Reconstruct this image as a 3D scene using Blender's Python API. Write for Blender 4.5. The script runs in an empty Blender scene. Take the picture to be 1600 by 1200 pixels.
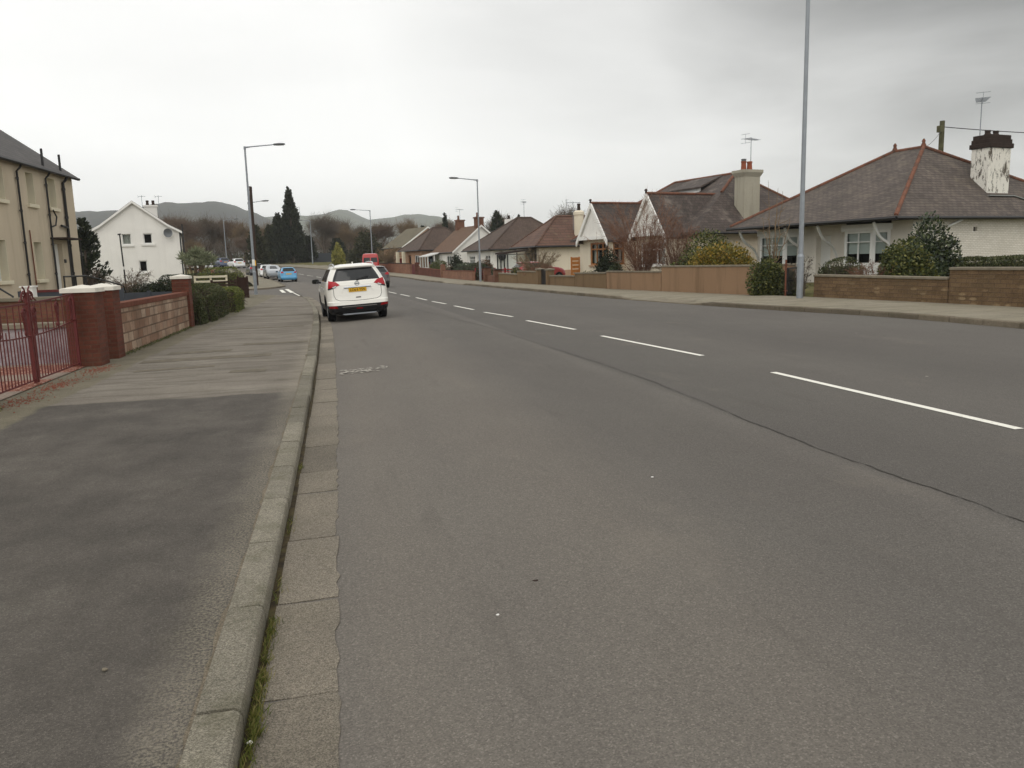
import bpy, math, random
import numpy as np
from mathutils import Vector, Matrix

SC = bpy.context.scene
COL = SC.collection
R = math.radians
rnd = random.Random(7)


# ------------------------------------------------------------------ small helpers
def ss(a, b, v):
    t = min(1.0, max(0.0, (v - a) / (b - a)))
    return t * t * (3 - 2 * t)


def H(x, y):
    """height of the land: level street, rising gently beyond the bend"""
    return 2.0 * ss(70, 150, y) + 4.0 * ss(130, 330, y)


def lerp(a, b, t):
    return a + (b - a) * t


def link(o, parent=None):
    COL.objects.link(o)
    if parent is not None:
        o.parent = parent
    return o


def tag(o, label, cat, group=None, kind='thing'):
    o['label'] = label
    o['category'] = cat
    o['kind'] = kind
    if group:
        o['group'] = group
    return o


def struct(o, kind='structure'):
    o['kind'] = kind
    return o


def thing(name, loc, rz, label, cat, group=None):
    o = bpy.data.objects.new(name, None)
    o.empty_display_size = 0.3
    o.location = loc
    o.rotation_euler = (0, 0, rz)
    link(o)
    return tag(o, label, cat, group)


def copy_tree(o, parent=None):
    c = o.copy()
    link(c)
    c.parent = parent
    for ch in list(o.children):
        copy_tree(ch, c)
    return c


class MB:
    """collects polygons, then links them as ONE mesh object"""

    def __init__(s):
        s.v = []
        s.f = []

    def poly(s, pts):
        n = len(s.v)
        s.v += [tuple(p) for p in pts]
        s.f.append(tuple(range(n, n + len(pts))))
        return s

    def box(s, x0, x1, y0, y1, z0, z1):
        n = len(s.v)
        s.v += [(x0, y0, z0), (x1, y0, z0), (x1, y1, z0), (x0, y1, z0), (x0, y0, z1), (x1, y0, z1), (x1, y1, z1), (x0, y1, z1)]
        for q in ((0, 3, 2, 1), (4, 5, 6, 7), (0, 1, 5, 4), (1, 2, 6, 5), (2, 3, 7, 6), (3, 0, 4, 7)):
            s.f.append(tuple(n + i for i in q))
        return s

    def bar(s, p0, p1, w, t, up=(0, 0, 1)):
        """rectangular bar from p0 to p1, w across, t along up"""
        p0, p1 = Vector(p0), Vector(p1)
        d = (p1 - p0).normalized()
        a = d.cross(Vector(up))
        if a.length < 1e-5:
            a = d.cross(Vector((1, 0, 0)))
        a.normalize()
        b = a.cross(d).normalized()
        n = len(s.v)
        for p in (p0, p1):
            for i, j in ((-1, -1), (1, -1), (1, 1), (-1, 1)):
                s.v.append(tuple(p + a * (i * w / 2) + b * (j * t / 2)))
        for q in ((0, 1, 2, 3), (7, 6, 5, 4), (0, 4, 5, 1), (1, 5, 6, 2), (2, 6, 7, 3), (3, 7, 4, 0)):
            s.f.append(tuple(n + i for i in q))
        return s

    def tube(s, pts, rad, k=8, cap=True):
        pts = [Vector(p) for p in pts]
        m = len(pts)
        rr = rad if isinstance(rad, (list, tuple)) else [rad] * m
        n = len(s.v)
        a = None
        for i, p in enumerate(pts):
            d = (pts[min(i + 1, m - 1)] - pts[max(i - 1, 0)])
            if d.length < 1e-9:
                d = Vector((0, 0, 1))
            d.normalize()
            if a is None:
                a = d.cross(Vector((0, 0, 1)))
                if a.length < 1e-3:
                    a = d.cross(Vector((1, 0, 0)))
            else:
                a = a - d * a.dot(d)
            a.normalize()
            b = d.cross(a)
            for j in range(k):
                t = 2 * math.pi * j / k
                s.v.append(tuple(p + (a * math.cos(t) + b * math.sin(t)) * rr[i]))
        for i in range(m - 1):
            for j in range(k):
                j2 = (j + 1) % k
                s.f.append((n + i * k + j, n + i * k + j2, n + (i + 1) * k + j2, n + (i + 1) * k + j))
        if cap:
            s.f.append(tuple(n + j for j in reversed(range(k))))
            s.f.append(tuple(n + (m - 1) * k + j for j in range(k)))
        return s

    def prism(s, pts, vec):
        """closed solid: polygon pts swept by vec"""
        n = len(s.v)
        m = len(pts)
        vec = Vector(vec)
        s.v += [tuple(p) for p in pts] + [tuple(Vector(p) + vec) for p in pts]
        s.f.append(tuple(n + i for i in reversed(range(m))))
        s.f.append(tuple(n + m + i for i in range(m)))
        for i in range(m):
            j = (i + 1) % m
            s.f.append((n + i, n + j, n + m + j, n + m + i))
        return s

    def grid(s, rows):
        n = len(s.v)
        k = len(rows[0])
        for r in rows:
            s.v += [tuple(p) for p in r]
        for i in range(len(rows) - 1):
            for j in range(k - 1):
                s.f.append((n + i * k + j, n + i * k + j + 1, n + (i + 1) * k + j + 1, n + (i + 1) * k + j))
        return s

    def build(s, name, mat, parent=None, smooth=None, uv=True, bevel=0):
        me = bpy.data.meshes.new(name)
        me.from_pydata(s.v, [], s.f)
        if mat:
            me.materials.append(mat)
        if uv:
            lay = me.uv_layers.new(name='UV')
            data = np.zeros(len(me.loops) * 2, dtype=np.float32)
            V = s.v
            for p in me.polygons:
                nx, ny, nz = p.normal
                h = math.hypot(nx, ny)
                if h < 0.05:
                    u = (1, 0, 0)
                    w = (0, 1, 0)
                else:
                    u = (-ny / h, nx / h, 0)
                    w = (ny * u[2] - nz * u[1], nz * u[0] - nx * u[2], nx * u[1] - ny * u[0])
                for li in p.loop_indices:
                    q = V[me.loops[li].vertex_index]
                    data[2 * li] = q[0] * u[0] + q[1] * u[1]
                    data[2 * li + 1] = q[0] * w[0] + q[1] * w[1] + q[2] * w[2]
            lay.data.foreach_set('uv', data)
        if smooth is not None:
            me.shade_smooth()
            if smooth < 179:
                me.set_sharp_from_angle(angle=R(smooth))
        o = bpy.data.objects.new(name, me)
        link(o, parent)
        if bevel:
            b = o.modifiers.new('bevel', 'BEVEL')
            b.width = bevel
            b.segments = 2
            b.limit_method = 'ANGLE'
            b.angle_limit = R(40)
        return o


def np_mesh(name, verts, quads, mat, parent=None, smooth=False):
    me = bpy.data.meshes.new(name)
    nv, nq = len(verts), len(quads)
    me.vertices.add(nv)
    me.vertices.foreach_set('co', np.asarray(verts, dtype=np.float32).ravel())
    me.loops.add(nq * 4)
    me.loops.foreach_set('vertex_index', np.asarray(quads, dtype=np.int32).ravel())
    me.polygons.add(nq)
    me.polygons.foreach_set('loop_start', np.arange(0, nq * 4, 4, dtype=np.int32))
    me.update(calc_edges=True)
    me.validate()
    if smooth:
        me.shade_smooth()
    me.materials.append(mat)
    o = bpy.data.objects.new(name, me)
    return link(o, parent)


def leaves(name, P, size, mat, parent=None, rng=None, aspect=0.6, up=0.0, dirs=None, jitter=0.35):
    """P: N x 3 leaf positions; one small bent quad per leaf"""
    rng = rng or np.random.default_rng(1)
    P = np.asarray(P, dtype=np.float64)
    n = len(P)
    if dirs is None:
        a = rng.normal(size=(n, 3))
    else:
        a = np.asarray(dirs) + rng.normal(size=(n, 3)) * jitter
    a[:, 2] += up
    a /= np.linalg.norm(a, axis=1)[:, None] + 1e-9
    b = np.cross(a, rng.normal(size=(n, 3)))
    b /= np.linalg.norm(b, axis=1)[:, None] + 1e-9
    s = size * rng.uniform(0.6, 1.35, size=(n, 1))
    a = a * s * 0.5
    b = b * s * 0.5 * aspect
    V = np.empty((n, 4, 3))
    V[:, 0] = P - a
    V[:, 1] = P + b
    V[:, 2] = P + a
    V[:, 3] = P - b
    return np_mesh(name, V.reshape(-1, 3), np.arange(n * 4).reshape(-1, 4), mat, parent)


def seg_mesh(name, segs, mat, parent=None, k=3):
    """segs: list of (p0, p1, r0, r1) -> thin tapered prisms in one mesh"""
    A = np.array([s[0] for s in segs], dtype=np.float64)
    B = np.array([s[1] for s in segs], dtype=np.float64)
    r0 = np.array([s[2] for s in segs])[:, None]
    r1 = np.array([s[3] for s in segs])[:, None]
    d = B - A
    d /= np.linalg.norm(d, axis=1)[:, None] + 1e-9
    ref = np.where(np.abs(d[:, 2:3]) > 0.9, np.array([[1.0, 0, 0]]), np.array([[0, 0, 1.0]]))
    u = np.cross(d, ref)
    u /= np.linalg.norm(u, axis=1)[:, None] + 1e-9
    w = np.cross(d, u)
    n = len(A)
    V = np.empty((n, 2 * k, 3))
    for j in range(k):
        t = 2 * math.pi * j / k
        o = u * math.cos(t) + w * math.sin(t)
        V[:, j] = A + o * r0
        V[:, k + j] = B + o * r1
    base = (np.arange(n) * 2 * k)[:, None]
    Q = []
    for j in range(k):
        j2 = (j + 1) % k
        Q.append(base + np.array([[j, j2, k + j2, k + j]]))
    return np_mesh(name, V.reshape(-1, 3), np.concatenate(Q, axis=1).reshape(-1, 4), mat, parent)


def text_mesh(name, body, size, mat, parent, loc, rot, extrude=0.002, bold=0.0, sx=1.0):
    cu = bpy.data.curves.new(name, 'FONT')
    cu.body = body
    cu.size = size
    cu.extrude = extrude
    cu.offset = bold
    cu.align_x = 'CENTER'
    cu.align_y = 'CENTER'
    t = bpy.data.objects.new(name, cu)
    COL.objects.link(t)
    bpy.context.view_layer.update()
    me = bpy.data.meshes.new_from_object(t)
    bpy.data.objects.remove(t)
    me.materials.clear()
    me.materials.append(mat)
    o = bpy.data.objects.new(name, me)
    o.location = loc
    o.rotation_euler = rot
    o.scale = (sx, 1, 1)
    return link(o, parent)


# ------------------------------------------------------------------ materials
def lin(h):
    h = h.lstrip('#')
    c = [int(h[i:i + 2], 16) / 255 for i in (0, 2, 4)]
    return tuple((x / 12.92 if x <= 0.04045 else ((x + 0.055) / 1.055) ** 2.4) for x in c) + (1.0,)


class NT:
    def __init__(s, name, rough=0.85, spec=0.3):
        s.m = bpy.data.materials.new(name)
        s.m.use_nodes = True
        s.t = s.m.node_tree
        s.t.nodes.clear()
        s.out = s.t.nodes.new('ShaderNodeOutputMaterial')
        s.b = s.t.nodes.new('ShaderNodeBsdfPrincipled')
        s.b.inputs['Roughness'].default_value = rough
        s.b.inputs['Specular IOR Level'].default_value = spec
        s.t.links.new(s.b.outputs[0], s.out.inputs[0])
        s.tc = None

    def set(s, sock, v):
        if isinstance(v, bpy.types.NodeSocket):
            s.t.links.new(v, sock)
        else:
            sock.default_value = v

    def n(s, typ, ins=None, **attr):
        nd = s.t.nodes.new('ShaderNode' + typ)
        for k, v in attr.items():
            setattr(nd, k, v)
        for k, v in (ins or {}).items():
            s.set(nd.inputs[k], v)
        return nd

    def co(s, kind='Object'):
        if s.tc is None:
            s.tc = s.t.nodes.new('ShaderNodeTexCoord')
        return s.tc.outputs[kind]

    def scale(s, vec, sc, loc=(0, 0, 0), rot=(0, 0, 0)):
        return s.n('Mapping', {'Vector': vec, 'Scale': sc, 'Location': loc, 'Rotation': rot}).outputs[0]

    def noise(s, sc, detail=4, rough=0.55, vec=None, dist=0.0):
        return s.n('TexNoise', {'Vector': vec or s.co(), 'Scale': sc, 'Detail': detail, 'Roughness': rough, 'Distortion': dist}).outputs['Fac']

    def ramp(s, fac, stops, interp='LINEAR'):
        r = s.n('ValToRGB', {'Fac': fac})
        cr = r.color_ramp
        cr.interpolation = interp
        while len(cr.elements) < len(stops):
            cr.elements.new(0.5)
        for e, (p, c) in zip(cr.elements, stops):
            e.position = p
            e.color = c if not isinstance(c, (int, float)) else (c, c, c, 1)
        return r.outputs[0]

    def mix(s, fac, a, b, mode='MIX'):
        nd = s.n('Mix', data_type='RGBA', blend_type=mode)
        s.set(nd.inputs[0], fac)
        s.set(nd.inputs[6], a)
        s.set(nd.inputs[7], b)
        return nd.outputs[2]

    def math(s, op, a, b=0.0, clamp=False):
        nd = s.n('Math', operation=op, use_clamp=clamp)
        s.set(nd.inputs[0], a)
        s.set(nd.inputs[1], b)
        return nd.outputs[0]

    def tint(s, col, fac, amt):
        """multiply col by 1-amt .. 1+amt with fac 0..1"""
        g = s.ramp(fac, [(0.25, 1 - amt), (0.75, 1 + amt)])
        return s.mix(1.0, col, g, 'MULTIPLY')

    def bump(s, h, strength=0.4, dist=0.01):
        nd = s.n('Bump', {'Height': h, 'Strength': strength, 'Distance': dist})
        s.t.links.new(nd.outputs[0], s.b.inputs['Normal'])
        return nd

    def col(s, c):
        s.set(s.b.inputs['Base Color'], c)
        return s


def plain(name, c, rough=0.6, spec=0.4, metal=0.0, var=0.06, sc=3.0, coat=0.0):
    m = NT(name, rough, spec)
    c = lin(c) if isinstance(c, str) else c
    m.col(m.tint(c, m.noise(sc, 5), var))
    m.b.inputs['Metallic'].default_value = metal
    m.b.inputs['Coat Weight'].default_value = coat
    m.b.inputs['Coat Roughness'].default_value = 0.08
    return m.m


def mottled(name, cols, sc=4.0, rough=0.88):
    m = NT(name, rough, 0.2)
    k = len(cols)
    m.col(m.tint(m.ramp(m.noise(sc, 6, 0.7), [(0.30 + 0.4 * i / (k - 1), lin(c)) for i, c in enumerate(cols)]), m.noise(40, 3), 0.2))
    m.bump(m.noise(20, 5, 0.7), 0.5, 0.01)
    return m.m


def render_mat(name, c, dirt='6a6355', amt=0.25, grain=55, bump=0.35):
    """harled / roughcast wall"""
    m = NT(name, 0.92, 0.15)
    base = m.tint(lin(c), m.noise(0.7, 5), 0.07)
    base = m.tint(base, m.noise(grain, 3), 0.10)
    st = m.noise(1.0, 5, 0.6, m.scale(m.co(), (2.2, 2.2, 0.22)))
    base = m.mix(m.math('MULTIPLY', m.ramp(st, [(0.5, 0), (0.8, 1)]), amt), base, lin(dirt))
    m.col(base)
    m.bump(m.noise(grain, 3), bump, 0.012)
    return m.m


def brick_mat(name, c1, c2, mortar, w=0.225, h=0.075, gap=0.011, var=0.2, bump=0.5, rough=0.9, offs=0.5, moss=None):
    m = NT(name, rough, 0.2)
    b = m.n('TexBrick', {'Vector': m.co('UV'), 'Color1': lin(c1), 'Color2': lin(c2), 'Mortar': lin(mortar), 'Scale': 1.0,
                         'Mortar Size': gap, 'Mortar Smooth': 0.3, 'Bias': 0.0, 'Brick Width': w, 'Row Height': h}, offset=offs)
    c = m.tint(b.outputs['Color'], m.noise(1.3, 6), var)
    c = m.tint(c, m.noise(26, 3), 0.14)
    if moss:
        c = m.mix(m.math('MULTIPLY', m.ramp(m.noise(0.9, 6, 0.65), [(0.5, 0), (0.75, 1)]), moss[1]), c, lin(moss[0]))
    m.col(c)
    hgt = m.math('ADD', m.math('MULTIPLY', b.outputs['Fac'], -1.0), m.math('MULTIPLY', m.noise(30, 4), 0.5))
    m.bump(hgt, bump, 0.012)
    return m.m


def slate_mat(name, c1, c2, w=0.3, h=0.2, patch=None, var=0.22, rough=0.75):
    """slates or tiles laid in courses up the slope"""
    m = NT(name, rough, 0.35)
    uv = m.co('UV')
    b = m.n('TexBrick', {'Vector': uv, 'Color1': lin(c1), 'Color2': lin(c2), 'Mortar': lin('2a2624'), 'Scale': 1.0,
                         'Mortar Size': 0.012, 'Mortar Smooth': 0.4, 'Bias': 0.0, 'Brick Width': w, 'Row Height': h})
    c = m.tint(b.outputs['Color'], m.noise(0.8, 6, 0.65), var)
    c = m.tint(c, m.noise(9, 4), 0.16)
    if patch:
        c = m.mix(m.ramp(m.noise(1.4, 7, 0.68), [(0.52, 0), (0.72, patch[1])]), c, lin(patch[0]))
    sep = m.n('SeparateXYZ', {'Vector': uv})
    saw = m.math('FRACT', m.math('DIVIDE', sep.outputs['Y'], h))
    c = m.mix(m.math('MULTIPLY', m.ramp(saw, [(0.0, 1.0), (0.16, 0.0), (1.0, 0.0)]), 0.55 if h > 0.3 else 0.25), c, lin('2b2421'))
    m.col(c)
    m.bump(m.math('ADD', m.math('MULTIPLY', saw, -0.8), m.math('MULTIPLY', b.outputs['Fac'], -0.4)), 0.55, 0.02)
    return m.m


def stone_wall_mat():
    """weathered brown walling: coursed stone, most of it dulled, some pale blocks showing"""
    m = NT('rubble_stone', 0.93, 0.15)
    uv = m.co('UV')
    b = m.n('TexBrick', {'Vector': uv, 'Color1': lin('66533d'), 'Color2': lin('776148'), 'Mortar': lin('635140'), 'Scale': 1.0,
                         'Mortar Size': 0.016, 'Mortar Smooth': 0.6, 'Bias': 0.0, 'Brick Width': 0.34, 'Row Height': 0.115})
    c = m.tint(b.outputs['Color'], m.noise(2.2, 7, 0.7), 0.35)
    sn = m.n('TexVoronoi', {'Vector': m.scale(uv, (2.9, 8.7, 1)), 'Scale': 1.0, 'Randomness': 0.35})
    pick = m.ramp(m.n('SeparateColor', {'Color': sn.outputs['Color']}).outputs[0], [(0.80, 0), (0.86, 0.75)])
    low = m.ramp(m.n('SeparateXYZ', {'Vector': uv}).outputs['Y'], [(0.0, 1.0), (0.42, 0.8), (0.75, 0.12)])
    edge = m.ramp(sn.outputs['Distance'], [(0.30, 1), (0.42, 0)])
    c = m.mix(m.math('MULTIPLY', m.math('MULTIPLY', pick, low), edge), c, lin('9a8567'))
    c = m.tint(c, m.noise(24, 4, 0.6), 0.2)
    mo = m.ramp(m.noise(1.1, 6, 0.65), [(0.5, 0), (0.7, 0.5)])
    c = m.mix(mo, c, lin('4e4534'))
    m.col(c)
    m.bump(m.math('ADD', m.math('MULTIPLY', b.outputs['Fac'], -0.35), m.math('MULTIPLY', m.noise(16, 5, 0.7), 1.6)), 0.9, 0.02)
    return m.m


def leaf_mat(name, stops, rough=0.55, trans=0.25, spec=0.3):
    m = NT(name, rough, spec)
    g = m.n('NewGeometry').outputs['Random Per Island']
    k = len(stops)
    c = m.ramp(g, [((i + 0.5) / k, lin(x)) for i, x in enumerate(stops)])
    c = m.tint(c, m.noise(2.2, 3), 0.22)
    m.col(c)
    tr = m.n('BsdfTranslucent', {'Color': c})
    mx = m.n('MixShader', {0: trans})
    m.t.links.new(m.b.outputs[0], mx.inputs[1])
    m.t.links.new(tr.outputs[0], mx.inputs[2])
    m.t.links.new(mx.outputs[0], m.out.inputs[0])
    return m.m


def bark_mat(name, stops, sc=6):
    m = NT(name, 0.9, 0.15)
    m.col(m.ramp(m.noise(sc, 5), [(0.3, lin(stops[0])), (0.7, lin(stops[1]))]))
    return m.m


def window_glass(name):
    m = NT(name, 0.03, 0.5)
    m.b.inputs['Base Color'].default_value = (0.01, 0.012, 0.013, 1)
    tr = m.n('BsdfTransparent', {'Color': (0.82, 0.86, 0.85, 1)})
    lw = m.n('LayerWeight', {'Blend': 0.5})
    fz = m.math('MULTIPLY', m.math('POWER', lw.outputs['Facing'], 4.0), 0.75)
    mx = m.n('MixShader', {0: m.math('ADD', fz, 0.10)})
    m.t.links.new(tr.outputs[0], mx.inputs[1])
    m.t.links.new(m.b.outputs[0], mx.inputs[2])
    m.t.links.new(mx.outputs[0], m.out.inputs[0])
    return m.m


def asphalt_mat():
    m = NT('worn_asphalt', 0.88, 0.22)
    uv = m.co('UV')
    ob = m.co('Object')
    u = m.n('SeparateXYZ', {'Vector': uv}).outputs['X']
    c = m.ramp(m.noise(0.28, 6, 0.6, ob), [(0.3, lin('605b56')), (0.7, lin('68645e'))])
    c = m.tint(c, m.noise(2.5, 6, 0.7, m.scale(uv, (1.0, 0.2, 1))), 0.06)
    # the near lane is polished paler and browner along its middle; the half beyond the joint is darker and cooler
    un = m.math('DIVIDE', m.math('ADD', u, m.math('MULTIPLY', m.noise(0.5, 4, 0.6, ob), 0.5)), 14.0)
    c = m.mix(m.ramp(un, [(0.02, 0.0), (0.06, 0.34), (0.10, 0.20), (0.13, 0.26), (0.16, 0.26), (0.22, 0.0), (0.30, 0.0)]), c, lin('7a7267'))
    c = m.mix(m.ramp(un, [(0.15, 0.0), (0.24, 0.26), (0.29, 0.28), (0.31, 0.0)]), c, lin('514d48'))
    far = m.ramp(m.math('DIVIDE', u, 14.0), [(0.296, 0), (0.304, 1), (0.40, 0.7), (0.5, 0.25), (0.6, 0.8), (0.75, 0.3)])
    c = m.mix(m.math('MULTIPLY', far, 0.55), c, lin('514e4a'))
    # aggregate: pale and dark chips
    v = m.n('TexVoronoi', {'Vector': ob, 'Scale': 165.0})
    chip = m.ramp(m.n('SeparateColor', {'Color': v.outputs['Color']}).outputs[0], [(0.0, 0.66), (0.5, 0.97), (0.85, 1.08), (1.0, 1.55)])
    c = m.mix(0.8, c, m.mix(1.0, c, chip, 'MULTIPLY'))
    c = m.tint(c, m.noise(45, 4, 0.7, ob), 0.12)
    # dark stain blotches
    st = m.ramp(m.noise(0.9, 7, 0.7, m.scale(ob, (1, 0.6, 1))), [(0.62, 0), (0.74, 0.35)])
    c = m.mix(st, c, lin('4c4844'))
    sc_ = m.ramp(m.noise(1.0, 6, 0.62, m.scale(uv, (2.6, 0.35, 1), (3.1, 7.7, 0))), [(0.60, 0), (0.66, 0.2), (0.72, 0.3)])
    c = m.mix(sc_, c, lin('4f4a45'))
    pal = m.ramp(m.noise(1.0, 7, 0.7, m.scale(uv, (1.1, 0.5, 1), (9.2, 1.3, 0))), [(0.58, 0), (0.68, 0.14)])
    c = m.mix(pal, c, lin('857c70'))
    # flecks of grit and old chewing gum
    v2 = m.n('TexVoronoi', {'Vector': ob, 'Scale': 1.15, 'Randomness': 1.0})
    fl = m.ramp(m.math('ADD', v2.outputs['Distance'], m.math('MULTIPLY', m.noise(40, 2, 0.5, ob), 0.022)), [(0.0, 1), (0.030, 1), (0.036, 0)])
    pick = m.ramp(m.n('SeparateColor', {'Color': v2.outputs['Color']}).outputs[1], [(0.55, 0), (0.6, 0.75)], 'CONSTANT')
    c = m.mix(m.math('MULTIPLY', fl, pick), c, lin('b5afa2'))
    m.col(c)
    hh = m.math('ADD', m.math('MULTIPLY', v.outputs['Distance'], 1.0), m.math('MULTIPLY', m.noise(130, 3, 0.6, ob), 0.7))
    m.bump(hh, 0.4, 0.005)
    return m.m


def footway_mat(name, near, far, y_edge, strip):
    """near: newer dark surface, far: worn grey one with moss and cross joints"""
    m = NT(name, 0.92, 0.18)
    ob = m.co('Object')
    s = m.n('SeparateXYZ', {'Vector': ob})
    x, y = s.outputs['X'], s.outputs['Y']
    wob = m.math('MULTIPLY', m.math('SUBTRACT', m.noise(1.6, 5, 0.6, ob), 0.5), 0.35)
    c1 = m.ramp(m.noise(0.9, 7, 0.65, ob), [(0.3, lin(near[0])), (0.55, lin(near[1])), (0.75, lin(near[2]))])
    c1 = m.tint(c1, m.noise(2.2, 7, 0.72, m.scale(ob, (1, 0.6, 1))), 0.26)
    c2 = m.ramp(m.noise(0.7, 7, 0.7, m.scale(ob, (0.7, 1.2, 1))), [(0.3, lin(far[0])), (0.52, lin(far[1])), (0.75, lin(far[2]))])
    cr = m.ramp(m.noise(1.15, 4, 0.55, m.scale(ob, (0.3, 1.5, 1))), [(0.44, 0), (0.49, 0.35), (0.51, 0.35), (0.56, 0)])
    c2 = m.mix(cr, c2, lin('4a463d'))
    mos = m.ramp(m.noise(2.6, 6, 0.7, ob), [(0.55, 0), (0.7, 0.25)])
    c2 = m.mix(mos, c2, lin('56513f'))
    c = m.mix(m.ramp(m.math('ADD', m.math('SUBTRACT', y, y_edge - 0.5), wob), [(0.44, 0), (0.49, 0.75), (0.60, 1)]), c1, c2)
    # mossy concrete edging along the back walls
    e = m.ramp(m.math('ADD', m.math('SUBTRACT', strip + 0.5, x), wob), [(0.46, 0), (0.54, 0.85)])
    c3 = m.ramp(m.noise(1.4, 7, 0.7, ob), [(0.3, lin('5e5a4a')), (0.6, lin('77705f')), (0.75, lin('4f5236'))])
    c = m.mix(e, c, c3)
    c = m.tint(c, m.noise(38, 5, 0.7, ob), 0.16)
    v = m.n('TexVoronoi', {'Vector': ob, 'Scale': 190.0})
    chip = m.ramp(m.n('SeparateColor', {'Color': v.outputs['Color']}).outputs[0], [(0.0, 0.6), (0.5, 0.95), (0.85, 1.15), (1.0, 1.8)])
    c = m.mix(0.65, c, m.mix(1.0, c, chip, 'MULTIPLY'))
    grit = m.ramp(m.math('ADD', m.math('ADD', x, 1.18), m.math('MULTIPLY', m.noise(5, 5, 0.7, ob), 0.30)), [(0.46, 0), (0.66, 0.5)])
    c = m.mix(m.math('MULTIPLY', grit, m.ramp(m.noise(70, 3, 0.7, ob), [(0.42, 0), (0.6, 1)])), c, lin('9a9280'))
    v2 = m.n('TexVoronoi', {'Vector': ob, 'Scale': 2.4})
    fl = m.ramp(m.math('ADD', v2.outputs['Distance'], m.math('MULTIPLY', m.noise(40, 2, 0.5, ob), 0.035)), [(0.0, 1), (0.046, 1), (0.056, 0)])
    pick = m.ramp(m.n('SeparateColor', {'Color': v2.outputs['Color']}).outputs[1], [(0.6, 0), (0.62, 0.7)], 'CONSTANT')
    c = m.mix(m.math('MULTIPLY', fl, pick), c, lin('a9a494'))
    m.col(c)
    m.bump(m.math('ADD', v.outputs['Distance'], m.noise(60, 4, 0.6, ob)), 0.5, 0.008)
    return m.m


def kerb_mat(name, a, b, mossy=0.6):
    m = NT(name, 0.9, 0.2)
    ob = m.co('Object')
    c = m.ramp(m.noise(1.2, 6, 0.6, ob), [(0.3, lin(a)), (0.7, lin(b))])
    g = m.n('NewGeometry').outputs['Random Per Island']
    c = m.tint(c, g, 0.16)
    v = m.n('TexVoronoi', {'Vector': ob, 'Scale': 230.0})
    c = m.tint(c, m.noise(55, 4, 0.7, ob), 0.22)
    chip = m.ramp(m.n('SeparateColor', {'Color': v.outputs['Color']}).outputs[0], [(0.0, 0.45), (0.5, 0.95), (1.0, 1.6)])
    c = m.mix(0.8, c, m.mix(1.0, c, chip, 'MULTIPLY'))
    mo = m.ramp(m.noise(3.5, 7, 0.72, ob), [(0.48, 0), (0.66, mossy)])
    c = m.mix(mo, c, lin('4f4d33'))
    m.col(c)
    m.bump(m.math('ADD', m.noise(70, 4, 0.65, ob), v.outputs['Distance']), 0.6, 0.008)
    return m.m


M = {}
M['asphalt'] = asphalt_mat()
M['foot_l'] = footway_mat('left_footway', ('4b4742', '59544e', '68635b'), ('6c655c', '7b746a', '8c857a'), 10.5, -3.55)
M['foot_r'] = footway_mat('right_footway', ('7a7367', '857d70', '91897b'), ('79725f', '857e6e', '938c7d'), -50, -900)
M['kerb'] = kerb_mat('kerb_stone', '736e61', '878174', 0.38)
M['kerb_r'] = kerb_mat('kerb_stone_far', '6a6153', '7a7061', 0.35)
M['drain'] = kerb_mat('drain_slab', '726b60', '7f776a', 0.12)
pm = NT('road_paint', 0.75, 0.25)
pc = pm.tint(lin('e4e1d6'), pm.noise(9, 5), 0.08)
pc = pm.mix(pm.ramp(pm.noise(24, 6, 0.75), [(0.58, 0), (0.66, 0.75)]), pc, lin('8d887e'))
pm.col(pc)
M['paint'] = pm.m
M['paint_worn'] = plain('road_paint_worn', 'b5b0a5', 0.85, 0.2, var=0.25, sc=14)
M['tar'] = plain('joint_tar', '39352f', 0.7, 0.3, var=0.2, sc=12)
M['patch'] = plain('trench_patch', '676054', 0.92, 0.15, var=0.3, sc=5)
M['soil'] = mottled('soil', ('231f17', '352d20', '473d28', '4a4a28'), 9.0)


def ground_mat():
    m = NT('grass_and_earth', 0.95, 0.1)
    c = m.ramp(m.noise(0.35, 8, 0.7), [(0.3, lin('4c4a2e')), (0.5, lin('5d5a38')), (0.7, lin('6e6347'))])
    c = m.tint(c, m.noise(6, 6, 0.7), 0.25)
    m.col(c)
    m.bump(m.noise(12, 6, 0.7), 0.6, 0.05)
    return m.m


def hill_mat(name, a, b, c_):
    m = NT(name, 0.95, 0.05)
    c = m.ramp(m.noise(0.006, 8, 0.62), [(0.34, lin(a)), (0.5, lin(b)), (0.62, lin(c_))])
    c = m.tint(c, m.noise(0.05, 6, 0.7), 0.3)
    m.col(c)
    return m.m


def gravel_mat():
    m = NT('red_chips', 0.9, 0.2)
    ob = m.co('Object')
    v = m.n('TexVoronoi', {'Vector': ob, 'Scale': 38.0})
    k = m.n('SeparateColor', {'Color': v.outputs['Color']}).outputs[0]
    c = m.ramp(k, [(0.0, lin('5f382b')), (0.5, lin('835041')), (0.85, lin('9a6d5c')), (1.0, lin('c9b3a5'))])
    s = m.n('SeparateXYZ', {'Vector': ob}).outputs['Y']
    band = m.ramp(m.math('FRACT', m.math('MULTIPLY', s, 0.5)), [(0.0, 0), (0.55, 0), (0.6, 0.8), (0.95, 0.8), (1.0, 0)])
    c = m.mix(band, c, m.tint(lin('8d8478'), m.noise(3, 5), 0.2))
    m.col(c)
    m.bump(v.outputs['Distance'], 0.8, 0.02)
    return m.m


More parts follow.
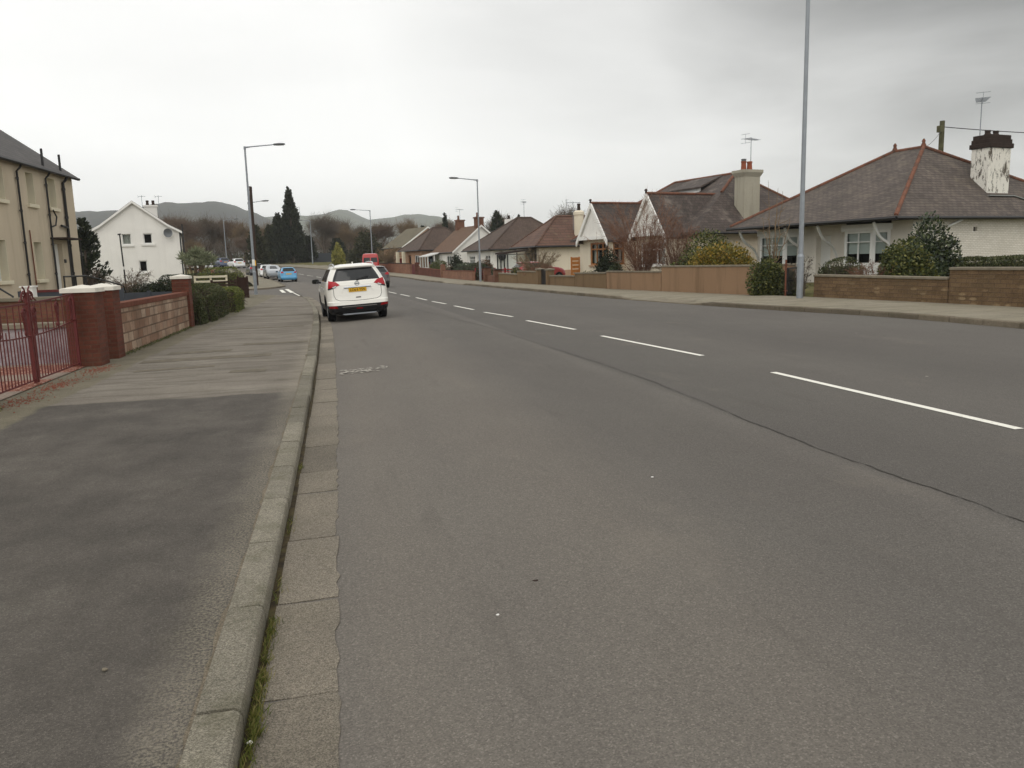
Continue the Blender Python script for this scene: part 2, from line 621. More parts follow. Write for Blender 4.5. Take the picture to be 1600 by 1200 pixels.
M['ground'] = ground_mat()
M['hill_l'] = hill_mat('hill_moor', '232624', '2d2f2b', '3a3a32')
M['hill_r'] = hill_mat('hill_pasture', '393b35', '4a4e43', '5c6050')
M['gravel'] = gravel_mat()
M['beige'] = render_mat('beige_render', 'c2b49e', '7d705d', 0.3, 40)
M['cream_paint'] = plain('cream_masonry_paint', 'd5ccb4', 0.8, 0.2, var=0.05)
M['white_render'] = render_mat('white_render', 'e6e3dc', 'aaa69b', 0.14, 45)
M['white_wall'] = render_mat('old_white_wall', 'dfd9ce', '978e7e', 0.22, 30)
M['cream_wall'] = render_mat('cream_render', 'dacfba', '9b8c74', 0.2, 40)
M['rose_wall'] = render_mat('pinkish_render', 'b08f76', '7b6350', 0.25, 35)
M['tan_wall'] = render_mat('tan_wall_render', '8f745b', '54442f', 0.65, 60, 0.6)
M['brown_wall'] = render_mat('brown_wall_render', '776249', '463c2b', 0.7, 60, 0.6)
M['lilac_wall'] = mottled('faded_whitewash', ('5e4f50', '857a7d', 'a09899', 'aea8a8'), 1.7)
M['white'] = plain('white_gloss_paint', 'e4e2dc', 0.4, 0.4, var=0.04)
M['white_up'] = plain('white_frame', 'dfdfdb', 0.35, 0.45, var=0.03)
M['black'] = plain('black_gloss_paint', '1d1c1d', 0.45, 0.4, var=0.15)
M['dark_wood'] = plain('dark_fence_wood', '37281f', 0.85, 0.2, var=0.3, sc=8)
M['pole_wood'] = plain('creosoted_pole', '3c3029', 0.9, 0.15, var=0.3, sc=5)
M['mossy_pole'] = plain('mossy_pole', '54523c', 0.9, 0.15, var=0.35, sc=4)
M['orange_wood'] = plain('varnished_pine', 'b4743a', 0.5, 0.4, var=0.2, sc=4)
M['oak'] = plain('brown_window_frame', '94602f', 0.5, 0.4, var=0.15, sc=5)
M['steel'] = plain('galvanised_steel', '8d9297', 0.5, 0.5, 0.35, var=0.1, sc=5)
M['grey_paint'] = plain('grey_head', '5f6264', 0.5, 0.4)
M['lens'] = plain('lamp_lens', 'b9bcbc', 0.2, 0.5)
M['slate_panel'] = plain('dark_grey_panel', '3d4147', 0.6, 0.3, var=0.1)
M['cement'] = plain('cement_coping', '7c7465', 0.92, 0.15, var=0.22, sc=5)
M['cap_white'] = plain('white_cap', 'd9d4c8', 0.85, 0.2, var=0.09, sc=6)
M['stone_dark'] = plain('dark_cap_stone', '362c27', 0.9, 0.15, var=0.25, sc=6)
M['terracotta'] = mottled('ridge_terracotta', ('4a3e37', '66483b', '79503f', '594639'), 3.5)
M['pot'] = plain('chimney_pot', '8a4c36', 0.75, 0.25, var=0.15)
M['lead'] = plain('lead_flashing', '8f938f', 0.6, 0.4, var=0.12)
M['gate_red'] = plain('red_gate_paint', '5c2422', 0.55, 0.35, var=0.2, sc=9)
M['chip'] = plain('red_stone_chip', '7a4a3b', 0.9, 0.2, var=0.4, sc=20)
M['gate_bar'] = plain('dark_red_gate_paint', '4a211f', 0.6, 0.3, var=0.25, sc=9)
M['red_slat'] = plain('red_slat_paint', '8c2b2b', 0.6, 0.3, var=0.15)
M['rust'] = plain('rusty_post', '6c4434', 0.85, 0.2, var=0.3, sc=12)
M['brick'] = brick_mat('red_brick', '5b3428', '6a3d30', '5c4034', var=0.26, moss=('4c3a2e', 0.5))
M['brick_far'] = brick_mat('orange_brick', '7c5440', '8e6550', '7d6656', var=0.2)
M['brick_brown'] = brick_mat('brown_brick', '664334', '754f40', '66503f', var=0.25)
M['block'] = brick_mat('sandy_block', '866753', 'a38e7a', '6c594a', 0.40, 0.20, 0.016, var=0.4, bump=1.0, moss=('5f4d3e', 0.65))
M['stone_wall'] = stone_wall_mat()
M['painted_brick'] = brick_mat('white_painted_brick', 'dcd7cc', 'd2ccbf', 'bdb5a5', var=0.08, bump=0.35)
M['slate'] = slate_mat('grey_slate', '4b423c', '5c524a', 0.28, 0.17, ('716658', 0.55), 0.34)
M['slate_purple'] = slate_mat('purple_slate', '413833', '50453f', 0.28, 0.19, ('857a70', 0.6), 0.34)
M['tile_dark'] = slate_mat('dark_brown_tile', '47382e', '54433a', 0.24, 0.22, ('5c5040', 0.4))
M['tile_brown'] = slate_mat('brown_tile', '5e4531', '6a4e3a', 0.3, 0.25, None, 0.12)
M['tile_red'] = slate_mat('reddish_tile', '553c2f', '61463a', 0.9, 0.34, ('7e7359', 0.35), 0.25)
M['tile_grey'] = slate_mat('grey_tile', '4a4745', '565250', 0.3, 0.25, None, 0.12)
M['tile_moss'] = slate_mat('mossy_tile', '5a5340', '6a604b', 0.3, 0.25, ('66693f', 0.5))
M['glass'] = window_glass('window_glass')
M['dark_room'] = plain('dim_interior', '2a2724', 0.9, 0.1)
M['blind'] = plain('pale_blind', 'c9cfcb', 0.9, 0.1, var=0.05)
M['curtain'] = plain('net_curtain', 'bdbbb3', 0.9, 0.1, var=0.1, sc=9)
M['tyre'] = plain('tyre_rubber', '17171a', 0.85, 0.2, var=0.15)
M['rim'] = plain('alloy', '8a8c8e', 0.35, 0.5, 0.7)
M['car_glass'] = plain('tinted_car_glass', '0f1214', 0.04, 0.5, var=0.0)
M['plastic'] = plain('black_trim_plastic', '1b1b1d', 0.55, 0.35, var=0.1)
M['tail'] = plain('red_lamp_lens', 'a3081a', 0.25, 0.35, var=0.12, sc=14)
M['tail_dim'] = plain('red_reflector', '8a1018', 0.25, 0.5)
M['chrome'] = plain('chrome', 'c4c6c8', 0.15, 0.5, 0.95, var=0.02)
M['plate_y'] = plain('yellow_plate', 'd8a516', 0.4, 0.4, var=0.03)
M['plate_w'] = plain('white_plate', 'dcdcd6', 0.4, 0.4, var=0.03)
M['ink'] = plain('black_ink', '141414', 0.6, 0.3)
M['skin_seam'] = plain('panel_gap', '4a4a48', 0.8, 0.1)
M['twig'] = bark_mat('twigs_grey_brown', ('5a5046', '73675b'))
M['twig_dark'] = bark_mat('twigs_dark', ('4a4038', '5f544a'))
M['twig_red'] = bark_mat('twigs_russet', ('6e4f3f', '8c6b58'))
M['twig_rust'] = bark_mat('twigs_rusty_grey', ('5f4f44', '796759'))
M['twig_tan'] = bark_mat('twigs_tan', ('6d5b46', '86735a'))
M['bark'] = bark_mat('bark', ('3f372f', '5b5147'))
M['conifer'] = leaf_mat('conifer_spray', ('161d12', '1f2818', '29321d', '343a24'), 0.7, 0.1)
M['conifer_ol'] = leaf_mat('conifer_olive', ('2a2d1b', '363822', '454529'), 0.7, 0.1)
M['hedge'] = leaf_mat('clipped_hedge', ('333b20', '444b2a', '535834', '626140'), 0.6, 0.15)
M['hedge_y'] = leaf_mat('yellowish_hedge', ('3f4a22', '55602c', '6b7234', '7d7d3e'), 0.6, 0.15)
M['laurel'] = leaf_mat('glossy_evergreen', ('1b2616', '27341c', '354225', '4d5530'), 0.4, 0.12, 0.45)
M['olive'] = leaf_mat('olive_shrub', ('2f3a1e', '434c26', '565c2e', '6e6c38'), 0.5, 0.15)
M['gold'] = leaf_mat('golden_shrub', ('5b5a24', '7a7030', '95813a', '9c7a30', '6d6a2c'), 0.5, 0.2)
M['heath'] = leaf_mat('brown_heath', ('4d3a2c', '604a38', '705848', '5a4c34'), 0.8, 0.1)
M['pampas'] = leaf_mat('grey_green_blades', ('5c6448', '747a5c', '8d8f72'), 0.7, 0.2)
M['grass'] = leaf_mat('kerb_grass', ('4a5222', '5f6a2c', '77763a', '8a7f50'), 0.7, 0.25)
M['yellow_bush'] = leaf_mat('yellow_green_bush', ('6a6a2e', '84803a', '9a9448'), 0.6, 0.2)

# ------------------------------------------------------------------ camera
YAW, PITCH, ROLL = 0.211820, 0.155107, 0.028
fw = Vector((math.sin(YAW) * math.cos(PITCH), math.cos(YAW) * math.cos(PITCH), -math.sin(PITCH)))
rt = Vector((math.cos(YAW), -math.sin(YAW), 0))
up = rt.cross(fw)
cr_ = rt * math.cos(ROLL) - up * math.sin(ROLL)
cu_ = up * math.cos(ROLL) + rt * math.sin(ROLL)
cam = bpy.data.objects.new('camera', bpy.data.cameras.new('camera'))
cam.matrix_world = Matrix(((cr_.x, cu_.x, -fw.x, 0), (cr_.y, cu_.y, -fw.y, 0), (cr_.z, cu_.z, -fw.z, 1.6), (0, 0, 0, 1)))
cam.data.sensor_width = 36
cam.data.lens = 1230 / 1600 * 36
cam.data.clip_start = 0.05
cam.data.clip_end = 12000
COL.objects.link(cam)
SC.camera = cam
SC.view_settings.view_transform = 'Standard'
SC.view_settings.look = 'None'
SC.view_settings.exposure = 0.0
SC.view_settings.gamma = 1.0
SC.cycles.max_bounces = 8
SC.cycles.transparent_max_bounces = 16
SC.cycles.volume_bounces = 1

# ------------------------------------------------------------------ overcast sky
SUN_EL, SUN_AZ = R(50), R(-150)          # azimuth from +Y towards +X
wd = bpy.data.worlds.new('World')
SC.world = wd
wd.use_nodes = True
wt = wd.node_tree
wt.nodes.clear()


def wn(typ, ins=None, **attr):
    nd = wt.nodes.new('ShaderNode' + typ)
    for k, v in attr.items():
        setattr(nd, k, v)
    for k, v in (ins or {}).items():
        if isinstance(v, bpy.types.NodeSocket):
            wt.links.new(v, nd.inputs[k])
        else:
            nd.inputs[k].default_value = v
    return nd


def wm(op, a, b=0.0):
    return wn('Math', {0: a, 1: b}, operation=op).outputs[0]


def wramp(f, st):
    r = wn('ValToRGB', {'Fac': f})
    while len(r.color_ramp.elements) < len(st):
        r.color_ramp.elements.new(0.5)
    for e, (p, c) in zip(r.color_ramp.elements, st):
        e.position = p
        e.color = (c, c, c, 1) if isinstance(c, (int, float)) else c
    return r.outputs[0]


sky = wn('TexSky', sky_type='NISHITA', sun_disc=False, sun_elevation=SUN_EL, sun_rotation=SUN_AZ)
gen = wn('TexCoord').outputs['Generated']
sx = wn('SeparateXYZ', {0: gen})
zz = wm('ADD', wm('MAXIMUM', sx.outputs[2], 0.0), 0.16)
pl = wn('CombineXYZ', {0: wm('DIVIDE', sx.outputs[0], zz), 1: wm('DIVIDE', sx.outputs[1], zz), 2: 0.0}).outputs[0]
n1 = wn('TexNoise', {'Vector': wn('Mapping', {'Vector': pl, 'Scale': (0.8, 1.0, 1), 'Location': (2.3, 1.1, 0)}).outputs[0], 'Scale': 1.0, 'Detail': 6, 'Roughness': 0.5, 'Distortion': 0.4}).outputs['Fac']
n2 = wn('TexNoise', {'Vector': pl, 'Scale': 0.42, 'Detail': 5, 'Roughness': 0.5}).outputs['Fac']
# a darker bank of cloud stands to the right (about 40 degrees off the street) and high up
dr = wn('VectorMath', {0: gen, 1: (0.66, 0.66, 0.36)}, operation='DOT_PRODUCT').outputs['Value']
bank = wramp(dr, [(0.76, 0.0), (0.92, 0.36), (0.995, 1.0)])
hi = wramp(sx.outputs[2], [(0.03, 0.0), (0.30, 1.0)])
dk = wm('MULTIPLY', bank, wm('ADD', wramp(n1, [(0.30, 1.12), (0.65, 0.78)]), 0.0))
dk = wm('ADD', wm('MULTIPLY', dk, 0.95), wm('MULTIPLY', hi, wramp(n2, [(0.36, 0.26), (0.62, 0.10)])))
dk = wm('ADD', dk, wm('MULTIPLY', wramp(n1, [(0.32, 1.0), (0.62, 0.0)]), 0.10))
lum = wm('SUBTRACT', 1.37, dk)
zen = wramp(sx.outputs[2], [(0.34, 1.0), (0.8, 1.0)])
lum = wm('MULTIPLY', wm('MULTIPLY', lum, zen), 10.0)
cl = wn('VectorMath', {0: wn('CombineXYZ', {0: lum, 1: lum, 2: lum}).outputs[0], 1: (1.0, 0.997, 0.975)}, operation='MULTIPLY').outputs[0]
mxs = wn('Mix', {0: 0.95}, data_type='RGBA')
wt.links.new(sky.outputs[0], mxs.inputs[6])
wt.links.new(cl, mxs.inputs[7])
bg = wn('Background', {'Color': mxs.outputs[2], 'Strength': 0.1})
wo = wn('OutputWorld')
wt.links.new(bg.outputs[0], wo.inputs[0])

sun = bpy.data.objects.new('sun', bpy.data.lights.new('sun', 'SUN'))
sun.data.energy = 0.8
sun.data.angle = R(50)
sun.data.color = (1.0, 0.96, 0.9)
sd = Vector((math.sin(SUN_AZ) * math.cos(SUN_EL), math.cos(SUN_AZ) * math.cos(SUN_EL), math.sin(SUN_EL)))
sun.rotation_euler = (-sd).to_track_quat('-Z', 'Y').to_euler()
sun.location = sd * 60
COL.objects.link(sun)

# ------------------------------------------------------------------ the lines of the street
# rows: left kerb face, right kerb face (matched across the road)
ROAD = [((-0.43, -14), (14.2, -14)), ((-0.43, 0), (13.7, 0)), ((-0.43, 8), (13.25, 8)), ((-0.45, 13), (13.1, 13)), ((-0.49, 17), (12.9, 17)),
        ((-0.57, 22), (11.8, 22)), ((-0.80, 30), (10.65, 30)), ((-1.4, 40), (9.85, 40.5)), ((-2.4, 50), (9.1, 51)), ((-3.5, 60), (8.3, 61.5)),
        ((-4.4, 70), (7.6, 72)), ((-5.9, 82), (6.8, 82.5)), ((-7.9, 93), (4.6, 92)), ((-10.4, 104), (1.2, 104)), ((-13.4, 115), (-3.6, 117.5)),
        ((-17.0, 127), (-8.6, 129)), ((-25, 143), (-17, 147)), ((-38, 160), (-31, 166)), ((-60, 178), (-55, 186))]


def catmull(P, t):
    n = len(P) - 1
    t = min(max(t, 0), n - 1e-6)
    i = int(t)
    f = t - i
    p = [P[max(i - 1, 0)], P[i], P[i + 1], P[min(i + 2, n)]]
    return tuple(0.5 * (2 * p[1][k] + (p[2][k] - p[0][k]) * f + (2 * p[0][k] - 5 * p[1][k] + 4 * p[2][k] - p[3][k]) * f * f + (3 * p[1][k] - p[0][k] - 3 * p[2][k] + p[3][k]) * f ** 3) for k in range(len(P[0])))


LK = [r[0] for r in ROAD]
RK = [r[1] for r in ROAD]


def xy_at_y(P, y):
    """x of polyline P at given y (P runs up the street)"""
    for a, b in zip(P, P[1:]):
        if a[1] <= y <= b[1]:
            t = (y - a[1]) / (b[1] - a[1])
            return a[0] + (b[0] - a[0]) * t
    return P[0][0] if y < P[0][1] else P[-1][0]


def fine(P, k=12):
    return [catmull(P, i / k) for i in range((len(P) - 1) * k + 1)]


LKF, RKF = fine(LK), fine(RK)


def road_z(x, y, u):
    """u: metres from the left kerb; the channel falls to the kerb"""
    return H(x, y) - 0.09 * (1 - ss(0, 1.9, u)) * (1 - ss(60, 90, y))


# road surface: one sheet with metric UVs (u across, v along)
us = [0, 0.2, 0.45, 0.8, 1.2, 1.6, 2.0, 3, 4, 5, 6, 7, 8.5, 10, 12, 1e9]
rows, vv = [], 0
mb = MB()
uvs = []
prev = None
for a, b in zip(LKF, RKF):
    W = math.hypot(b[0] - a[0], b[1] - a[1])
    if prev:
        vv += math.hypot((a[0] + b[0]) / 2 - prev[0], (a[1] + b[1]) / 2 - prev[1])
    prev = ((a[0] + b[0]) / 2, (a[1] + b[1]) / 2)
    row = []
    for i, u in enumerate(us):
        u2 = min(u, W * (0.6 + 0.4 * i / 15)) if u < 1e8 else W
        if u < 1e8 and u2 > W - 0.3 * (15 - i):
            u2 = W - 0.3 * (15 - i)
        t = u2 / W
        x, y = lerp(a[0], b[0], t), lerp(a[1], b[1], t)
        row.append((x, y, road_z(x, y, u2)))
        uvs.append((u2, vv))
    rows.append(row)
mb.grid(rows)
road = mb.build('road', M['asphalt'], smooth=180, uv=False)
lay = road.data.uv_layers.new(name='UV')
for lp in road.data.loops:
    lay.data[lp.index].uv = uvs[lp.vertex_index]
struct(road)


def sheet(name, A, B, z, mat, k=1):
    """strip between two polylines with the same number of points"""
    m_ = MB()
    rows_ = []
    for a, b in zip(A, B):
        rows_.append([(lerp(a[0], b[0], i / k), lerp(a[1], b[1], i / k), z(lerp(a[0], b[0], i / k), lerp(a[1], b[1], i / k))) for i in range(k + 1)])
    m_.grid(rows_)
    return struct(m_.build(name, mat, smooth=180))


# side street on the left with its give-way lines
A = [(-60, 55), (-14, 54.2), (-9, 53.4), (-6.3, 52.2), (-4.4, 50.0), (-2.9, 47.3), (-2.05, 45.2)]
B = [(-60, 62), (-14, 61), (-9, 60.4), (-6.6, 60.6), (-5.2, 62.5), (-4.5, 66), (-4.25, 69)]
sheet('side_street', A, B, lambda x, y: H(x, y) - 0.012 - 0.03 * ss(-4.2, -1.6, x), M['asphalt'], 4)

# left footway, in two runs either side of the mouth of the side street
lfw_in = [(xy_at_y(LKF, y) - 0.168, y) for y in (-14, -6, 0, 3, 6, 9, 12, 15, 18, 21, 24, 27, 30, 34, 38, 42, 44.5)] + [(-2.9, 47.2), (-4.5, 49.9), (-6.4, 52.1), (-9, 53.3)]
lfw_out = [(-4.35, y) for y in (-14, -6, 0, 3, 6, 9, 12, 15, 18, 21, 24, 27, 30)] + [(-4.5, 34), (-4.7, 38), (-5.0, 42), (-5.2, 45), (-5.6, 48), (-6.2, 50.2), (-7.2, 51.6), (-9, 52.6)]
sheet('left_footway', lfw_in, lfw_out, lambda x, y: 0.0, M['foot_l'], 3)
f2 = [p for p in LKF if 69 <= p[1] <= 175]
g2 = [(p[0] - 2.6 - 0.3 * ss(100, 140, p[1]), p[1] + 1.2 * ss(90, 130, p[1])) for p in f2]
f2 = [(-9, 60.6), (-6.8, 60.8), (-5.45, 62.6), (-4.72, 66)] + [(p[0] - 0.2, p[1]) for p in f2]
g2 = [(-9, 62.5), (-8.6, 63), (-7.8, 64.5), (-7.4, 67)] + g2
sheet('far_left_footway', f2, g2, lambda x, y: H(x, y) + 0.1, M['foot_r'], 2)

# right footway
RW = [(17.4, -14), (17.3, 0), (17.1, 8), (16.95, 13), (16.75, 17), (15.9, 22), (14.45, 30), (12.95, 40.5), (11.75, 51), (10.85, 61.5),
      (10.5, 72), (9.5, 82.5), (7.6, 93.2), (4.6, 106), (-0.4, 120.5), (-6.0, 132), (-15, 150.5), (-30, 170), (-54, 191)]
RWF = fine(RW)
DROPS = ((24.5, 28.5), (56.5, 63.0))


def rfoot(x, y):
    d = x - xy_at_y(RKF, y)
    k = max(ss(a - 1.2, a, y) * (1 - ss(b, b + 1.2, y)) for a, b in DROPS)
    return H(x, y) + 0.12 - 0.105 * k * (1 - ss(0.1, 1.5, d))


RKFF = [q for a, b in zip(RKF, RKF[1:]) for q in (a, (lerp(a[0], b[0], 0.5), lerp(a[1], b[1], 0.5)))] + [RKF[-1]]
RWFF = [q for a, b in zip(RWF, RWF[1:]) for q in (a, (lerp(a[0], b[0], 0.5), lerp(a[1], b[1], 0.5)))] + [RWF[-1]]
sheet('right_footway', [(p[0] + 0.13, p[1]) for p in RKFF], RWFF, rfoot, M['foot_r'], 8)


# broad paved apron on the outside of the bend, up to the hoarding
ap = [p for p in RWF if 104 <= p[1] <= 152]
sheet('paved_apron', [(p[0] - 0.05, p[1]) for p in ap], [(p[0] + 1.0 + 9.5 * ss(104, 125, p[1]) - 5 * ss(135, 152, p[1]), min(p[1] + 2 + 9 * ss(108, 130, p[1]), 154.6)) for p in ap], lambda x, y: H(x, y) + 0.125, M['foot_r'], 6)


# kerbs: separate dressed stones laid end to end
def along(P):
    out, s = [], 0
    for i, p in enumerate(P):
        if i:
            s += math.hypot(p[0] - P[i - 1][0], p[1] - P[i - 1][1])
        out.append((s, p))
    return out


def at_s(L, s):
    for (s0, a), (s1, b) in zip(L, L[1:]):
        if s <= s1:
            t = (s - s0) / max(s1 - s0, 1e-6)
            d = Vector((b[0] - a[0], b[1] - a[1])).normalized()
            return Vector((lerp(a[0], b[0], t), lerp(a[1], b[1], t))), d
    d = Vector((L[-1][1][0] - L[-2][1][0], L[-1][1][1] - L[-2][1][1])).normalized()
    return Vector(L[-1][1]), d


def kerb_line(name, P, side, wid, top, bot, mat, length=0.91, gap=0.014, s0=0.0, s1=None, drop=()):
    """side=+1: stone lies to the right of the travel direction"""
    L = along(P)
    s1 = s1 or L[-1][0]
    m_ = MB()
    s = s0
    r_ = random.Random(len(P))
    while s < s1:
        e = min(s + length - gap, s1)
        j = r_.uniform(-0.006, 0.006)
        zt = r_.uniform(-0.006, 0.004)
        sec = []
        kk = 1 if length < 1.5 else 2
        for q in (s, e):
            p, d = at_s(L, q)
            nrm = Vector((d.y, -d.x)) * side
            h0 = H(p.x, p.y)
            dz = 0
            for (d0, d1) in drop:
                dz = max(dz, ss(d0 - 1.2, d0, p.y) * (1 - ss(d1, d1 + 1.2, p.y)))
            tp = h0 + top + zt - dz * (top - 0.022)
            pts = [(j, h0 + bot), (j + 0.004, tp - 0.03), (j + 0.012, tp - 0.010), (j + 0.032, tp), (wid, tp), (wid, h0 + bot)]
            sec.append([(p.x + nrm.x * a, p.y + nrm.y * a, z) for a, z in pts])
        n = len(m_.v)
        m_.v += sec[0] + sec[1]
        k = 6
        for i in range(k):
            i2 = (i + 1) % k
            m_.f.append((n + i, n + i2, n + k + i2, n + k + i))
        m_.f.append(tuple(n + i for i in reversed(range(k))))
        m_.f.append(tuple(n + k + i for i in range(k)))
        s += length
    return struct(m_.build(name, mat, uv=False))


pk = [p for p in LKF if p[1] <= 44.6]
kerb_line('left_kerb', pk, -1, 0.17, 0.012, -0.2, M['kerb'], s0=0.45, drop=())
pk2 = [(-14, 61.1), (-9, 60.5), (-6.6, 60.7), (-5.2, 62.6), (-4.5, 66)] + [p for p in LKF if 69 <= p[1] <= 175]
kerb_line('far_left_kerb', pk2, -1, 0.2, 0.105, -0.15, M['kerb_r'], length=2.0)
kerb_line('right_kerb', [p for p in RKF if -13 <= p[1] <= 178], 1, 0.16, 0.128, -0.15, M['kerb_r'], length=0.91, drop=((24.5, 28.5), (56.5, 63.0)))

# drain channel: a course of slabs beside the left kerb
L = along([p for p in LKF if p[1] <= 60])
mb = MB()
r_ = random.Random(4)
s = 0.3
while s < 60:
    ln = r_.choice((0.62, 0.9, 0.95, 0.92, 1.05)) if s < 26 else 0.95
    w = 0.30 + r_.uniform(-0.004, 0.008)
    sk0, sk1 = r_.uniform(-0.01, 0.01), r_.uniform(-0.02, 0.02)
    tilt = r_.uniform(-0.004, 0.006)
    rows = []
    for q in [s + (ln - 0.02) * z_ / 10 for z_ in range(11)]:
        p, d = at_s(L, q)
        nr = Vector((d.y, -d.x))
        rows.append([(p.x + nr.x * (0.028 + a * w) + d.x * (sk0 if q == s else sk1) * a, p.y + nr.y * (0.028 + a * w) + d.y * (sk0 if q == s else sk1) * a,
                      road_z(p.x, p.y, 0.03 + a * w) + 0.006 + tilt * (q - s)) for a in (0, 0.33, 0.66, 1.0 + r_.uniform(-0.05, 0.035))])
    n = len(mb.v)
    mb.grid(rows)
    # edges down into the bed
    for e in ([r[-1] for r in rows], rows[0], rows[-1]):
        for a, b in zip(e, e[1:]):
            mb.poly([a, b, (b[0], b[1], b[2] - 0.03), (a[0], a[1], a[2] - 0.03)])
    s += ln
struct(mb.build('drain_channel', M['drain'], uv=False))

# dark bed showing in the joint between kerb and channel
A = [(p[0] - 0.005, p[1]) for p in LKF if p[1] <= 60]
B = [(p[0] + 0.034, p[1]) for p in LKF if p[1] <= 60]
sheet('gutter_joint', A, B, lambda x, y: -0.0835, M['soil'])
# bedding showing between the kerb back and the footway
A, B = [], []
for i in range(420):
    y = 0.5 + i * 0.1
    xk = xy_at_y(LKF, y)
    w_ = 0.012 + 0.008 * math.sin(2.3 * y) + 0.006 * math.sin(9.1 * y) + rnd.uniform(-0.010, 0.012)
    A.append((xk - 0.165, y))
    B.append((xk - 0.172 - max(0.0, w_), y))
sheet('kerb_haunch', A, B, lambda x, y: 0.0045, M['kerb_r'])
# old trench reinstatements across the worn footway
for i, (xa, xb, ya, yb, sk) in enumerate(((-3.3, -2.15, 16.05, 16.5, 0.12), (-3.5, -1.3, 14.75, 15.2, 0.25), (-2.05, -0.72, 17.3, 17.7, 0.05), (-3.3, -2.1, 13.5, 13.75, 0.2), (-1.75, -1.2, 12.75, 13.1, 0.0), (-3.4, -1.0, 22.0, 22.35, 0.1), (-2.6, -0.9, 27.3, 27.7, 0.1), (-3.4, -1.2, 33.2, 33.7, 0.2))):
    n_ = 16
    up_e = [(lerp(xa, xb, k / n_), yb + sk * k / n_ + rnd.uniform(-0.03, 0.03)) for k in range(n_ + 1)]
    lo_e = [(lerp(xa, xb, k / n_), ya + sk * k / n_ + rnd.uniform(-0.03, 0.03)) for k in range(n_ + 1)]
    sheet('footway_patch', lo_e, up_e, lambda x, y: 0.004, M['patch'])

# tar joint wandering along the near lane
pts = [(3.55, -6), (3.8, 0), (3.86, 3.7), (3.79, 5.9), (3.9, 9.9), (3.73, 14.4), (3.47, 19.8), (2.65, 27.8), (2.2, 36), (1.4, 46)]
pf = fine(pts, 40)
A, B = [], []
for i, p in enumerate(pf):
    o = 0.006 * math.sin(i * 0.9) + 0.008 * math.sin(i * 0.37) + rnd.uniform(-0.006, 0.006)
    wv = max(0.002, 0.006 + rnd.uniform(-0.004, 0.006) + 0.004 * math.sin(i * 0.21))
    A.append((p[0] + o - wv, p[1]))
    B.append((p[0] + o + wv, p[1]))
sheet('tar_joint', A, B, lambda x, y: 0.004, M['tar'])

# centre line
mb = MB()
ends = [(5.95, 1.4, 5.82, 5.55), (5.82, 5.72, 5.71, 9.62), (5.67, 11.69, 5.30, 15.61), (5.25, 17.34, 4.89, 20.63), (4.87, 22.29, 4.5, 24.82), (4.42, 26.4, 4.17, 29.24),
        (4.08, 30.84, 3.82, 33.36), (3.75, 34.71, 3.57, 37.75), (3.42, 39.52, 3.2, 42.46)]
ends = ends[1:]
ends.insert(0, (6.0, -0.3, 5.86, 3.7))
cpts = [(3.08, 44.0), (2.45, 52), (1.45, 64), (0.1, 78), (-1.82, 90.8), (-4.8, 102.8), (-8.4, 117), (-12.2, 132), (-20, 146)]
L = along(fine(cpts, 10))
s = 0.0
while s < L[-1][0] - 3:
    p, d = at_s(L, s)
    q, d = at_s(L, s + 3.0)
    ends.append((p.x, p.y, q.x, q.y))
    s += 4.7
for x0, y0, x1, y1 in ends:
    d = Vector((x1 - x0, y1 - y0)).normalized()
    nr = Vector((d.y, -d.x)) * 0.05
    mb.poly([(x0 - nr.x, y0 - nr.y, H(x0, y0) + 0.005), (x0 + nr.x, y0 + nr.y, H(x0, y0) + 0.005), (x1 + nr.x, y1 + nr.y, H(x1, y1) + 0.005), (x1 - nr.x, y1 - nr.y, H(x1, y1) + 0.005)])
struct(mb.build('centre_line_marking', M['paint'], uv=False))

mb = MB()
for (x0, y0, x1, y1, w) in ((-2.15, 45.6, -2.75, 51.0, 0.05), (-2.85, 51.6, -3.75, 60.5, 0.13), (-3.40, 52.2, -4.05, 59.0, 0.12)):
    d = Vector((x1 - x0, y1 - y0)).normalized()
    nr = Vector((d.y, -d.x)) * w
    z = 0.008
    mb.poly([(x0 - nr.x, y0 - nr.y, z), (x0 + nr.x, y0 + nr.y, z), (x1 + nr.x, y1 + nr.y, z), (x1 - nr.x, y1 - nr.y, z)])
struct(mb.build('give_way_marking', M['paint'], uv=False))

# worn white mark on the near lane, left of centre (patches of old paint)
mb = MB()
r_ = random.Random(11)
for i in range(110):
    x = -0.06 + r_.random() * 0.74
    y = 12.58 + r_.gauss(0, 0.13)
    a = r_.uniform(0.004, 0.026)
    k = r_.randint(5, 7)
    ph = r_.random() * 6
    mb.poly([(x + a * 1.5 * r_.uniform(0.6, 1.2) * math.cos(ph + 2 * math.pi * j / k), y + a * r_.uniform(0.6, 1.2) * math.sin(ph + 2 * math.pi * j / k), -0.085 * (1 - ss(0, 1.9, x + 0.44)) + 0.010 + 0.00007 * i) for j in range(k)])
struct(mb.build('worn_paint_marking', M['paint_worn'], uv=False))

# pale concrete at the two dropped crossings on the right
for i, (y0, y1) in enumerate(((25.2, 27.8), (57.5, 62))):
    ys = [lerp(y0, y1, t / 6) for t in range(7)]
    sheet('crossing_slab', [(xy_at_y(RKF, y) + 0.16, y) for y in ys], [(xy_at_y(RKF, y) + 0.75, y) for y in ys], lambda x, y: rfoot(x, y) + 0.006, M['cement'])

# ------------------------------------------------------------------ land
LW = [(-4.3, -14), (-4.3, 30), (-4.9, 45), (-8, 53), (-8.5, 62), (-7.6, 70), (-9, 82), (-11, 93), (-14, 104), (-17, 115), (-21, 127), (-30, 145), (-42, 165)]


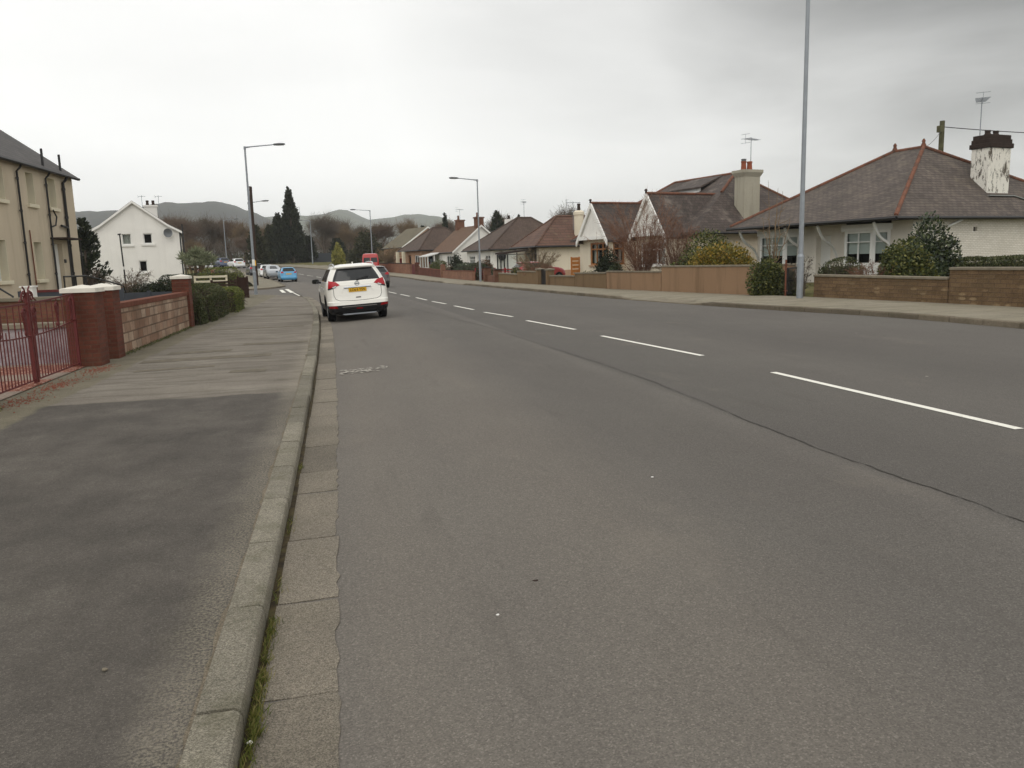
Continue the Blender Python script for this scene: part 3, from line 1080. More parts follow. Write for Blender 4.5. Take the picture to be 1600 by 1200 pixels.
def gz(x, y):
    """ground behind the walls"""
    h = H(x, y)
    wl, wr = xy_at_y(LW, y), xy_at_y(RWF, y)
    if y > 150:
        return h - 0.1
    if wl - 0.2 < x < wr + 0.2:
        return h - 0.4
    if x >= wr + 0.2:
        return h + lerp(-0.4, 0.14, ss(0.0, 0.35, x - wr - 0.2)) + 0.08 * ss(1, 6, x - wr) 
    if 46 < y < 66:
        return h - 0.10
    if 9.6 < y < 15.7 and x > -13:
        return h + lerp(-0.4, 0.0, ss(0, 0.3, wl - 0.2 - x))
    return h + lerp(-0.4, 0.02, ss(0, 0.3, wl - 0.2 - x)) + (0.10 * ss(1, 5, wl - x) if y < 46 else 0)


xs = [-160, -120, -90, -70, -55, -45, -38] + list(np.arange(-33, 36.1, 0.75)) + [38, 42, 48, 56, 70, 90, 120, 160]
ys = list(np.arange(-16, 75, 1.0)) + list(np.arange(75, 180, 2.5)) + [185, 200, 220, 245, 270, 300, 340, 400]
mb = MB()
mb.grid([[(x, y, gz(x, y)) for x in xs] for y in ys])
struct(mb.build('ground', M['ground'], smooth=180, uv=False))
# the country beyond, out to the foot of the hills
mb = MB()
mb.grid([[(x, y, 6.0 - 0.3) for x in np.linspace(-4500, 4500, 19)] for y in (395, 800, 1500, 2500, 3600, 4600)])
mb.grid([[(x, y, H(x, y) - 0.6) for x in (-4500, -1500, -400, -155)] for y in (-300, 0, 70, 110, 150, 230, 330, 396)])
mb.grid([[(x, y, H(x, y) - 0.6) for x in (155, 400, 1500, 4500)] for y in (-300, 0, 70, 110, 150, 230, 330, 396)])
mb.grid([[(x, y, -0.6) for x in (-155, 155)] for y in (-300, -15.5)])
struct(mb.build('open_country', M['ground'], uv=False))

HAZE_BOT = -2.0


def hills(name, prof, r0, r1, r2, seed, mat, wobble):
    """prof: (azimuth deg, elevation deg of the skyline) ; crest at range r1"""
    rg = np.random.default_rng(seed)
    az = np.linspace(prof[0][0], prof[-1][0], 150)
    el = np.interp(az, [p[0] for p in prof], [p[1] for p in prof])
    ph = rg.uniform(0, 6.28, 8)
    rows_ = []
    for t in np.linspace(0, 1, 44):
        r = r0 + (r1 - r0) * min(t / 0.62, 1) + (r2 - r1) * max(0, (t - 0.62) / 0.38)
        u = min(t / 0.62, 1)
        shape = (u * u * (3 - 2 * u)) ** 0.85 if t <= 0.62 else 1 - 0.55 * ss(0.62, 1.0, t)
        row = []
        for a, e in zip(az, el):
            top = r1 * math.tan(R(e)) + 1.6
            w = sum(math.sin(a * (0.55 + 0.37 * k) + ph[k] + t * (3 + 1.7 * k)) / (1 + k) for k in range(6))
            z = top * shape + wobble * w * shape * (1 - shape) * 3 + 1.2 * math.sin(a * 9 + t * 50) * shape * (1 if shape < 0.98 else 0.25)
            row.append((r * math.sin(R(a)), r * math.cos(R(a)), 5.5 + z - 4.0 * (1 - shape) * 0.3))
        rows_.append(row)
    m_ = MB()
    m_.grid(rows_)
    return struct(m_.build(name, mat, smooth=180, uv=False))


hills('moor_hill', [(-60, 2.2), (-45, 2.8), (-32, 3.2), (-22, 3.4), (-15.9, 3.45), (-14.5, 3.42), (-13.0, 3.6), (-11.9, 3.8), (-10.7, 3.95), (-9.8, 3.93), (-9.2, 3.98), (-8, 4.1), (-7.2, 4.08), (-6.6, 3.9),
                      (-5.6, 3.5), (-4.8, 3.2), (-3.8, 2.6), (-2, 1.8), (2, 1.2), (6, 0.8)], 700, 1900, 2700, 3, M['hill_l'], 9)
hills('pasture_hill', [(-14, 2.0), (-8, 2.7), (-5, 3.05), (-3.5, 3.12), (-1.4, 3.12), (-0.7, 3.2), (-0.1, 3.45), (0.35, 3.6), (0.7, 3.62), (1.13, 3.5), (1.64, 3.15), (2.38, 2.9), (3.4, 2.96), (4.75, 3.12), (5.4, 3.13), (6.1, 3.05),
                         (7.45, 2.74), (8.8, 2.3), (11, 2.0), (16, 2.2), (25, 2.0), (40, 1.6), (60, 1.4)], 900, 2600, 3500, 8, M['hill_r'], 14)

# ------------------------------------------------------------------ the air between here and the hills
hz = bpy.data.materials.new('air')
hz.use_nodes = True
ht = hz.node_tree
ht.nodes.clear()
ho = ht.nodes.new('ShaderNodeOutputMaterial')
hv = ht.nodes.new('ShaderNodeVolumePrincipled')
hv.inputs['Color'].default_value = (0.93, 0.95, 0.96, 1)
hv.inputs['Density'].default_value = 0.00027
hv.inputs['Anisotropy'].default_value = 0.0
ht.links.new(hv.outputs[0], ho.inputs['Volume'])
mb = MB()
mb.box(-4700, 4700, -320, 4700, -2.5, 260)
o = mb.build('haze', hz, uv=False)
struct(o, 'stuff')
o['label'] = 'thin grey haze in the air over the street and hills'

# ------------------------------------------------------------------ building helpers
def panel(mb, p0, p1, z0, z1, holes, inw, depth):
    """wall face from p0 to p1 with openings (s0, s1, za, zb) and their reveals"""
    p0, p1, inw = Vector(p0), Vector(p1), Vector(inw)
    Ln = (p1 - p0).length
    d = (p1 - p0) / Ln
    ss_ = sorted({0.0, Ln, *[h[0] for h in holes], *[h[1] for h in holes]})
    zs = sorted({z0, z1, *[h[2] for h in holes], *[h[3] for h in holes]})

    def P(s, z, i=0.0):
        q = p0 + d * s + inw * i
        return (q.x, q.y, z)
    for a, b in zip(ss_, ss_[1:]):
        for c, e in zip(zs, zs[1:]):
            m1, m2 = (a + b) / 2, (c + e) / 2
            if any(h[0] < m1 < h[1] and h[2] < m2 < h[3] for h in holes):
                continue
            mb.poly([P(a, c), P(b, c), P(b, e), P(a, e)])
    for (a, b, c, e) in holes:
        mb.poly([P(a, c), P(a, e), P(a, e, depth), P(a, c, depth)])
        mb.poly([P(b, c), P(b, c, depth), P(b, e, depth), P(b, e)])
        mb.poly([P(a, e), P(b, e), P(b, e, depth), P(a, e, depth)])
        mb.poly([P(a, c), P(a, c, depth), P(b, c, depth), P(b, c)])


def window(root, p0, d, inw, hole, depth, frame='white_up', fr=0.06, mull=(), trans=(), sill=None, blind=0.0, curtain=False, proud=0.0, name='window', glass='glass', back=True, door=False):
    """frame + pane (+ sill, blind) set in an opening; p0, d, inw 2D"""
    p0, d, inw = Vector(p0), Vector(d), Vector(inw)
    a, b, c, e = hole
    i0 = depth - 0.05

    def P(s, z, i):
        q = p0 + d * s + inw * i
        return Vector((q.x, q.y, z))
    mb = MB()
    up_ = Vector((inw.x, inw.y, 0))

    def barz(s, z0, z1, w=fr):
        mb.bar(P(s, z0, i0), P(s, z1, i0), w, 0.06, up=up_)

    def bars(z, s0, s1, w=fr):
        mb.bar(P(s0, z, i0), P(s1, z, i0), 0.06, w, up=(0, 0, 1))
    barz(a + fr / 2, c, e)
    barz(b - fr / 2, c, e)
    bars(c + fr / 2, a + fr, b - fr)
    bars(e - fr / 2, a + fr, b - fr)
    cuts = sorted(mull)
    for s in cuts:
        barz(s, c + fr, e - fr, fr * 0.9)
    xs_ = [a + fr] + [v for s in cuts for v in (s - fr * 0.45, s + fr * 0.45)] + [b - fr]
    for t in trans:
        for k in range(0, len(xs_), 2):
            bars(t, xs_[k], xs_[k + 1], fr * 0.8)
    w = mb.build(name, M[frame], root)
    g = MB()
    g.poly([P(a + fr * 0.6, c + fr * 0.6, i0 + 0.012), P(b - fr * 0.6, c + fr * 0.6, i0 + 0.012), P(b - fr * 0.6, e - fr * 0.6, i0 + 0.012), P(a + fr * 0.6, e - fr * 0.6, i0 + 0.012)])
    g.build('pane', M[glass], w)
    if back:
        g = MB()
        g.bar(P(a, (c + e) / 2, depth + 0.55), P(b, (c + e) / 2, depth + 0.55), 0.04, e - c, up=(0, 0, 1))
        g.build('room_lining', M['dark_room'], w)
    if blind:
        g = MB()
        g.bar(P(a + fr, e - (e - c) * blind / 2, depth + 0.05), P(b - fr, e - (e - c) * blind / 2, depth + 0.05), 0.012, (e - c) * blind, up=(0, 0, 1))
        g.build('blind', M['blind'], w)
    if curtain:
        g = MB()
        for s0, s1 in ((a + fr, a + (b - a) * 0.34), (b - (b - a) * 0.34, b - fr)) if curtain != 'full' else ((a + fr, b - fr),):
            rows_ = []
            for z in (c + fr, e - fr):
                rows_.append([P(lerp(s0, s1, t / 14), z, depth + 0.09 + 0.02 * math.sin(t * 1.9)) for t in range(15)])
            g.grid(rows_)
        g.build('curtain', M['curtain'], w)
    if sill:
        g = MB()
        o, t, mt = sill
        q0, q1 = P(a - o, c - t / 2 - 0.001, (i0 - 0.10) / 2), P(b + o, c - t / 2 - 0.001, (i0 - 0.10) / 2)
        g.bar(q0, q1, i0 + 0.10 - 0.03 + 0.03, t, up=(0, 0, 1))
        g.build('sill', M[mt], w)
    return w


def shell(root, x0, x1, y0, y1, z0, z1, mat, holes=None, depth=0.14, name='wall', mb=None):
    holes = holes or {}
    own = mb is None
    mb = mb or MB()
    panel(mb, (x0, y0), (x0, y1), z0, z1, holes.get('front', []), (1, 0), depth)
    panel(mb, (x0, y0), (x1, y0), z0, z1, holes.get('near', []), (0, 1), depth)
    panel(mb, (x1, y0), (x1, y1), z0, z1, holes.get('back', []), (-1, 0), depth)
    panel(mb, (x0, y1), (x1, y1), z0, z1, holes.get('far', []), (0, -1), depth)
    if own:
        return mb.build(name, M[mat], root)
    return mb


def hip_roof(root, x0, x1, y0, y1, ze, A, B, mat, th=0.13, soffit=True):
    c00, c10, c11, c01 = (x0, y0, ze), (x1, y0, ze), (x1, y1, ze), (x0, y1, ze)
    mb = MB()
    if abs(A[0] - B[0]) > abs(A[1] - B[1]):      # ridge along x
        mb.poly([c00, A, c01][::-1]).poly([c00, c10, B, A]).poly([c10, c11, B]).poly([c11, c01, A, B])
    else:                                          # ridge along y
        mb.poly([c00, c10, A]).poly([c00, A, B, c01]).poly([c01, B, c11]).poly([c10, c11, B, A])
    for p, q in ((c00, c10), (c10, c11), (c11, c01), (c01, c00)):
        mb.poly([p, (p[0], p[1], ze - th), (q[0], q[1], ze - th), q])
    mb.poly([(x0, y0, ze - th), (x0, y1, ze - th), (x1, y1, ze - th), (x1, y0, ze - th)])
    return mb.build('roof', M[mat], root)


def ridge_tiles(root, edges, mat='terracotta', r=0.095, step=0.45):
    mb = MB()
    for p, q in edges:
        p, q = Vector(p), Vector(q)
        n = max(2, int((q - p).length / step))
        for i in range(n):
            a, b = p.lerp(q, i / n), p.lerp(q, (i + 0.97) / n)
            d = (b - a) * 0.08
            mb.tube([a, a + d, b - d, b], [r * 0.88, r, r, r * 1.1], 7)
    return mb.build('ridge_tiles', M[mat], root, smooth=50)


def gutters(root, runs, mat='black', r=0.06, name='gutter'):
    mb = MB()
    for run in runs:
        mb.tube(run, r, 6)
    return mb.build(name, M[mat], root, smooth=50)


def aerial(root_loc, hgt, label, rz=0.4, name='tv_aerial', els=6, k=1.0):
    t = thing(name, root_loc, rz, label, 'aerial', 'television aerials on the roofs')
    mb = MB()
    mb.tube([(0, 0, 0), (0, 0, hgt)], 0.022, 6)
    mb.build('mast', M['steel'], t)
    mb = MB()
    z = hgt - 0.12
    P = lambda x, y, dz: (x * k, y * k, z + dz * k)
    mb.tube([P(-0.55, 0, 0), P(0.65, 0, 0.04)], 0.016, 5)
    for i in range(els):
        x = -0.5 + i * 1.1 / (els - 1)
        w = 0.30 - 0.12 * i / els
        mb.tube([P(x, -w, 0.02), P(x, w, 0.02)], 0.012, 4)
    for dz in (0.24, -0.22):
        mb.tube([P(-0.55, -0.28, dz), P(-0.55, 0.28, dz)], 0.01, 4)
    mb.tube([P(-0.55, 0, -0.25), P(-0.55, 0, 0.26)], 0.01, 4)
    mb.build('antenna', M['steel'], t)
    return t


def pots(root, spots, z, h=0.45, r=0.13, mat='pot', name='chimney_pot'):
    for x, y in spots:
        mb = MB()
        mb.tube([(x, y, z), (x, y, z + 0.06), (x, y, z + 0.08), (x, y, z + h - 0.1), (x, y, z + h - 0.08), (x, y, z + h)], [r * 1.15, r * 1.15, r, r * 0.85, r * 1.0, r * 1.0], 10)
        mb.build(name, M[mat], root, smooth=40)


def garden_wall(pts, tops, label, cat, mat, cope, thick=0.23, ct=0.06, over=0.03, zb=-0.3, group='garden walls along the footways', name='garden_wall', ends=(0, 0), z_abs=True):
    """low wall through world points; tops[i] = height of the run i above the land"""
    o = Vector((pts[0][0], pts[0][1], 0))
    t = thing(name, o, 0, label, cat, group)
    a, b = MB(), MB()
    for i, (p, q) in enumerate(zip(pts, pts[1:])):
        p, q = Vector((p[0], p[1])), Vector((q[0], q[1]))
        d = (q - p).normalized()
        nr = Vector((d.y, -d.x))
        n = max(1, int((q - p).length / 6))
        for k in range(n):
            u, v = p.lerp(q, k / n), p.lerp(q, (k + 1) / n)
            h0, h1 = H(u.x, u.y), H(v.x, v.y)
            tp = tops[i] if isinstance(tops[i], (tuple, list)) else (tops[i], tops[i])
            t0, t1 = lerp(tp[0], tp[1], k / n), lerp(tp[0], tp[1], (k + 1) / n)
            for m_, w, za0, za1, zb0, zb1 in ((a, thick / 2, h0 + zb, h1 + zb, h0 + t0 - ct, h1 + t1 - ct), (b, thick / 2 + over, h0 + t0 - ct, h1 + t1 - ct, h0 + t0, h1 + t1)):
                if w == 0 or (m_ is b and not cope):
                    continue
                q0 = [(u + nr * w - Vector((o.x, o.y))), (u - nr * w - Vector((o.x, o.y)))]
                q1 = [(v + nr * w - Vector((o.x, o.y))), (v - nr * w - Vector((o.x, o.y)))]
                nn = len(m_.v)
                m_.v += [(q0[0].x, q0[0].y, za0), (q0[1].x, q0[1].y, za0), (q0[1].x, q0[1].y, zb0), (q0[0].x, q0[0].y, zb0),
                         (q1[0].x, q1[0].y, za1), (q1[1].x, q1[1].y, za1), (q1[1].x, q1[1].y, zb1), (q1[0].x, q1[0].y, zb1)]
                fs = [(0, 4, 5, 1), (1, 5, 6, 2), (2, 6, 7, 3), (3, 7, 4, 0)]
                if k == 0:
                    fs.append((0, 1, 2, 3))
                if k == n - 1:
                    fs.append((7, 6, 5, 4))
                for f in fs:
                    m_.f.append(tuple(nn + j for j in f))
    a.build('masonry', M[mat], t)
    if cope:
        b.build('coping', M[cope], t, bevel=0.012)
    return t


def pillar(x, y, w, h, label, mat='brick', cap='cap_white', capw=0.06, capt=0.07, peak=0.06, rz=0.0, group='gate pillars', z0=None):
    z0 = H(x, y) if z0 is None else z0
    t = thing('gate_pillar', (x, y, z0), rz, label, 'pillar', group)
    mb = MB()
    mb.box(-w / 2, w / 2, -w / 2, w / 2, -0.35, h)
    mb.build('shaft', M[mat], t)
    k = w / 2 + capw
    mb = MB()
    b = [(-k, -k, h), (k, -k, h), (k, k, h), (-k, k, h)]
    c = [(p[0], p[1], h + capt) for p in b]
    n = len(mb.v)
    mb.poly(b[::-1])
    for i in range(4):
        j = (i + 1) % 4
        mb.poly([b[i], b[j], c[j], c[i]])
        mb.poly([c[i], c[j], (0, 0, h + capt + peak)])
    mb.build('cap', M[cap], t)
    return t


# ------------------------------------------------------------------ planting helpers
def shrub(name, loc, rx, ry, rz_, n, size, mat, label, cat='shrub', group='shrubs in the front gardens', seed=1, lobes=7, stem='twig_dark', flat=0.0, aspect=0.6, upb=0.1, fill=0.35):
    n, size = int(n * 1.7), size * 1.3
    rg = np.random.default_rng(seed)
    t = thing(name, loc, 0, label, cat, group)
    c = rg.normal(size=(lobes, 3))
    c /= np.linalg.norm(c, axis=1)[:, None]
    c[:, 2] = np.abs(c[:, 2]) * 0.9 + 0.05
    c *= rg.uniform(0.38, 0.78, size=(lobes, 1))
    c = np.vstack([c, [[0, 0, 0.42]]])
    rr = rg.uniform(0.26, 0.50, size=lobes + 1)
    rr[-1] = 0.58
    k = rg.choice(lobes + 1, size=n, p=rr ** 2 / (rr ** 2).sum())
    d = rg.normal(size=(n, 3))
    d /= np.linalg.norm(d, axis=1)[:, None]
    rad = np.where(rg.random(n) < fill, rg.random(n) ** 0.5, rg.uniform(0.78, 1.14, n))
    P = c[k] + d * rr[k][:, None] * rad[:, None]
    P[:, 2] = np.abs(P[:, 2])
    P *= np.array([rx, ry, rz_]) * np.array([1, 1, 1.0])
    leaves('foliage', P, size, M[mat], t, rg, aspect, upb, dirs=d, jitter=0.8)
    segs = []
    for i in range(lobes + 1):
        a = np.array([rg.uniform(-0.1, 0.1) * rx, rg.uniform(-0.1, 0.1) * ry, -0.1])
        b = c[i] * np.array([rx, ry, rz_])
        m_ = (a + b) / 2 + rg.normal(size=3) * 0.05 * rx
        segs += [(a, m_, 0.022, 0.016), (m_, b, 0.016, 0.008)]
        for _ in range(5):
            e = b + rg.normal(size=3) * rr[i] * 0.6 * np.array([rx, ry, rz_])
            e[2] = max(e[2], 0.03)
            segs.append((b, e, 0.008, 0.004))
    seg_mesh('stems', segs, M[stem], t)
    return t


def hedge(loc, rz, lx, ly, h, mat, label, size=0.06, dens=420, seed=3, rounded=0.12, group='clipped hedges', name='clipped_hedge', bump=0.05):
    """box hedge: dense leaf skin over a twiggy inside"""
    rg = np.random.default_rng(seed)
    t = thing(name, loc, rz, label, 'hedge', group)
    area = 2 * (lx + ly) * h + lx * ly
    n = int(area * dens)
    face = rg.choice(5, size=n, p=np.array([ly * h, ly * h, lx * h, lx * h, lx * ly]) / area)
    u, v = rg.random(n), rg.random(n)
    P = np.empty((n, 3))
    D = np.zeros((n, 3))
    for f in range(5):
        k = face == f
        if f < 2:
            P[k] = np.c_[np.full(k.sum(), (f - 0.5) * lx), (u[k] - 0.5) * ly, v[k] * h]
        elif f < 4:
            P[k] = np.c_[(u[k] - 0.5) * lx, np.full(k.sum(), (f - 2.5) * ly), v[k] * h]
        else:
            P[k] = np.c_[(u[k] - 0.5) * lx, (v[k] - 0.5) * ly, np.full(k.sum(), h)]
    # round the shoulders
    ex = np.clip(np.abs(P[:, 0]) - (lx / 2 - rounded), 0, None)
    ey = np.clip(np.abs(P[:, 1]) - (ly / 2 - rounded), 0, None)
    P[:, 2] -= (ex ** 2 + ey ** 2) / rounded * 0.9 * (P[:, 2] > h - rounded)
    ez = np.clip(P[:, 2] - (h - rounded), 0, None) / rounded
    P[:, 0] *= 1 - 0.35 * rounded / (lx / 2) * ez ** 2
    P[:, 1] *= 1 - 0.35 * rounded / (ly / 2) * ez ** 2
    w = bump * (np.sin(P[:, 0] * 5 + seed) + np.sin(P[:, 1] * 4.3 + 2 * seed) + np.sin(P[:, 2] * 6 + P[:, 1] * 3))
    q = P * np.array([1 / lx, 1 / ly, 0.6 / h]) - np.array([0, 0, 0.25])
    q /= np.linalg.norm(q, axis=1)[:, None] + 1e-6
    P += q * (w * 0.5 + rg.normal(size=n) * 0.012 - np.where(rg.random(n) < 0.4, rg.random(n) * 0.10, 0))[:, None]
    P[:, 2] = np.clip(P[:, 2], 0.01, None)
    leaves('foliage', P, size, M[mat], t, rg, 0.62, 0.1, dirs=q, jitter=0.9)
    segs = []
    for i in range(int(lx * ly * 60) + 60):
        a = np.array([rg.uniform(-0.42, 0.42) * lx, rg.uniform(-0.42, 0.42) * ly, 0])
        b = a + np.array([rg.normal() * 0.06, rg.normal() * 0.06, h * rg.uniform(0.7, 0.93)])
        b[0] = np.clip(b[0], -lx * 0.42, lx * 0.42)
        b[1] = np.clip(b[1], -ly * 0.45, ly * 0.45)
        segs.append((a, b, 0.02, 0.008))
        m_ = (a + b) / 2
        for _ in range(3):
            segs.append((m_, m_ + rg.normal(size=3) * np.array([lx * 0.2, 0.2, 0.18]), 0.012, 0.005))
    seg_mesh('stems', segs, M['twig_dark'], t)
    return t


def branching(rg, base, h, spread, levels=4, kids=4, r0=0.16, upright=0.55, trunk=0.3, wob=0.12, lean=(0, 0)):
    """returns (trunk segments, crown segments)"""
    T, Cn = [], []

    def grow(p, d, ln, r, lv):
        n = 3 if lv < 2 else 2
        seg = []
        q = p
        for i in range(n):
            d2 = d + rg.normal(size=3) * wob
            d2[2] += 0.06
            d2 /= np.linalg.norm(d2)
            e = q + d2 * ln / n
            ra, rb = r * (1 - 0.45 * i / n), r * (1 - 0.45 * (i + 1) / n)
            (T if lv == 0 else Cn).append((q, e, ra, rb))
            seg.append((q, e, rb))
            q, d = e, d2
        if lv >= levels:
            return
        nk = kids + int(rg.integers(0, 2)) + (1 if lv == 0 else 0)
        for k in range(nk):
            t = rg.uniform(0.35 if lv else 0.55, 1.0)
            i = min(int(t * n), n - 1)
            a, e, rb = seg[i]
            s = a + (e - a) * (t * n - i)
            ph = 2.4 * k + rg.uniform(0, 1.2)
            side = np.array([math.cos(ph), math.sin(ph), 0])
            nd = d * upright + side * spread * rg.uniform(0.5, 1.1) + np.array([0, 0, 0.28])
            nd /= np.linalg.norm(nd)
            grow(s, nd, ln * rg.uniform(0.55, 0.8), max(rb * 0.6, 0.006), lv + 1)
    d0 = np.array([lean[0], lean[1], 1.0])
    grow(np.array(base, float), d0 / np.linalg.norm(d0), h * trunk, r0, 0)
    return T, Cn


def bare_tree(loc, h, label, seed=1, spread=0.7, levels=5, kids=3, mat='twig', r0=0.15, trunk=0.34, upright=0.7, group='bare winter trees beyond the bend', name='bare_tree', twig=None, rz=0.0, haze_leaf=None, cat='tree'):
    rg = np.random.default_rng(seed)
    t = thing(name, loc, rz, label, cat, group)
    T, Cn = branching(rg, (0, 0, -0.1), h, spread, levels, kids, r0, upright, trunk)
    top = max(s[1][2] for s in Cn)
    k = h / top
    sc = lambda S: [(a * k, b * k, r_ * k if r_ > 0.02 else r_, q_ * k if q_ > 0.02 else q_) for a, b, r_, q_ in S]
    T, Cn = sc(T), sc(Cn)
    if twig:
        ex = []
        ends = [s for s in Cn if s[3] <= twig[2] * 2.5]
        for s in ends:
            for _ in range(twig[0]):
                v = (s[1] - s[0])
                v = v / (np.linalg.norm(v) + 1e-9) + rg.normal(size=3) * 0.55
                p = s[0] + (s[1] - s[0]) * rg.random()
                ex.append((p, p + v * twig[1] * rg.uniform(0.4, 1.1), twig[2], twig[2] * 0.6))
        Cn = Cn + ex
    seg_mesh('trunk', T, M['bark'], t, 6)
    seg_mesh('crown', Cn, M[mat], t, 3)
    return t


def conifer(loc, h, rad, label, seed=1, mat='conifer', n=7000, size=0.45, group='dark conifers by the bend', name='conifer_tree', taper=0.9, tips=1.0, base=0.04):
    rg = np.random.default_rng(seed)
    t = thing(name, loc, 0, label, 'tree', group)
    seg_mesh('trunk', [(np.array([0, 0, -0.2]), np.array([0, 0, h * 0.5]), 0.028 * h, 0.016 * h), (np.array([0, 0, h * 0.5]), np.array([0, 0, h * 0.97]), 0.016 * h, 0.01)], M['bark'], t, 7)
    nb = 130
    z = h * (base + (0.985 - base) * rg.random(nb) ** 0.85)
    ang = rg.uniform(0, 6.283, nb)
    prof = np.clip(1 - z / h, 0, 1) ** taper
    ln = rad * prof * rg.uniform(0.62, 1.18, nb) * (0.55 + 0.45 * np.clip(z / (0.22 * h), 0, 1)) + 0.12
    w = ln + 0.2
    k = rg.choice(nb, size=n, p=w / w.sum())
    s = rg.random(n) ** 0.6
    th = ang[k] + rg.normal(size=n) * 0.22
    r = ln[k] * s
    P = np.c_[np.cos(th) * r, np.sin(th) * r, z[k] + 0.38 * ln[k] * (s ** 2 * 0.9 - 0.25) + rg.normal(size=n) * 0.035 * h * (0.35 + 0.5 * prof[k])]
    P[:, 2] = np.clip(P[:, 2], 0.05, h * 1.01)
    D = np.c_[np.cos(th), np.sin(th), np.full(n, 0.7)]
    leaves('crown', P, size, M[mat], t, rg, 0.42, 0.3, dirs=D, jitter=0.5)
    return t

# ------------------------------------------------------------------ vehicles
# levels of a tall hatch: (height, rear x, front x, half width); rear bumper at x = 0, nose at x = L, z up
TALL = [(0.24, 0.16, 4.50, 0.80), (0.31, 0.07, 4.58, 0.870), (0.40, 0.02, 4.63, 0.895), (0.50, 0.0, 4.64, 0.905), (0.505, 0.005, 4.64, 0.906), (0.60, 0.02, 4.64, 0.910),
        (0.63, 0.06, 4.64, 0.910), (0.74, 0.085, 4.63, 0.912), (0.86, 0.10, 4.61, 0.912), (0.98, 0.115, 4.57, 0.906), (1.08, 0.13, 4.50, 0.890), (1.175, 0.165, 4.38, 0.862),
        (1.20, 0.185, 3.42, 0.848), (1.32, 0.265, 3.14, 0.800), (1.45, 0.355, 2.83, 0.735), (1.555, 0.43, 2.56, 0.675), (1.565, 0.40, 2.53, 0.668), (1.60, 0.375, 2.44, 0.640),
        (1.635, 0.40, 2.34, 0.600), (1.66, 0.52, 2.22, 0.53), (1.685, 0.85, 1.98, 0.36)]
BELT, GTOP, CLAD = 12, 15, 4


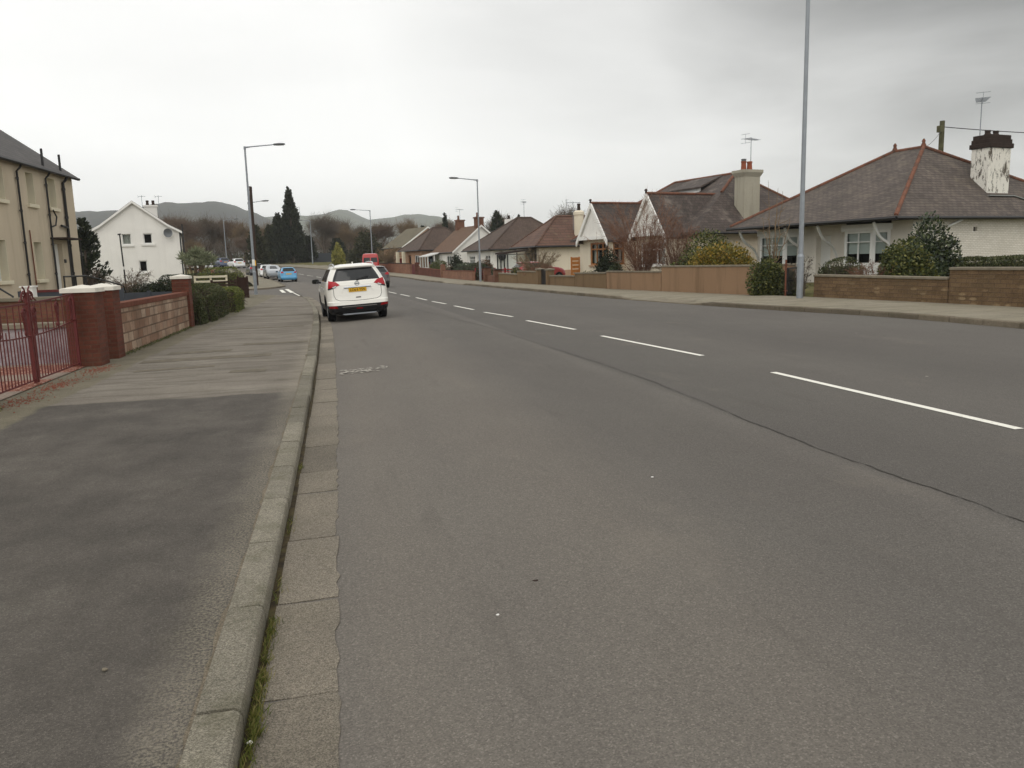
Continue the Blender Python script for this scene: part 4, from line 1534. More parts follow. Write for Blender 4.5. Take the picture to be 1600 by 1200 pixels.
class Car:
    def __init__(s, L=4.64, W=1.82, Ht=1.70, levels=None, wb=(0.98, 3.69), wr=0.355, drop=0.16, ns=46, rear_slope=1.0, roundness=1.0):
        base = levels or TALL
        fx, fw_, fz = L / 4.64, W / 1.82, Ht / 1.685
        s.L, s.W, s.H = L, W, Ht
        s.lv = []
        for z, xr, xf, w in base:
            s.lv.append((z * fz, xr * (rear_slope if xr > 0.17 else 1), xf * fx, w * fw_))
        s.wb = (wb[0] * fx, wb[1] * fx)
        s.wr = wr
        s.drop = drop
        s.ns = ns
        s.round = roundness
        s.zb = s.lv[BELT - 1][0]
        s.xws = s.lv[BELT][2]

    def par(s, z):
        lv = s.lv
        if z <= lv[0][0]:
            return lv[0][1:]
        for a, b in zip(lv, lv[1:]):
            if z <= b[0]:
                t = (z - a[0]) / max(b[0] - a[0], 1e-6)
                return tuple(lerp(a[i], b[i], t) for i in (1, 2, 3))
        return lv[-1][1:]

    def corner(s, w):
        return min(0.34, w * 0.5) * s.round, min(0.30, w * 0.45)

    def rear(s, y, z):
        """point on the tail at lateral y (left positive) and height z"""
        xr, xf, w = s.par(z)
        rx, ry = s.corner(w)
        a = abs(y)
        x = xr + 0.035 * (y / w) ** 2
        if a > w - ry:
            t = min(1.0, (a - (w - ry)) / ry)
            x += rx * (1 - math.sqrt(max(0.0, 1 - t ** 2.3)))
        return Vector((x, y, z))

    def side(s, x, z, sg):
        xr, xf, w = s.par(z)
        rx, ry = s.corner(w)
        y = w
        k = xr + 0.035 + rx
        if x < k:
            t = min(1, (k - x) / rx)
            y = w - ry * (1 - max(0.0, 1 - t * t) ** (1 / 2.3))
        y -= 0.03 * ((x / s.L - 0.5) * 2) ** 4
        return Vector((x, sg * y, z))

    def loop(s, lv, i):
        z, xr, xf, w = lv
        rx, ry = s.corner(w)
        half = []
        for k in range(7):
            y = (w - ry) * k / 6
            half.append((xr + 0.035 * (y / w) ** 2, y, 'rear'))
        for k in range(1, 7):
            t = math.sin(k / 6 * math.pi / 2)
            y = w - ry + ry * t
            half.append((xr + 0.035 * (y / w) ** 2 + rx * (1 - max(0.0, 1 - t ** 2.3) ** 0.5), y, 'rear' if k <= 2 else 'rc'))
        x0, x1 = xr + 0.035 + rx, xf - 0.05 - rx * 1.1
        for k in range(1, s.ns + 1):
            x = lerp(x0, x1, k / (s.ns + 1))
            half.append((x, w - 0.03 * ((x / s.L - 0.5) * 2) ** 4, 'side'))
        for k in range(0, 6):
            t = math.sin((1 - k / 5.0) * math.pi / 2)
            y = w - ry + ry * t
            half.append((xf - 0.05 * (y / w) ** 2 - rx * 1.1 * (1 - max(0.0, 1 - t ** 2.3) ** 0.5), y - 0.03 * t, 'fc'))
        for k in range(5, -1, -1):
            y = (w - ry) * k / 6
            half.append((xf - 0.05 * (y / w) ** 2, y, 'front'))
        out = []
        for x, y, rg in half:
            zz = z
            if i <= 8 and rg in ('rc', 'side', 'fc') and x > 0.3:
                for xc in s.wb:
                    Rr = s.wr + 0.06
                    if abs(x - xc) < Rr:
                        zz = max(zz, s.wr + math.sqrt(Rr * Rr - (x - xc) ** 2) - 0.0 + 0.0005 * i)
            if 8 <= i <= BELT - 1 and x > s.xws:
                zz -= s.drop * ((x - s.xws) / (s.L - s.xws)) ** 1.6 * (z - s.lv[7][0]) / (s.zb - s.lv[7][0])
            out.append((x, y, zz, rg))
        full = out + [(x, -y, z_, rg) for x, y, z_, rg in reversed(out[1:-1])]
        return full

    def make(s, root, paint, glass='car_glass', wheels=True, clad=True, simple=False):
        loops = [s.loop(l, i) for i, l in enumerate(s.lv)]
        n = len(loops[0])
        parts = {k: MB() for k in ('body', 'side_window', 'side_window_', 'rear_window', 'windscreen', 'lower_trim')}
        for i in range(len(loops) - 1):
            for j in range(n):
                j2 = (j + 1) % n
                rg = loops[i][j][3] if loops[i][j][3] == loops[i][j2][3] else ('rear' if 'rear' in (loops[i][j][3], loops[i][j2][3]) and False else 'mix')
                q = [loops[i][j][:3], loops[i][j2][:3], loops[i + 1][j2][:3], loops[i + 1][j][:3]]
                zone = 'body'
                if BELT <= i < GTOP:
                    if rg == 'side':
                        zone = 'side_window' if j < n // 2 else 'side_window_'
                    elif rg == 'rear':
                        zone = 'rear_window'
                    elif rg == 'front':
                        zone = 'windscreen'
                elif i < CLAD and clad:
                    zone = 'lower_trim'
                parts[zone].poly(q)
        parts['body'].poly([p[:3] for p in loops[-1]])
        out = {}
        out['body'] = parts['body'].build('body', paint, root, smooth=38, uv=False)
        for k in ('side_window', 'side_window_', 'rear_window', 'windscreen'):
            out[k] = parts[k].build(k.rstrip('_'), M[glass], root, smooth=38, uv=False)
        if parts['lower_trim'].f:
            out['lower_trim'] = parts['lower_trim'].build('lower_trim', M['plastic'], root, smooth=38, uv=False)
        w = s.W / 2
        u = MB()
        u.box(0.35, s.L - 0.4, -w * 0.66, w * 0.66, 0.22, 0.62)
        u.box(0.14, s.L - 0.2, -w * 0.9, w * 0.9, 0.30, 0.31)
        for xc in s.wb:
            for sg in (-1, 1):
                pts = [(xc + (s.wr + 0.07) * math.cos(math.pi * k / 12), sg * (w - 0.05), s.wr + (s.wr + 0.07) * math.sin(math.pi * k / 12)) for k in range(13)]
                u.prism(pts, (0, -sg * 0.24, 0))
        u.build('underbody', M['plastic'], root, uv=False)
        if wheels:
            for xc in s.wb:
                for sg in (1, -1):
                    s.wheel(root, xc, sg)
        return out

    def wheel(s, root, xc, sg):
        r = s.wr
        yo = sg * (s.W / 2 - 0.025)
        yi = sg * (s.W / 2 - 0.245)
        c = lambda y, rr, k, N: (xc + rr * math.cos(2 * math.pi * k / N), y, r + rr * math.sin(2 * math.pi * k / N))
        N = 28
        mb = MB()
        prof = [(yi, r * 0.6), (yi, r * 0.94), (lerp(yi, yo, 0.1), r), (lerp(yi, yo, 0.9), r), (yo, r * 0.94), (yo, r * 0.66), (lerp(yo, yi, 0.12), r * 0.64)]
        mb.grid([[c(y, rr, k, N) for k in range(N + 1)] for y, rr in prof])
        wl = mb.build('wheel', M['tyre'], root, smooth=50, uv=False)
        mb = MB()
        ym = lerp(yo, yi, 0.10)
        mb.grid([[c(y, rr, k, N) for k in range(N + 1)] for y, rr in ((lerp(yo, yi, 0.02), r * 0.66), (lerp(yo, yi, 0.04), r * 0.6), (lerp(yo, yi, 0.3), r * 0.56))])
        for k in range(5):
            a = 2 * math.pi * k / 5 + 0.3
            for da in (-0.14, 0.14):
                mb.bar((xc + 0.05 * math.cos(a), ym, r + 0.05 * math.sin(a)), (xc + r * 0.6 * math.cos(a + da), ym, r + r * 0.6 * math.sin(a + da)), 0.035, 0.03, up=(0, 1, 0))
        mb.tube([(xc, lerp(yo, yi, 0.16), r), (xc, lerp(yo, yi, 0.02), r)], 0.06, 12)
        mb.build('rim', M['rim'], wl, smooth=40, uv=False)
        mb = MB()
        yd = lerp(yo, yi, 0.34)
        mb.poly([c(yd, r * 0.58, k, N) for k in range(N)])
        mb.build('brake_disc', M['plastic'], wl, uv=False)

    def patch(s, name, root, mat, fn, corners, nu=8, nv=4, off=0.006, thick=0.02, out=(-1, 0, 0), parent=None):
        """curved plate following the body: corners (a, z) x4 in order, fn(a, z) -> point"""
        rows_ = []
        o = Vector(out)
        for v in range(nv + 1):
            row = []
            for u in range(nu + 1):
                a, b = u / nu, v / nv
                y = lerp(lerp(corners[0][0], corners[1][0], a), lerp(corners[3][0], corners[2][0], a), b)
                z = lerp(lerp(corners[0][1], corners[1][1], a), lerp(corners[3][1], corners[2][1], a), b)
                p = fn(y, z)
                e = 0.01
                t1 = fn(y + e, z) - fn(y - e, z)
                t2 = fn(y, z + e) - fn(y, z - e)
                nr = t1.cross(t2)
                if nr.length < 1e-9:
                    nr = o.copy()
                nr.normalize()
                if nr.dot(o) < 0:
                    nr = -nr
                row.append((p, nr))
            rows_.append(row)
        mb = MB()
        mb.grid([[tuple(p + nr * off) for p, nr in row] for row in rows_])
        inn = [[tuple(p - nr * (thick - off)) for p, nr in row] for row in rows_]
        top = [[tuple(p + nr * off) for p, nr in row] for row in rows_]
        ring = lambda g: g[0] + [r_[-1] for r_ in g[1:]] + g[-1][::-1][1:] + [r_[0] for r_ in g[::-1][1:-1]]
        A_, B_ = ring(top), ring(inn)
        for i in range(len(A_)):
            j = (i + 1) % len(A_)
            mb.poly([A_[i], A_[j], B_[j], B_[i]])
        return mb.build(name, M[mat] if isinstance(mat, str) else mat, parent or root, smooth=45, uv=False)

    def trim(s, root, plate=None, plate_col='plate_y', lamp='tail', mirrors=True, paint=None, handles=True):
        """rear lamps, number plate, mirrors, seams"""
        f = s.H / 1.685
        k = s.W / 1.82
        for sg in (1, -1):
            s.patch('tail_light', root, lamp, s.rear, [(sg * 0.50 * k, 1.03 * f), (sg * 0.835 * k, 1.0 * f), (sg * 0.82 * k, 1.235 * f), (sg * 0.62 * k, 1.17 * f)], 8, 4)
        zc = 0.92 * f
        mb = MB()
        p = s.rear(0, zc)
        mb.box(p.x - 0.018, p.x + 0.03, -0.26, 0.26, zc - 0.056, zc + 0.056)
        pl_ = mb.build('number_plate', M[plate_col], root)
        if plate:
            text_mesh('plate_lettering', plate, 0.098, M['ink'], pl_, (p.x - 0.0205, 0, zc - 0.002), (R(90), 0, R(-90)), 0.001, 0.0025, 0.86)
        if mirrors:
            s.mirrors(root, paint)

    def mirrors(s, root, paint):
        f = s.H / 1.685
        for sg in (1, -1):
            x = s.xws - 0.42
            b = s.side(x, 1.14 * f, sg)
            mb = MB()
            mb.tube([b + Vector((0, -sg * 0.03, 0)), b + Vector((0.0, sg * 0.08, 0.02))], [0.035, 0.03], 8)
            c0 = b + Vector((0.0, sg * 0.16, 0.05))
            rows_ = []
            for i, (dx, kk) in enumerate(((-0.05, 0.88), (-0.04, 1.0), (0.02, 1.0), (0.08, 0.75), (0.11, 0.35))):
                rows_.append([tuple(c0 + Vector((dx, 0.115 * kk * math.copysign(abs(math.cos(t)) ** 0.6, math.cos(t)), 0.075 * kk * math.copysign(abs(math.sin(t)) ** 0.6, math.sin(t))))) for t in [2 * math.pi * q / 16 for q in range(17)]])
            mb.grid(rows_)
            m_ = mb.build('door_mirror', paint or M['plastic'], root, smooth=60, uv=False)
            g = MB()
            g.poly([tuple(c0 + Vector((-0.049, 0.10 * math.copysign(abs(math.cos(t)) ** 0.6, math.cos(t)), 0.064 * math.copysign(abs(math.sin(t)) ** 0.6, math.sin(t))))) for t in [2 * math.pi * q / 16 for q in range(16)]])
            g.build('mirror_glass', M['car_glass'], m_, uv=False)


def paint_mat(name, c, rough=0.35, metal=0.0):
    return plain(name, c, rough, 0.5, metal, var=0.015, sc=2, coat=0.9)


M['p_white'] = paint_mat('pearl_white_paint', 'e6e3da')
M['p_white2'] = paint_mat('plain_white_paint', 'e2e3e2')
M['p_blue'] = paint_mat('sky_blue_paint', '4f9cc8')
M['p_silver'] = paint_mat('silver_paint', '93979b', 0.4, 0.4)
M['p_dark'] = paint_mat('dark_grey_paint', '2c2d31')
M['p_navy'] = paint_mat('navy_paint', '3b4766')
M['p_red'] = paint_mat('red_paint', '8e2226')
M['p_black'] = paint_mat('black_paint', '3a3234')
M['p_red2'] = paint_mat('bright_red_paint', 'b32520')


def car_thing(name, x, y, head, label, cat='car', group=None, z=None, roll=0.0):
    """head: degrees the nose points to the left of straight up the street"""
    t = thing(name, (x, y, H(x, y) if z is None else z), R(90 + head), label, cat, group)
    t.rotation_euler = (roll, 0, R(90 + head))
    return t


# ---- the white 4x4 in front of us
suv = car_thing('parked_car', 0.60, 23.85, 4.6, 'tall white estate car with roof rails, parked at the left kerb just ahead', 'car', 'cars parked along the left kerb', z=-0.046, roll=-0.048)
C1 = Car()
pr = C1.make(suv, M['p_white'])
C1.patch('tailgate_glass_band', suv, 'plastic', C1.rear, [(-0.50, 1.535), (0.50, 1.535), (0.50, 1.575), (-0.50, 1.575)], 8, 2, 0.03, 0.06)
# tail lamps wrap round the corners
for sg in (1, -1):
    a = C1.patch('tail_light', suv, 'tail', C1.rear, [(sg * 0.50, 1.10), (sg * 0.845, 0.985), (sg * 0.80, 1.235), (sg * 0.60, 1.19)], 10, 5, 0.012, 0.03)
    C1.patch('lamp_band', None, 'plastic', C1.rear, [(sg * 0.62, 1.035), (sg * 0.842, 0.975), (sg * 0.836, 1.012), (sg * 0.60, 1.075)], 8, 2, 0.015, 0.03, parent=a)
    C1.patch('reverse_lamp', None, 'lens', C1.rear, [(sg * 0.60, 1.05), (sg * 0.70, 1.02), (sg * 0.72, 1.05), (sg * 0.62, 1.09)], 4, 2, 0.016, 0.03, parent=a)
    C1.patch('reflector', suv, 'tail_dim', C1.rear, [(sg * 0.62, 0.425), (sg * 0.86, 0.44), (sg * 0.86, 0.505), (sg * 0.66, 0.50)], 6, 2, 0.012, 0.03)
# tailgate outline
seam = [(-0.70, 1.02), (-0.70, 0.80), (-0.66, 0.70), (-0.55, 0.645), (-0.3, 0.628), (0, 0.622), (0.3, 0.628), (0.55, 0.645), (0.66, 0.70), (0.70, 0.80), (0.70, 1.02)]
for (a, b) in zip(seam, seam[1:]):
    d = Vector((b[0] - a[0], b[1] - a[1])).normalized() * 0.006
    nrm = (-d.y, d.x)
    C1.patch('tailgate_seam', suv, 'skin_seam', C1.rear, [(a[0] - nrm[0], a[1] - nrm[1]), (b[0] - nrm[0], b[1] - nrm[1]), (b[0] + nrm[0], b[1] + nrm[1]), (a[0] + nrm[0], a[1] + nrm[1])], 3, 1, 0.0025, 0.01)
# recess lip over the plate, plate, badge, handle, wiper
C1.patch('plate_garnish', suv, 'chrome', C1.rear, [(-0.40, 1.005), (0.40, 1.005), (0.385, 1.04), (-0.385, 1.04)], 8, 2, 0.035, 0.05)
C1.patch('plate_garnish_shadow_lip', suv, 'skin_seam', C1.rear, [(-0.39, 0.994), (0.39, 0.994), (0.39, 1.005), (-0.39, 1.005)], 8, 1, 0.02, 0.03)
for sg in (1, -1):
    C1.patch('plate_recess_edge', suv, 'p_white', C1.rear, [(sg * 0.40, 1.01), (sg * 0.415, 1.01), (sg * 0.475, 0.86), (sg * 0.46, 0.86)], 2, 4, 0.012, 0.03)
zc = 0.935
p0 = C1.rear(0, zc)
mb = MB()
mb.box(p0.x - 0.022, p0.x + 0.03, -0.262, 0.262, zc - 0.057, zc + 0.057)
pl_ = mb.build('number_plate', M['plate_y'], suv)
text_mesh('plate_lettering', 'LO6', 0.112, M['ink'], pl_, (p0.x - 0.0245, 0.135, zc), (R(90), 0, R(-90)), 0.001, 0.0010, 0.86)
text_mesh('plate_lettering', '6', 0.112, M['ink'], pl_, (p0.x - 0.0245, 0.008, zc), (R(90), R(180), R(-90)), 0.001, 0.0010, 0.86)
text_mesh('plate_lettering', 'YSN', 0.112, M['ink'], pl_, (p0.x - 0.0245, -0.135, zc), (R(90), 0, R(-90)), 0.001, 0.0010, 0.86)
mb = MB()
zb_ = 1.118
pb = C1.rear(0, zb_)
mb.tube([(pb.x - 0.012, 0.062 * math.cos(2 * math.pi * k / 20), zb_ + 0.062 * math.sin(2 * math.pi * k / 20)) for k in range(21)], 0.009, 6)
mb.box(pb.x - 0.02, pb.x + 0.01, -0.072, 0.072, zb_ - 0.013, zb_ + 0.013)
mb.build('round_badge', M['steel'], suv, smooth=50)
C1.patch('tailgate_handle', suv, 'skin_seam', C1.rear, [(-0.075, 0.70), (0.075, 0.70), (0.075, 0.73), (-0.075, 0.73)], 3, 1, 0.006, 0.02)
mb = MB()
w0, w1 = C1.rear(-0.02, 1.225), C1.rear(-0.36, 1.30)
mb.bar(w0 + Vector((-0.02, 0, 0)), w1 + Vector((-0.02, 0, 0)), 0.02, 0.045)
mb.tube([w0 + Vector((0.01, 0, 0)), w0 + Vector((-0.035, 0, 0))], 0.03, 10)
mb.build('rear_wiper', M['plastic'], suv, smooth=50)
C1.patch('bumper_strip', suv, 'chrome', C1.rear, [(-0.52, 0.445), (0.52, 0.445), (0.48, 0.472), (-0.50, 0.472)], 8, 1, 0.014, 0.03)
C1.patch('fog_lamp', suv, 'tail_dim', C1.rear, [(-0.09, 0.375), (0.09, 0.375), (0.09, 0.41), (-0.09, 0.41)], 3, 1, 0.008, 0.02)
mb = MB()
mb.prism([(0.06, -0.5, 0.24), (0.06, -0.44, 0.215), (0.06, 0.44, 0.215), (0.06, 0.5, 0.24), (0.06, 0.5, 0.25), (0.06, -0.5, 0.25)], (0.1, 0, 0))
mb.build('skid_plate', M['steel'], suv)
mb = MB()
mb.tube([(0.02, -0.52, 0.25), (0.5, -0.52, 0.26)], 0.035, 12)
mb.build('exhaust_pipe', M['plastic'], suv, smooth=50)
for sg in (1, -1):
    mb = MB()
    rail = []
    for k in range(14):
        x = lerp(0.55, 2.55, k / 13)
        zr = 1.665 + 0.035 * max(0.0, math.sin(math.pi * k / 13)) ** 0.5 + (0.02 if 0 < k < 13 else -0.03)
        rail.append((x, sg * 0.585, zr))
    mb.tube(rail, 0.02, 7)
    mb.build('roof_rail', M['chrome'], suv, smooth=60)
mb = MB()
mb.prism([(0.70, 0.0, 1.66), (0.86, 0.0, 1.67), (0.74, 0.0, 1.755), (0.71, 0.0, 1.755)], (0, 0.03, 0))
mb.build('aerial_fin', M['p_white'], suv)
C1.mirrors(suv, M['plastic'])
for sg in (1, -1):
    for x, w in ((1.52, 0.07), (2.42, 0.08)):
        C1.patch('door_pillar', suv, 'plastic', lambda a, z, sg=sg: C1.side(a, z, sg), [(x + 0.04, 1.205), (x + w + 0.04, 1.205), (x + w - 0.02, 1.55), (x - 0.02, 1.55)], 2, 5, 0.004, 0.015, out=(0, sg, 0))
    for x in (1.47, 2.47, 3.40):
        C1.patch('door_seam', suv, 'skin_seam', lambda a, z, sg=sg: C1.side(a, z, sg), [(x, 0.72 if x < 1.5 else 0.5), (x + 0.01, 0.72 if x < 1.5 else 0.5), (x + 0.01, 1.19), (x, 1.19)], 1, 6, 0.002, 0.01, out=(0, sg, 0))
    for x in (1.52, 2.50):
        C1.patch('door_handle', suv, 'chrome', lambda a, z, sg=sg: C1.side(a, z, sg), [(x, 0.985), (x + 0.2, 0.985), (x + 0.2, 1.02), (x, 1.02)], 2, 1, 0.03, 0.03, out=(0, sg, 0))
    for xc in C1.wb:
        mb = MB()
        for k in range(14):
            a0, a1 = math.pi * k / 14, math.pi * (k + 1) / 14
            for r0_, r1_ in ((0.405, 0.475),):
                pts = [(xc + r_ * math.cos(a), 0.355 + r_ * math.sin(a)) for a, r_ in ((a0, r0_), (a1, r0_), (a1, r1_), (a0, r1_))]
                q = [C1.side(px, max(pz, 0.26), sg) + Vector((0, sg * 0.010, 0)) for px, pz in pts]
                mb.poly(q)
                mb.poly([q[0], q[1], q[1] + Vector((0, -sg * 0.05, 0)), q[0] + Vector((0, -sg * 0.05, 0))])
                mb.poly([q[3], q[2], q[2] + Vector((0, -sg * 0.03, 0)), q[3] + Vector((0, -sg * 0.03, 0))])
        mb.build('wheel_arch_trim', M['plastic'], suv, smooth=60, uv=False)


def small_car(x, y, head, label, paint, L=3.6, W=1.62, Ht=1.47, group='cars parked along the left kerb', name='parked_car', front_lamps=False, plate_col='plate_y', cat='car', clad=False, levels=None, wr=0.29, roll=0.0, z=None, lamp='tail', wb=(0.75, 3.85)):
    t = car_thing(name, x, y, head, label, cat, group, z=z, roll=roll)
    c = Car(L, W, Ht, levels=levels, wr=wr, ns=30, wb=wb, drop=0.2)
    c.make(t, paint, clad=clad)
    c.trim(t, None, plate_col, lamp, True, paint)
    f = Ht / 1.685
    fn = lambda a, z: Vector((c.par(z)[1] - 0.06 - 0.28 * max(0, abs(a) - 0.35) ** 1.6, a, z - 0.13 * f))
    for sg in (1, -1):
        c.patch('headlight', t, 'lens', fn, [(sg * 0.42, 0.86 * f), (sg * 0.74 * W / 1.82, 0.9 * f), (sg * 0.72 * W / 1.82, 1.02 * f), (sg * 0.48, 0.98 * f)], 4, 2, 0.02, 0.06, out=(1, 0, 0))
    c.patch('grille', t, 'plastic', fn, [(-0.40, 0.62 * f), (0.40, 0.62 * f), (0.36, 0.84 * f), (-0.36, 0.84 * f)], 4, 2, 0.012, 0.04, out=(1, 0, 0))
    c.patch('number_plate', t, 'plate_w', fn, [(-0.26, 0.63 * f), (0.26, 0.63 * f), (0.26, 0.72 * f), (-0.26, 0.72 * f)], 2, 1, 0.02, 0.03, out=(1, 0, 0))
    return t, c


small_car(-4.75, 82.3, 10, 'pale blue hatchback, nearest of the four cars parked past the side street', M['p_blue'], 3.5, 1.64, 1.47)
# silver one faces us: turn it round about its own middle
small_car(-7.35, 92.6, 12 + 180, 'silver car showing its windscreen, parked behind the pale blue hatchback', M['p_silver'], 4.0, 1.72, 1.50)
small_car(-7.75, 94.6, 13, 'white hatchback half hidden behind the silver parked car', M['p_white2'], 3.9, 1.70, 1.50)
small_car(-9.35, 99.6, 14, 'dark grey car at the far end of the four parked past the side street', M['p_dark'], 4.2, 1.76, 1.52, clad=True)
small_car(-14.5, 128.0, 24, 'white hatchback with dark rear window parked far round the bend', M['p_white2'], 4.0, 1.8, 1.50)
small_car(-17.6, 136.0, 28, 'navy blue car parked beyond the far white hatchback', M['p_navy'], 4.2, 1.78, 1.55)
small_car(-20.3, 141.0, 32, 'silver grey car parked beyond the navy blue one', M['p_silver'], 4.1, 1.76, 1.5)
small_car(-19.2, 128.5, 30, 'white car glimpsed between the hedge and the navy blue car', M['p_white2'], 4.0, 1.74, 1.45)
small_car(2.66, 55.2, 7, 'dark hatchback driving away, partly hidden by the white tall estate car', M['p_black'], 4.2, 1.80, 1.52, group=None, name='hatchback_car', clad=True)
small_car(-10.0, 63.4, -16, 'red hatchback in the driveway left of the pale clipped shrub', M['p_red'], 3.8, 1.66, 1.48, group=None, z=0.18)
small_car(12.2, 55.2, -78, 'dark red hatchback in the drive before the long cream bungalow', M['p_red'], 3.9, 1.68, 1.42, group=None, z=0.10)
small_car(10.6, 98.6, -66, 'silver estate car standing behind the far brick garden wall', M['p_silver'], 4.3, 1.76, 1.50, group=None, z=H(0, 98) + 0.1)

VAN = [(0.26, 0.12, 5.05, 0.84), (0.33, 0.04, 5.12, 0.93), (0.42, 0.01, 5.15, 0.96), (0.55, 0.0, 5.16, 0.97), (0.555, 0.01, 5.16, 0.971), (0.62, 0.03, 5.16, 0.972), (0.66, 0.05, 5.16, 0.972), (0.80, 0.055, 5.14, 0.972),
       (0.95, 0.06, 5.1, 0.972), (1.10, 0.065, 5.0, 0.970), (1.22, 0.07, 4.85, 0.967), (1.34, 0.075, 4.6, 0.963), (1.36, 0.08, 4.42, 0.958), (1.55, 0.09, 4.25, 0.945), (1.75, 0.10, 4.07, 0.93), (1.92, 0.11, 3.9, 0.915),
       (1.95, 0.115, 3.85, 0.91), (2.12, 0.13, 3.5, 0.885), (2.28, 0.15, 3.2, 0.84), (2.36, 0.24, 3.0, 0.74), (2.40, 0.6, 2.6, 0.5)]


def van(x, y, head, label, paint, group=None, z=None, ht=2.4, L=5.16):
    t = car_thing('panel_van', x, y, head, label, 'van', group, z=z)
    lv = [(z_ * 1.685 / 2.40, xr, xf * 4.64 / 5.16, w * 1.82 / 1.95) for z_, xr, xf, w in VAN]
    c = Car(L, 1.95, ht, levels=lv, wr=0.33, ns=30, drop=0.1, roundness=0.35)
    out = c.make(t, paint)
    # solid panel sides: cover the rear two thirds of the side glass
    for sg in (1, -1):
        c.patch('side_panel', t, paint, lambda a, z, sg=sg: c.side(a, z, sg), [(0.35, 1.37 * ht / 2.4), (2.9, 1.37 * ht / 2.4), (2.9, 1.91 * ht / 2.4), (0.35, 1.91 * ht / 2.4)], 6, 4, 0.006, 0.02, out=(0, sg, 0))
        c.patch('tail_light', t, 'tail', c.rear, [(sg * 0.84, 0.95), (sg * 0.93, 0.95), (sg * 0.92, 1.30), (sg * 0.83, 1.30)], 3, 4, 0.01, 0.03)
    c.patch('door_seam', t, paint, c.rear, [(-0.05, 0.7), (0.05, 0.7), (0.05, 2.0), (-0.05, 2.0)], 2, 6, 0.006, 0.02)
    p = c.rear(-0.3, 0.85)
    mb = MB()
    mb.box(p.x - 0.02, p.x + 0.03, -0.56, -0.04, 0.8, 0.91)
    mb.build('number_plate', M['plate_y'], t)
    c.mirrors(t, M['plastic'])
    return t


van(3.85, 95.0, -1, 'bright red high-roofed van with two rear windows at the right kerb by the brick wall', M['p_red2'], z=H(0, 95) + 0.06, ht=2.4)
van(-14.9, 151.5, 205, 'white van facing us far round the bend beyond the lamp column', M['p_white2'], ht=2.3, L=4.8)

# ================================================================== RIGHT-HAND BUNGALOWS
# local axes of each: x away from the road, y up the street
RG = 'bungalows along the right side'

# ---- nearest: grey slate hipped roof, two bays, peeling white chimney
h = thing('bungalow', (21.37, 27.36, 0), math.atan2(.22, .9755), 'nearest bungalow with broad grey slate hipped roof, two white bay windows and peeling white chimney', 'bungalow', RG)
A_, B_ = (6.0, 3.63, 6.2), (6.0, 5.15, 6.2)
hip_roof(h, 0, 15, 0, 9.75, 2.92, A_, B_, 'slate', th=0.10)
ridge_tiles(h, [((0.05, 0.05, 2.96), (A_[0], A_[1], 6.22)), ((0.05, 9.7, 2.96), (B_[0], B_[1], 6.22)), (A_, B_), ((14.95, 0.05, 2.96), (A_[0], A_[1], 6.22)), ((14.95, 9.7, 2.96), (B_[0], B_[1], 6.22))], r=0.085)
mb = MB()
for p in (A_, B_):
    mb.tube([(p[0], p[1], 6.25), (p[0], p[1], 6.42), (p[0], p[1], 6.47), (p[0], p[1], 6.58)], [0.13, 0.06, 0.09, 0.03], 8)
mb.build('ridge_finial', M['terracotta'], h, smooth=60)
gutters(h, [[(-0.05, -0.05, 2.84), (15, -0.05, 2.84)], [(-0.05, -0.05, 2.84), (-0.05, 9.8, 2.84)]], r=0.075)
wx, wy0, wy1 = 1.5, 0.42, 9.3
bays = [(1.45, 3.75), (6.45, 8.95)]
mb = MB()
holes = [(4.55 - wy0, 5.45 - wy0, 0.3, 2.35)]
for ya, yb, hl in ((wy0, bays[0][0], []), (bays[0][1], bays[1][0], [(4.6 - bays[0][1], 5.45 - bays[0][1], 0.3, 2.35)]), (bays[1][1], wy1, [])):
    mb = MB()
    panel(mb, (wx, ya), (wx, yb), 0, 2.8, hl, (1, 0), 0.35)
    mb.build('front_wall', M['white_wall'], h)
mb = MB()
panel(mb, (14.5, wy0), (14.5, wy1), 0, 2.8, [], (-1, 0), 0.1)
panel(mb, (wx, wy1), (14.5, wy1), 0, 2.8, [], (0, -1), 0.1)
mb.build('back_wall', M['white_wall'], h)
mb = MB()
panel(mb, (wx, wy0), (14.5, wy0), 0, 2.8, [(3.7, 3.95, 2.30, 2.48)], (0, 1), 0.12)
mb.build('side_wall', M['painted_brick'], h)
mb = MB()
mb.box(wx + 3.7, wx + 3.95, wy0 + 0.11, wy0 + 0.13, 2.3, 2.48)
mb.build('air_vent', M['stone_dark'], h)
for (y0, y1) in bays:
    xf = 0.95
    dy = 0.42
    pp = [(wx, y0), (xf, y0 + dy), (xf, y1 - dy), (wx, y1)]
    b = MB()
    for p, q in zip(pp, pp[1:]):
        Ln = math.hypot(q[0] - p[0], q[1] - p[1])
        d = Vector((q[0] - p[0], q[1] - p[1])) / Ln
        inw = (-d.y * -1, d.x * -1)
        inw = (d.y, -d.x)
        panel(b, p, q, 0, 2.55, [(0.07, Ln - 0.07, 1.05, 2.40)], inw, 0.08)
    bw = b.build('bay', M['white_up'], h)
    t_ = MB()
    t_.prism([(wx, y0 - 0.08, 2.45), (xf - 0.09, y0 + dy - 0.12, 2.45), (xf - 0.09, y1 - dy + 0.12, 2.45), (wx, y1 + 0.08, 2.45)], (0, 0, 0.27))
    t_.build('bay_fascia', M['white_up'], bw)
    for i, (p, q) in enumerate(zip(pp, pp[1:])):
        Ln = math.hypot(q[0] - p[0], q[1] - p[1])
        d = Vector((q[0] - p[0], q[1] - p[1])) / Ln
        window(h, p, d, (d.y, -d.x), (0.07, Ln - 0.07, 1.05, 2.40), 0.08, fr=0.055, mull=(Ln / 2,) if Ln > 1 else (), trans=(1.98,), blind=0.68, back=True)
dr_ = MB()
dr_.box(wx + 0.30, wx + 0.35, 4.6, 5.45, 0.3, 2.35)
dr_.build('front_door', M['white_up'], h)
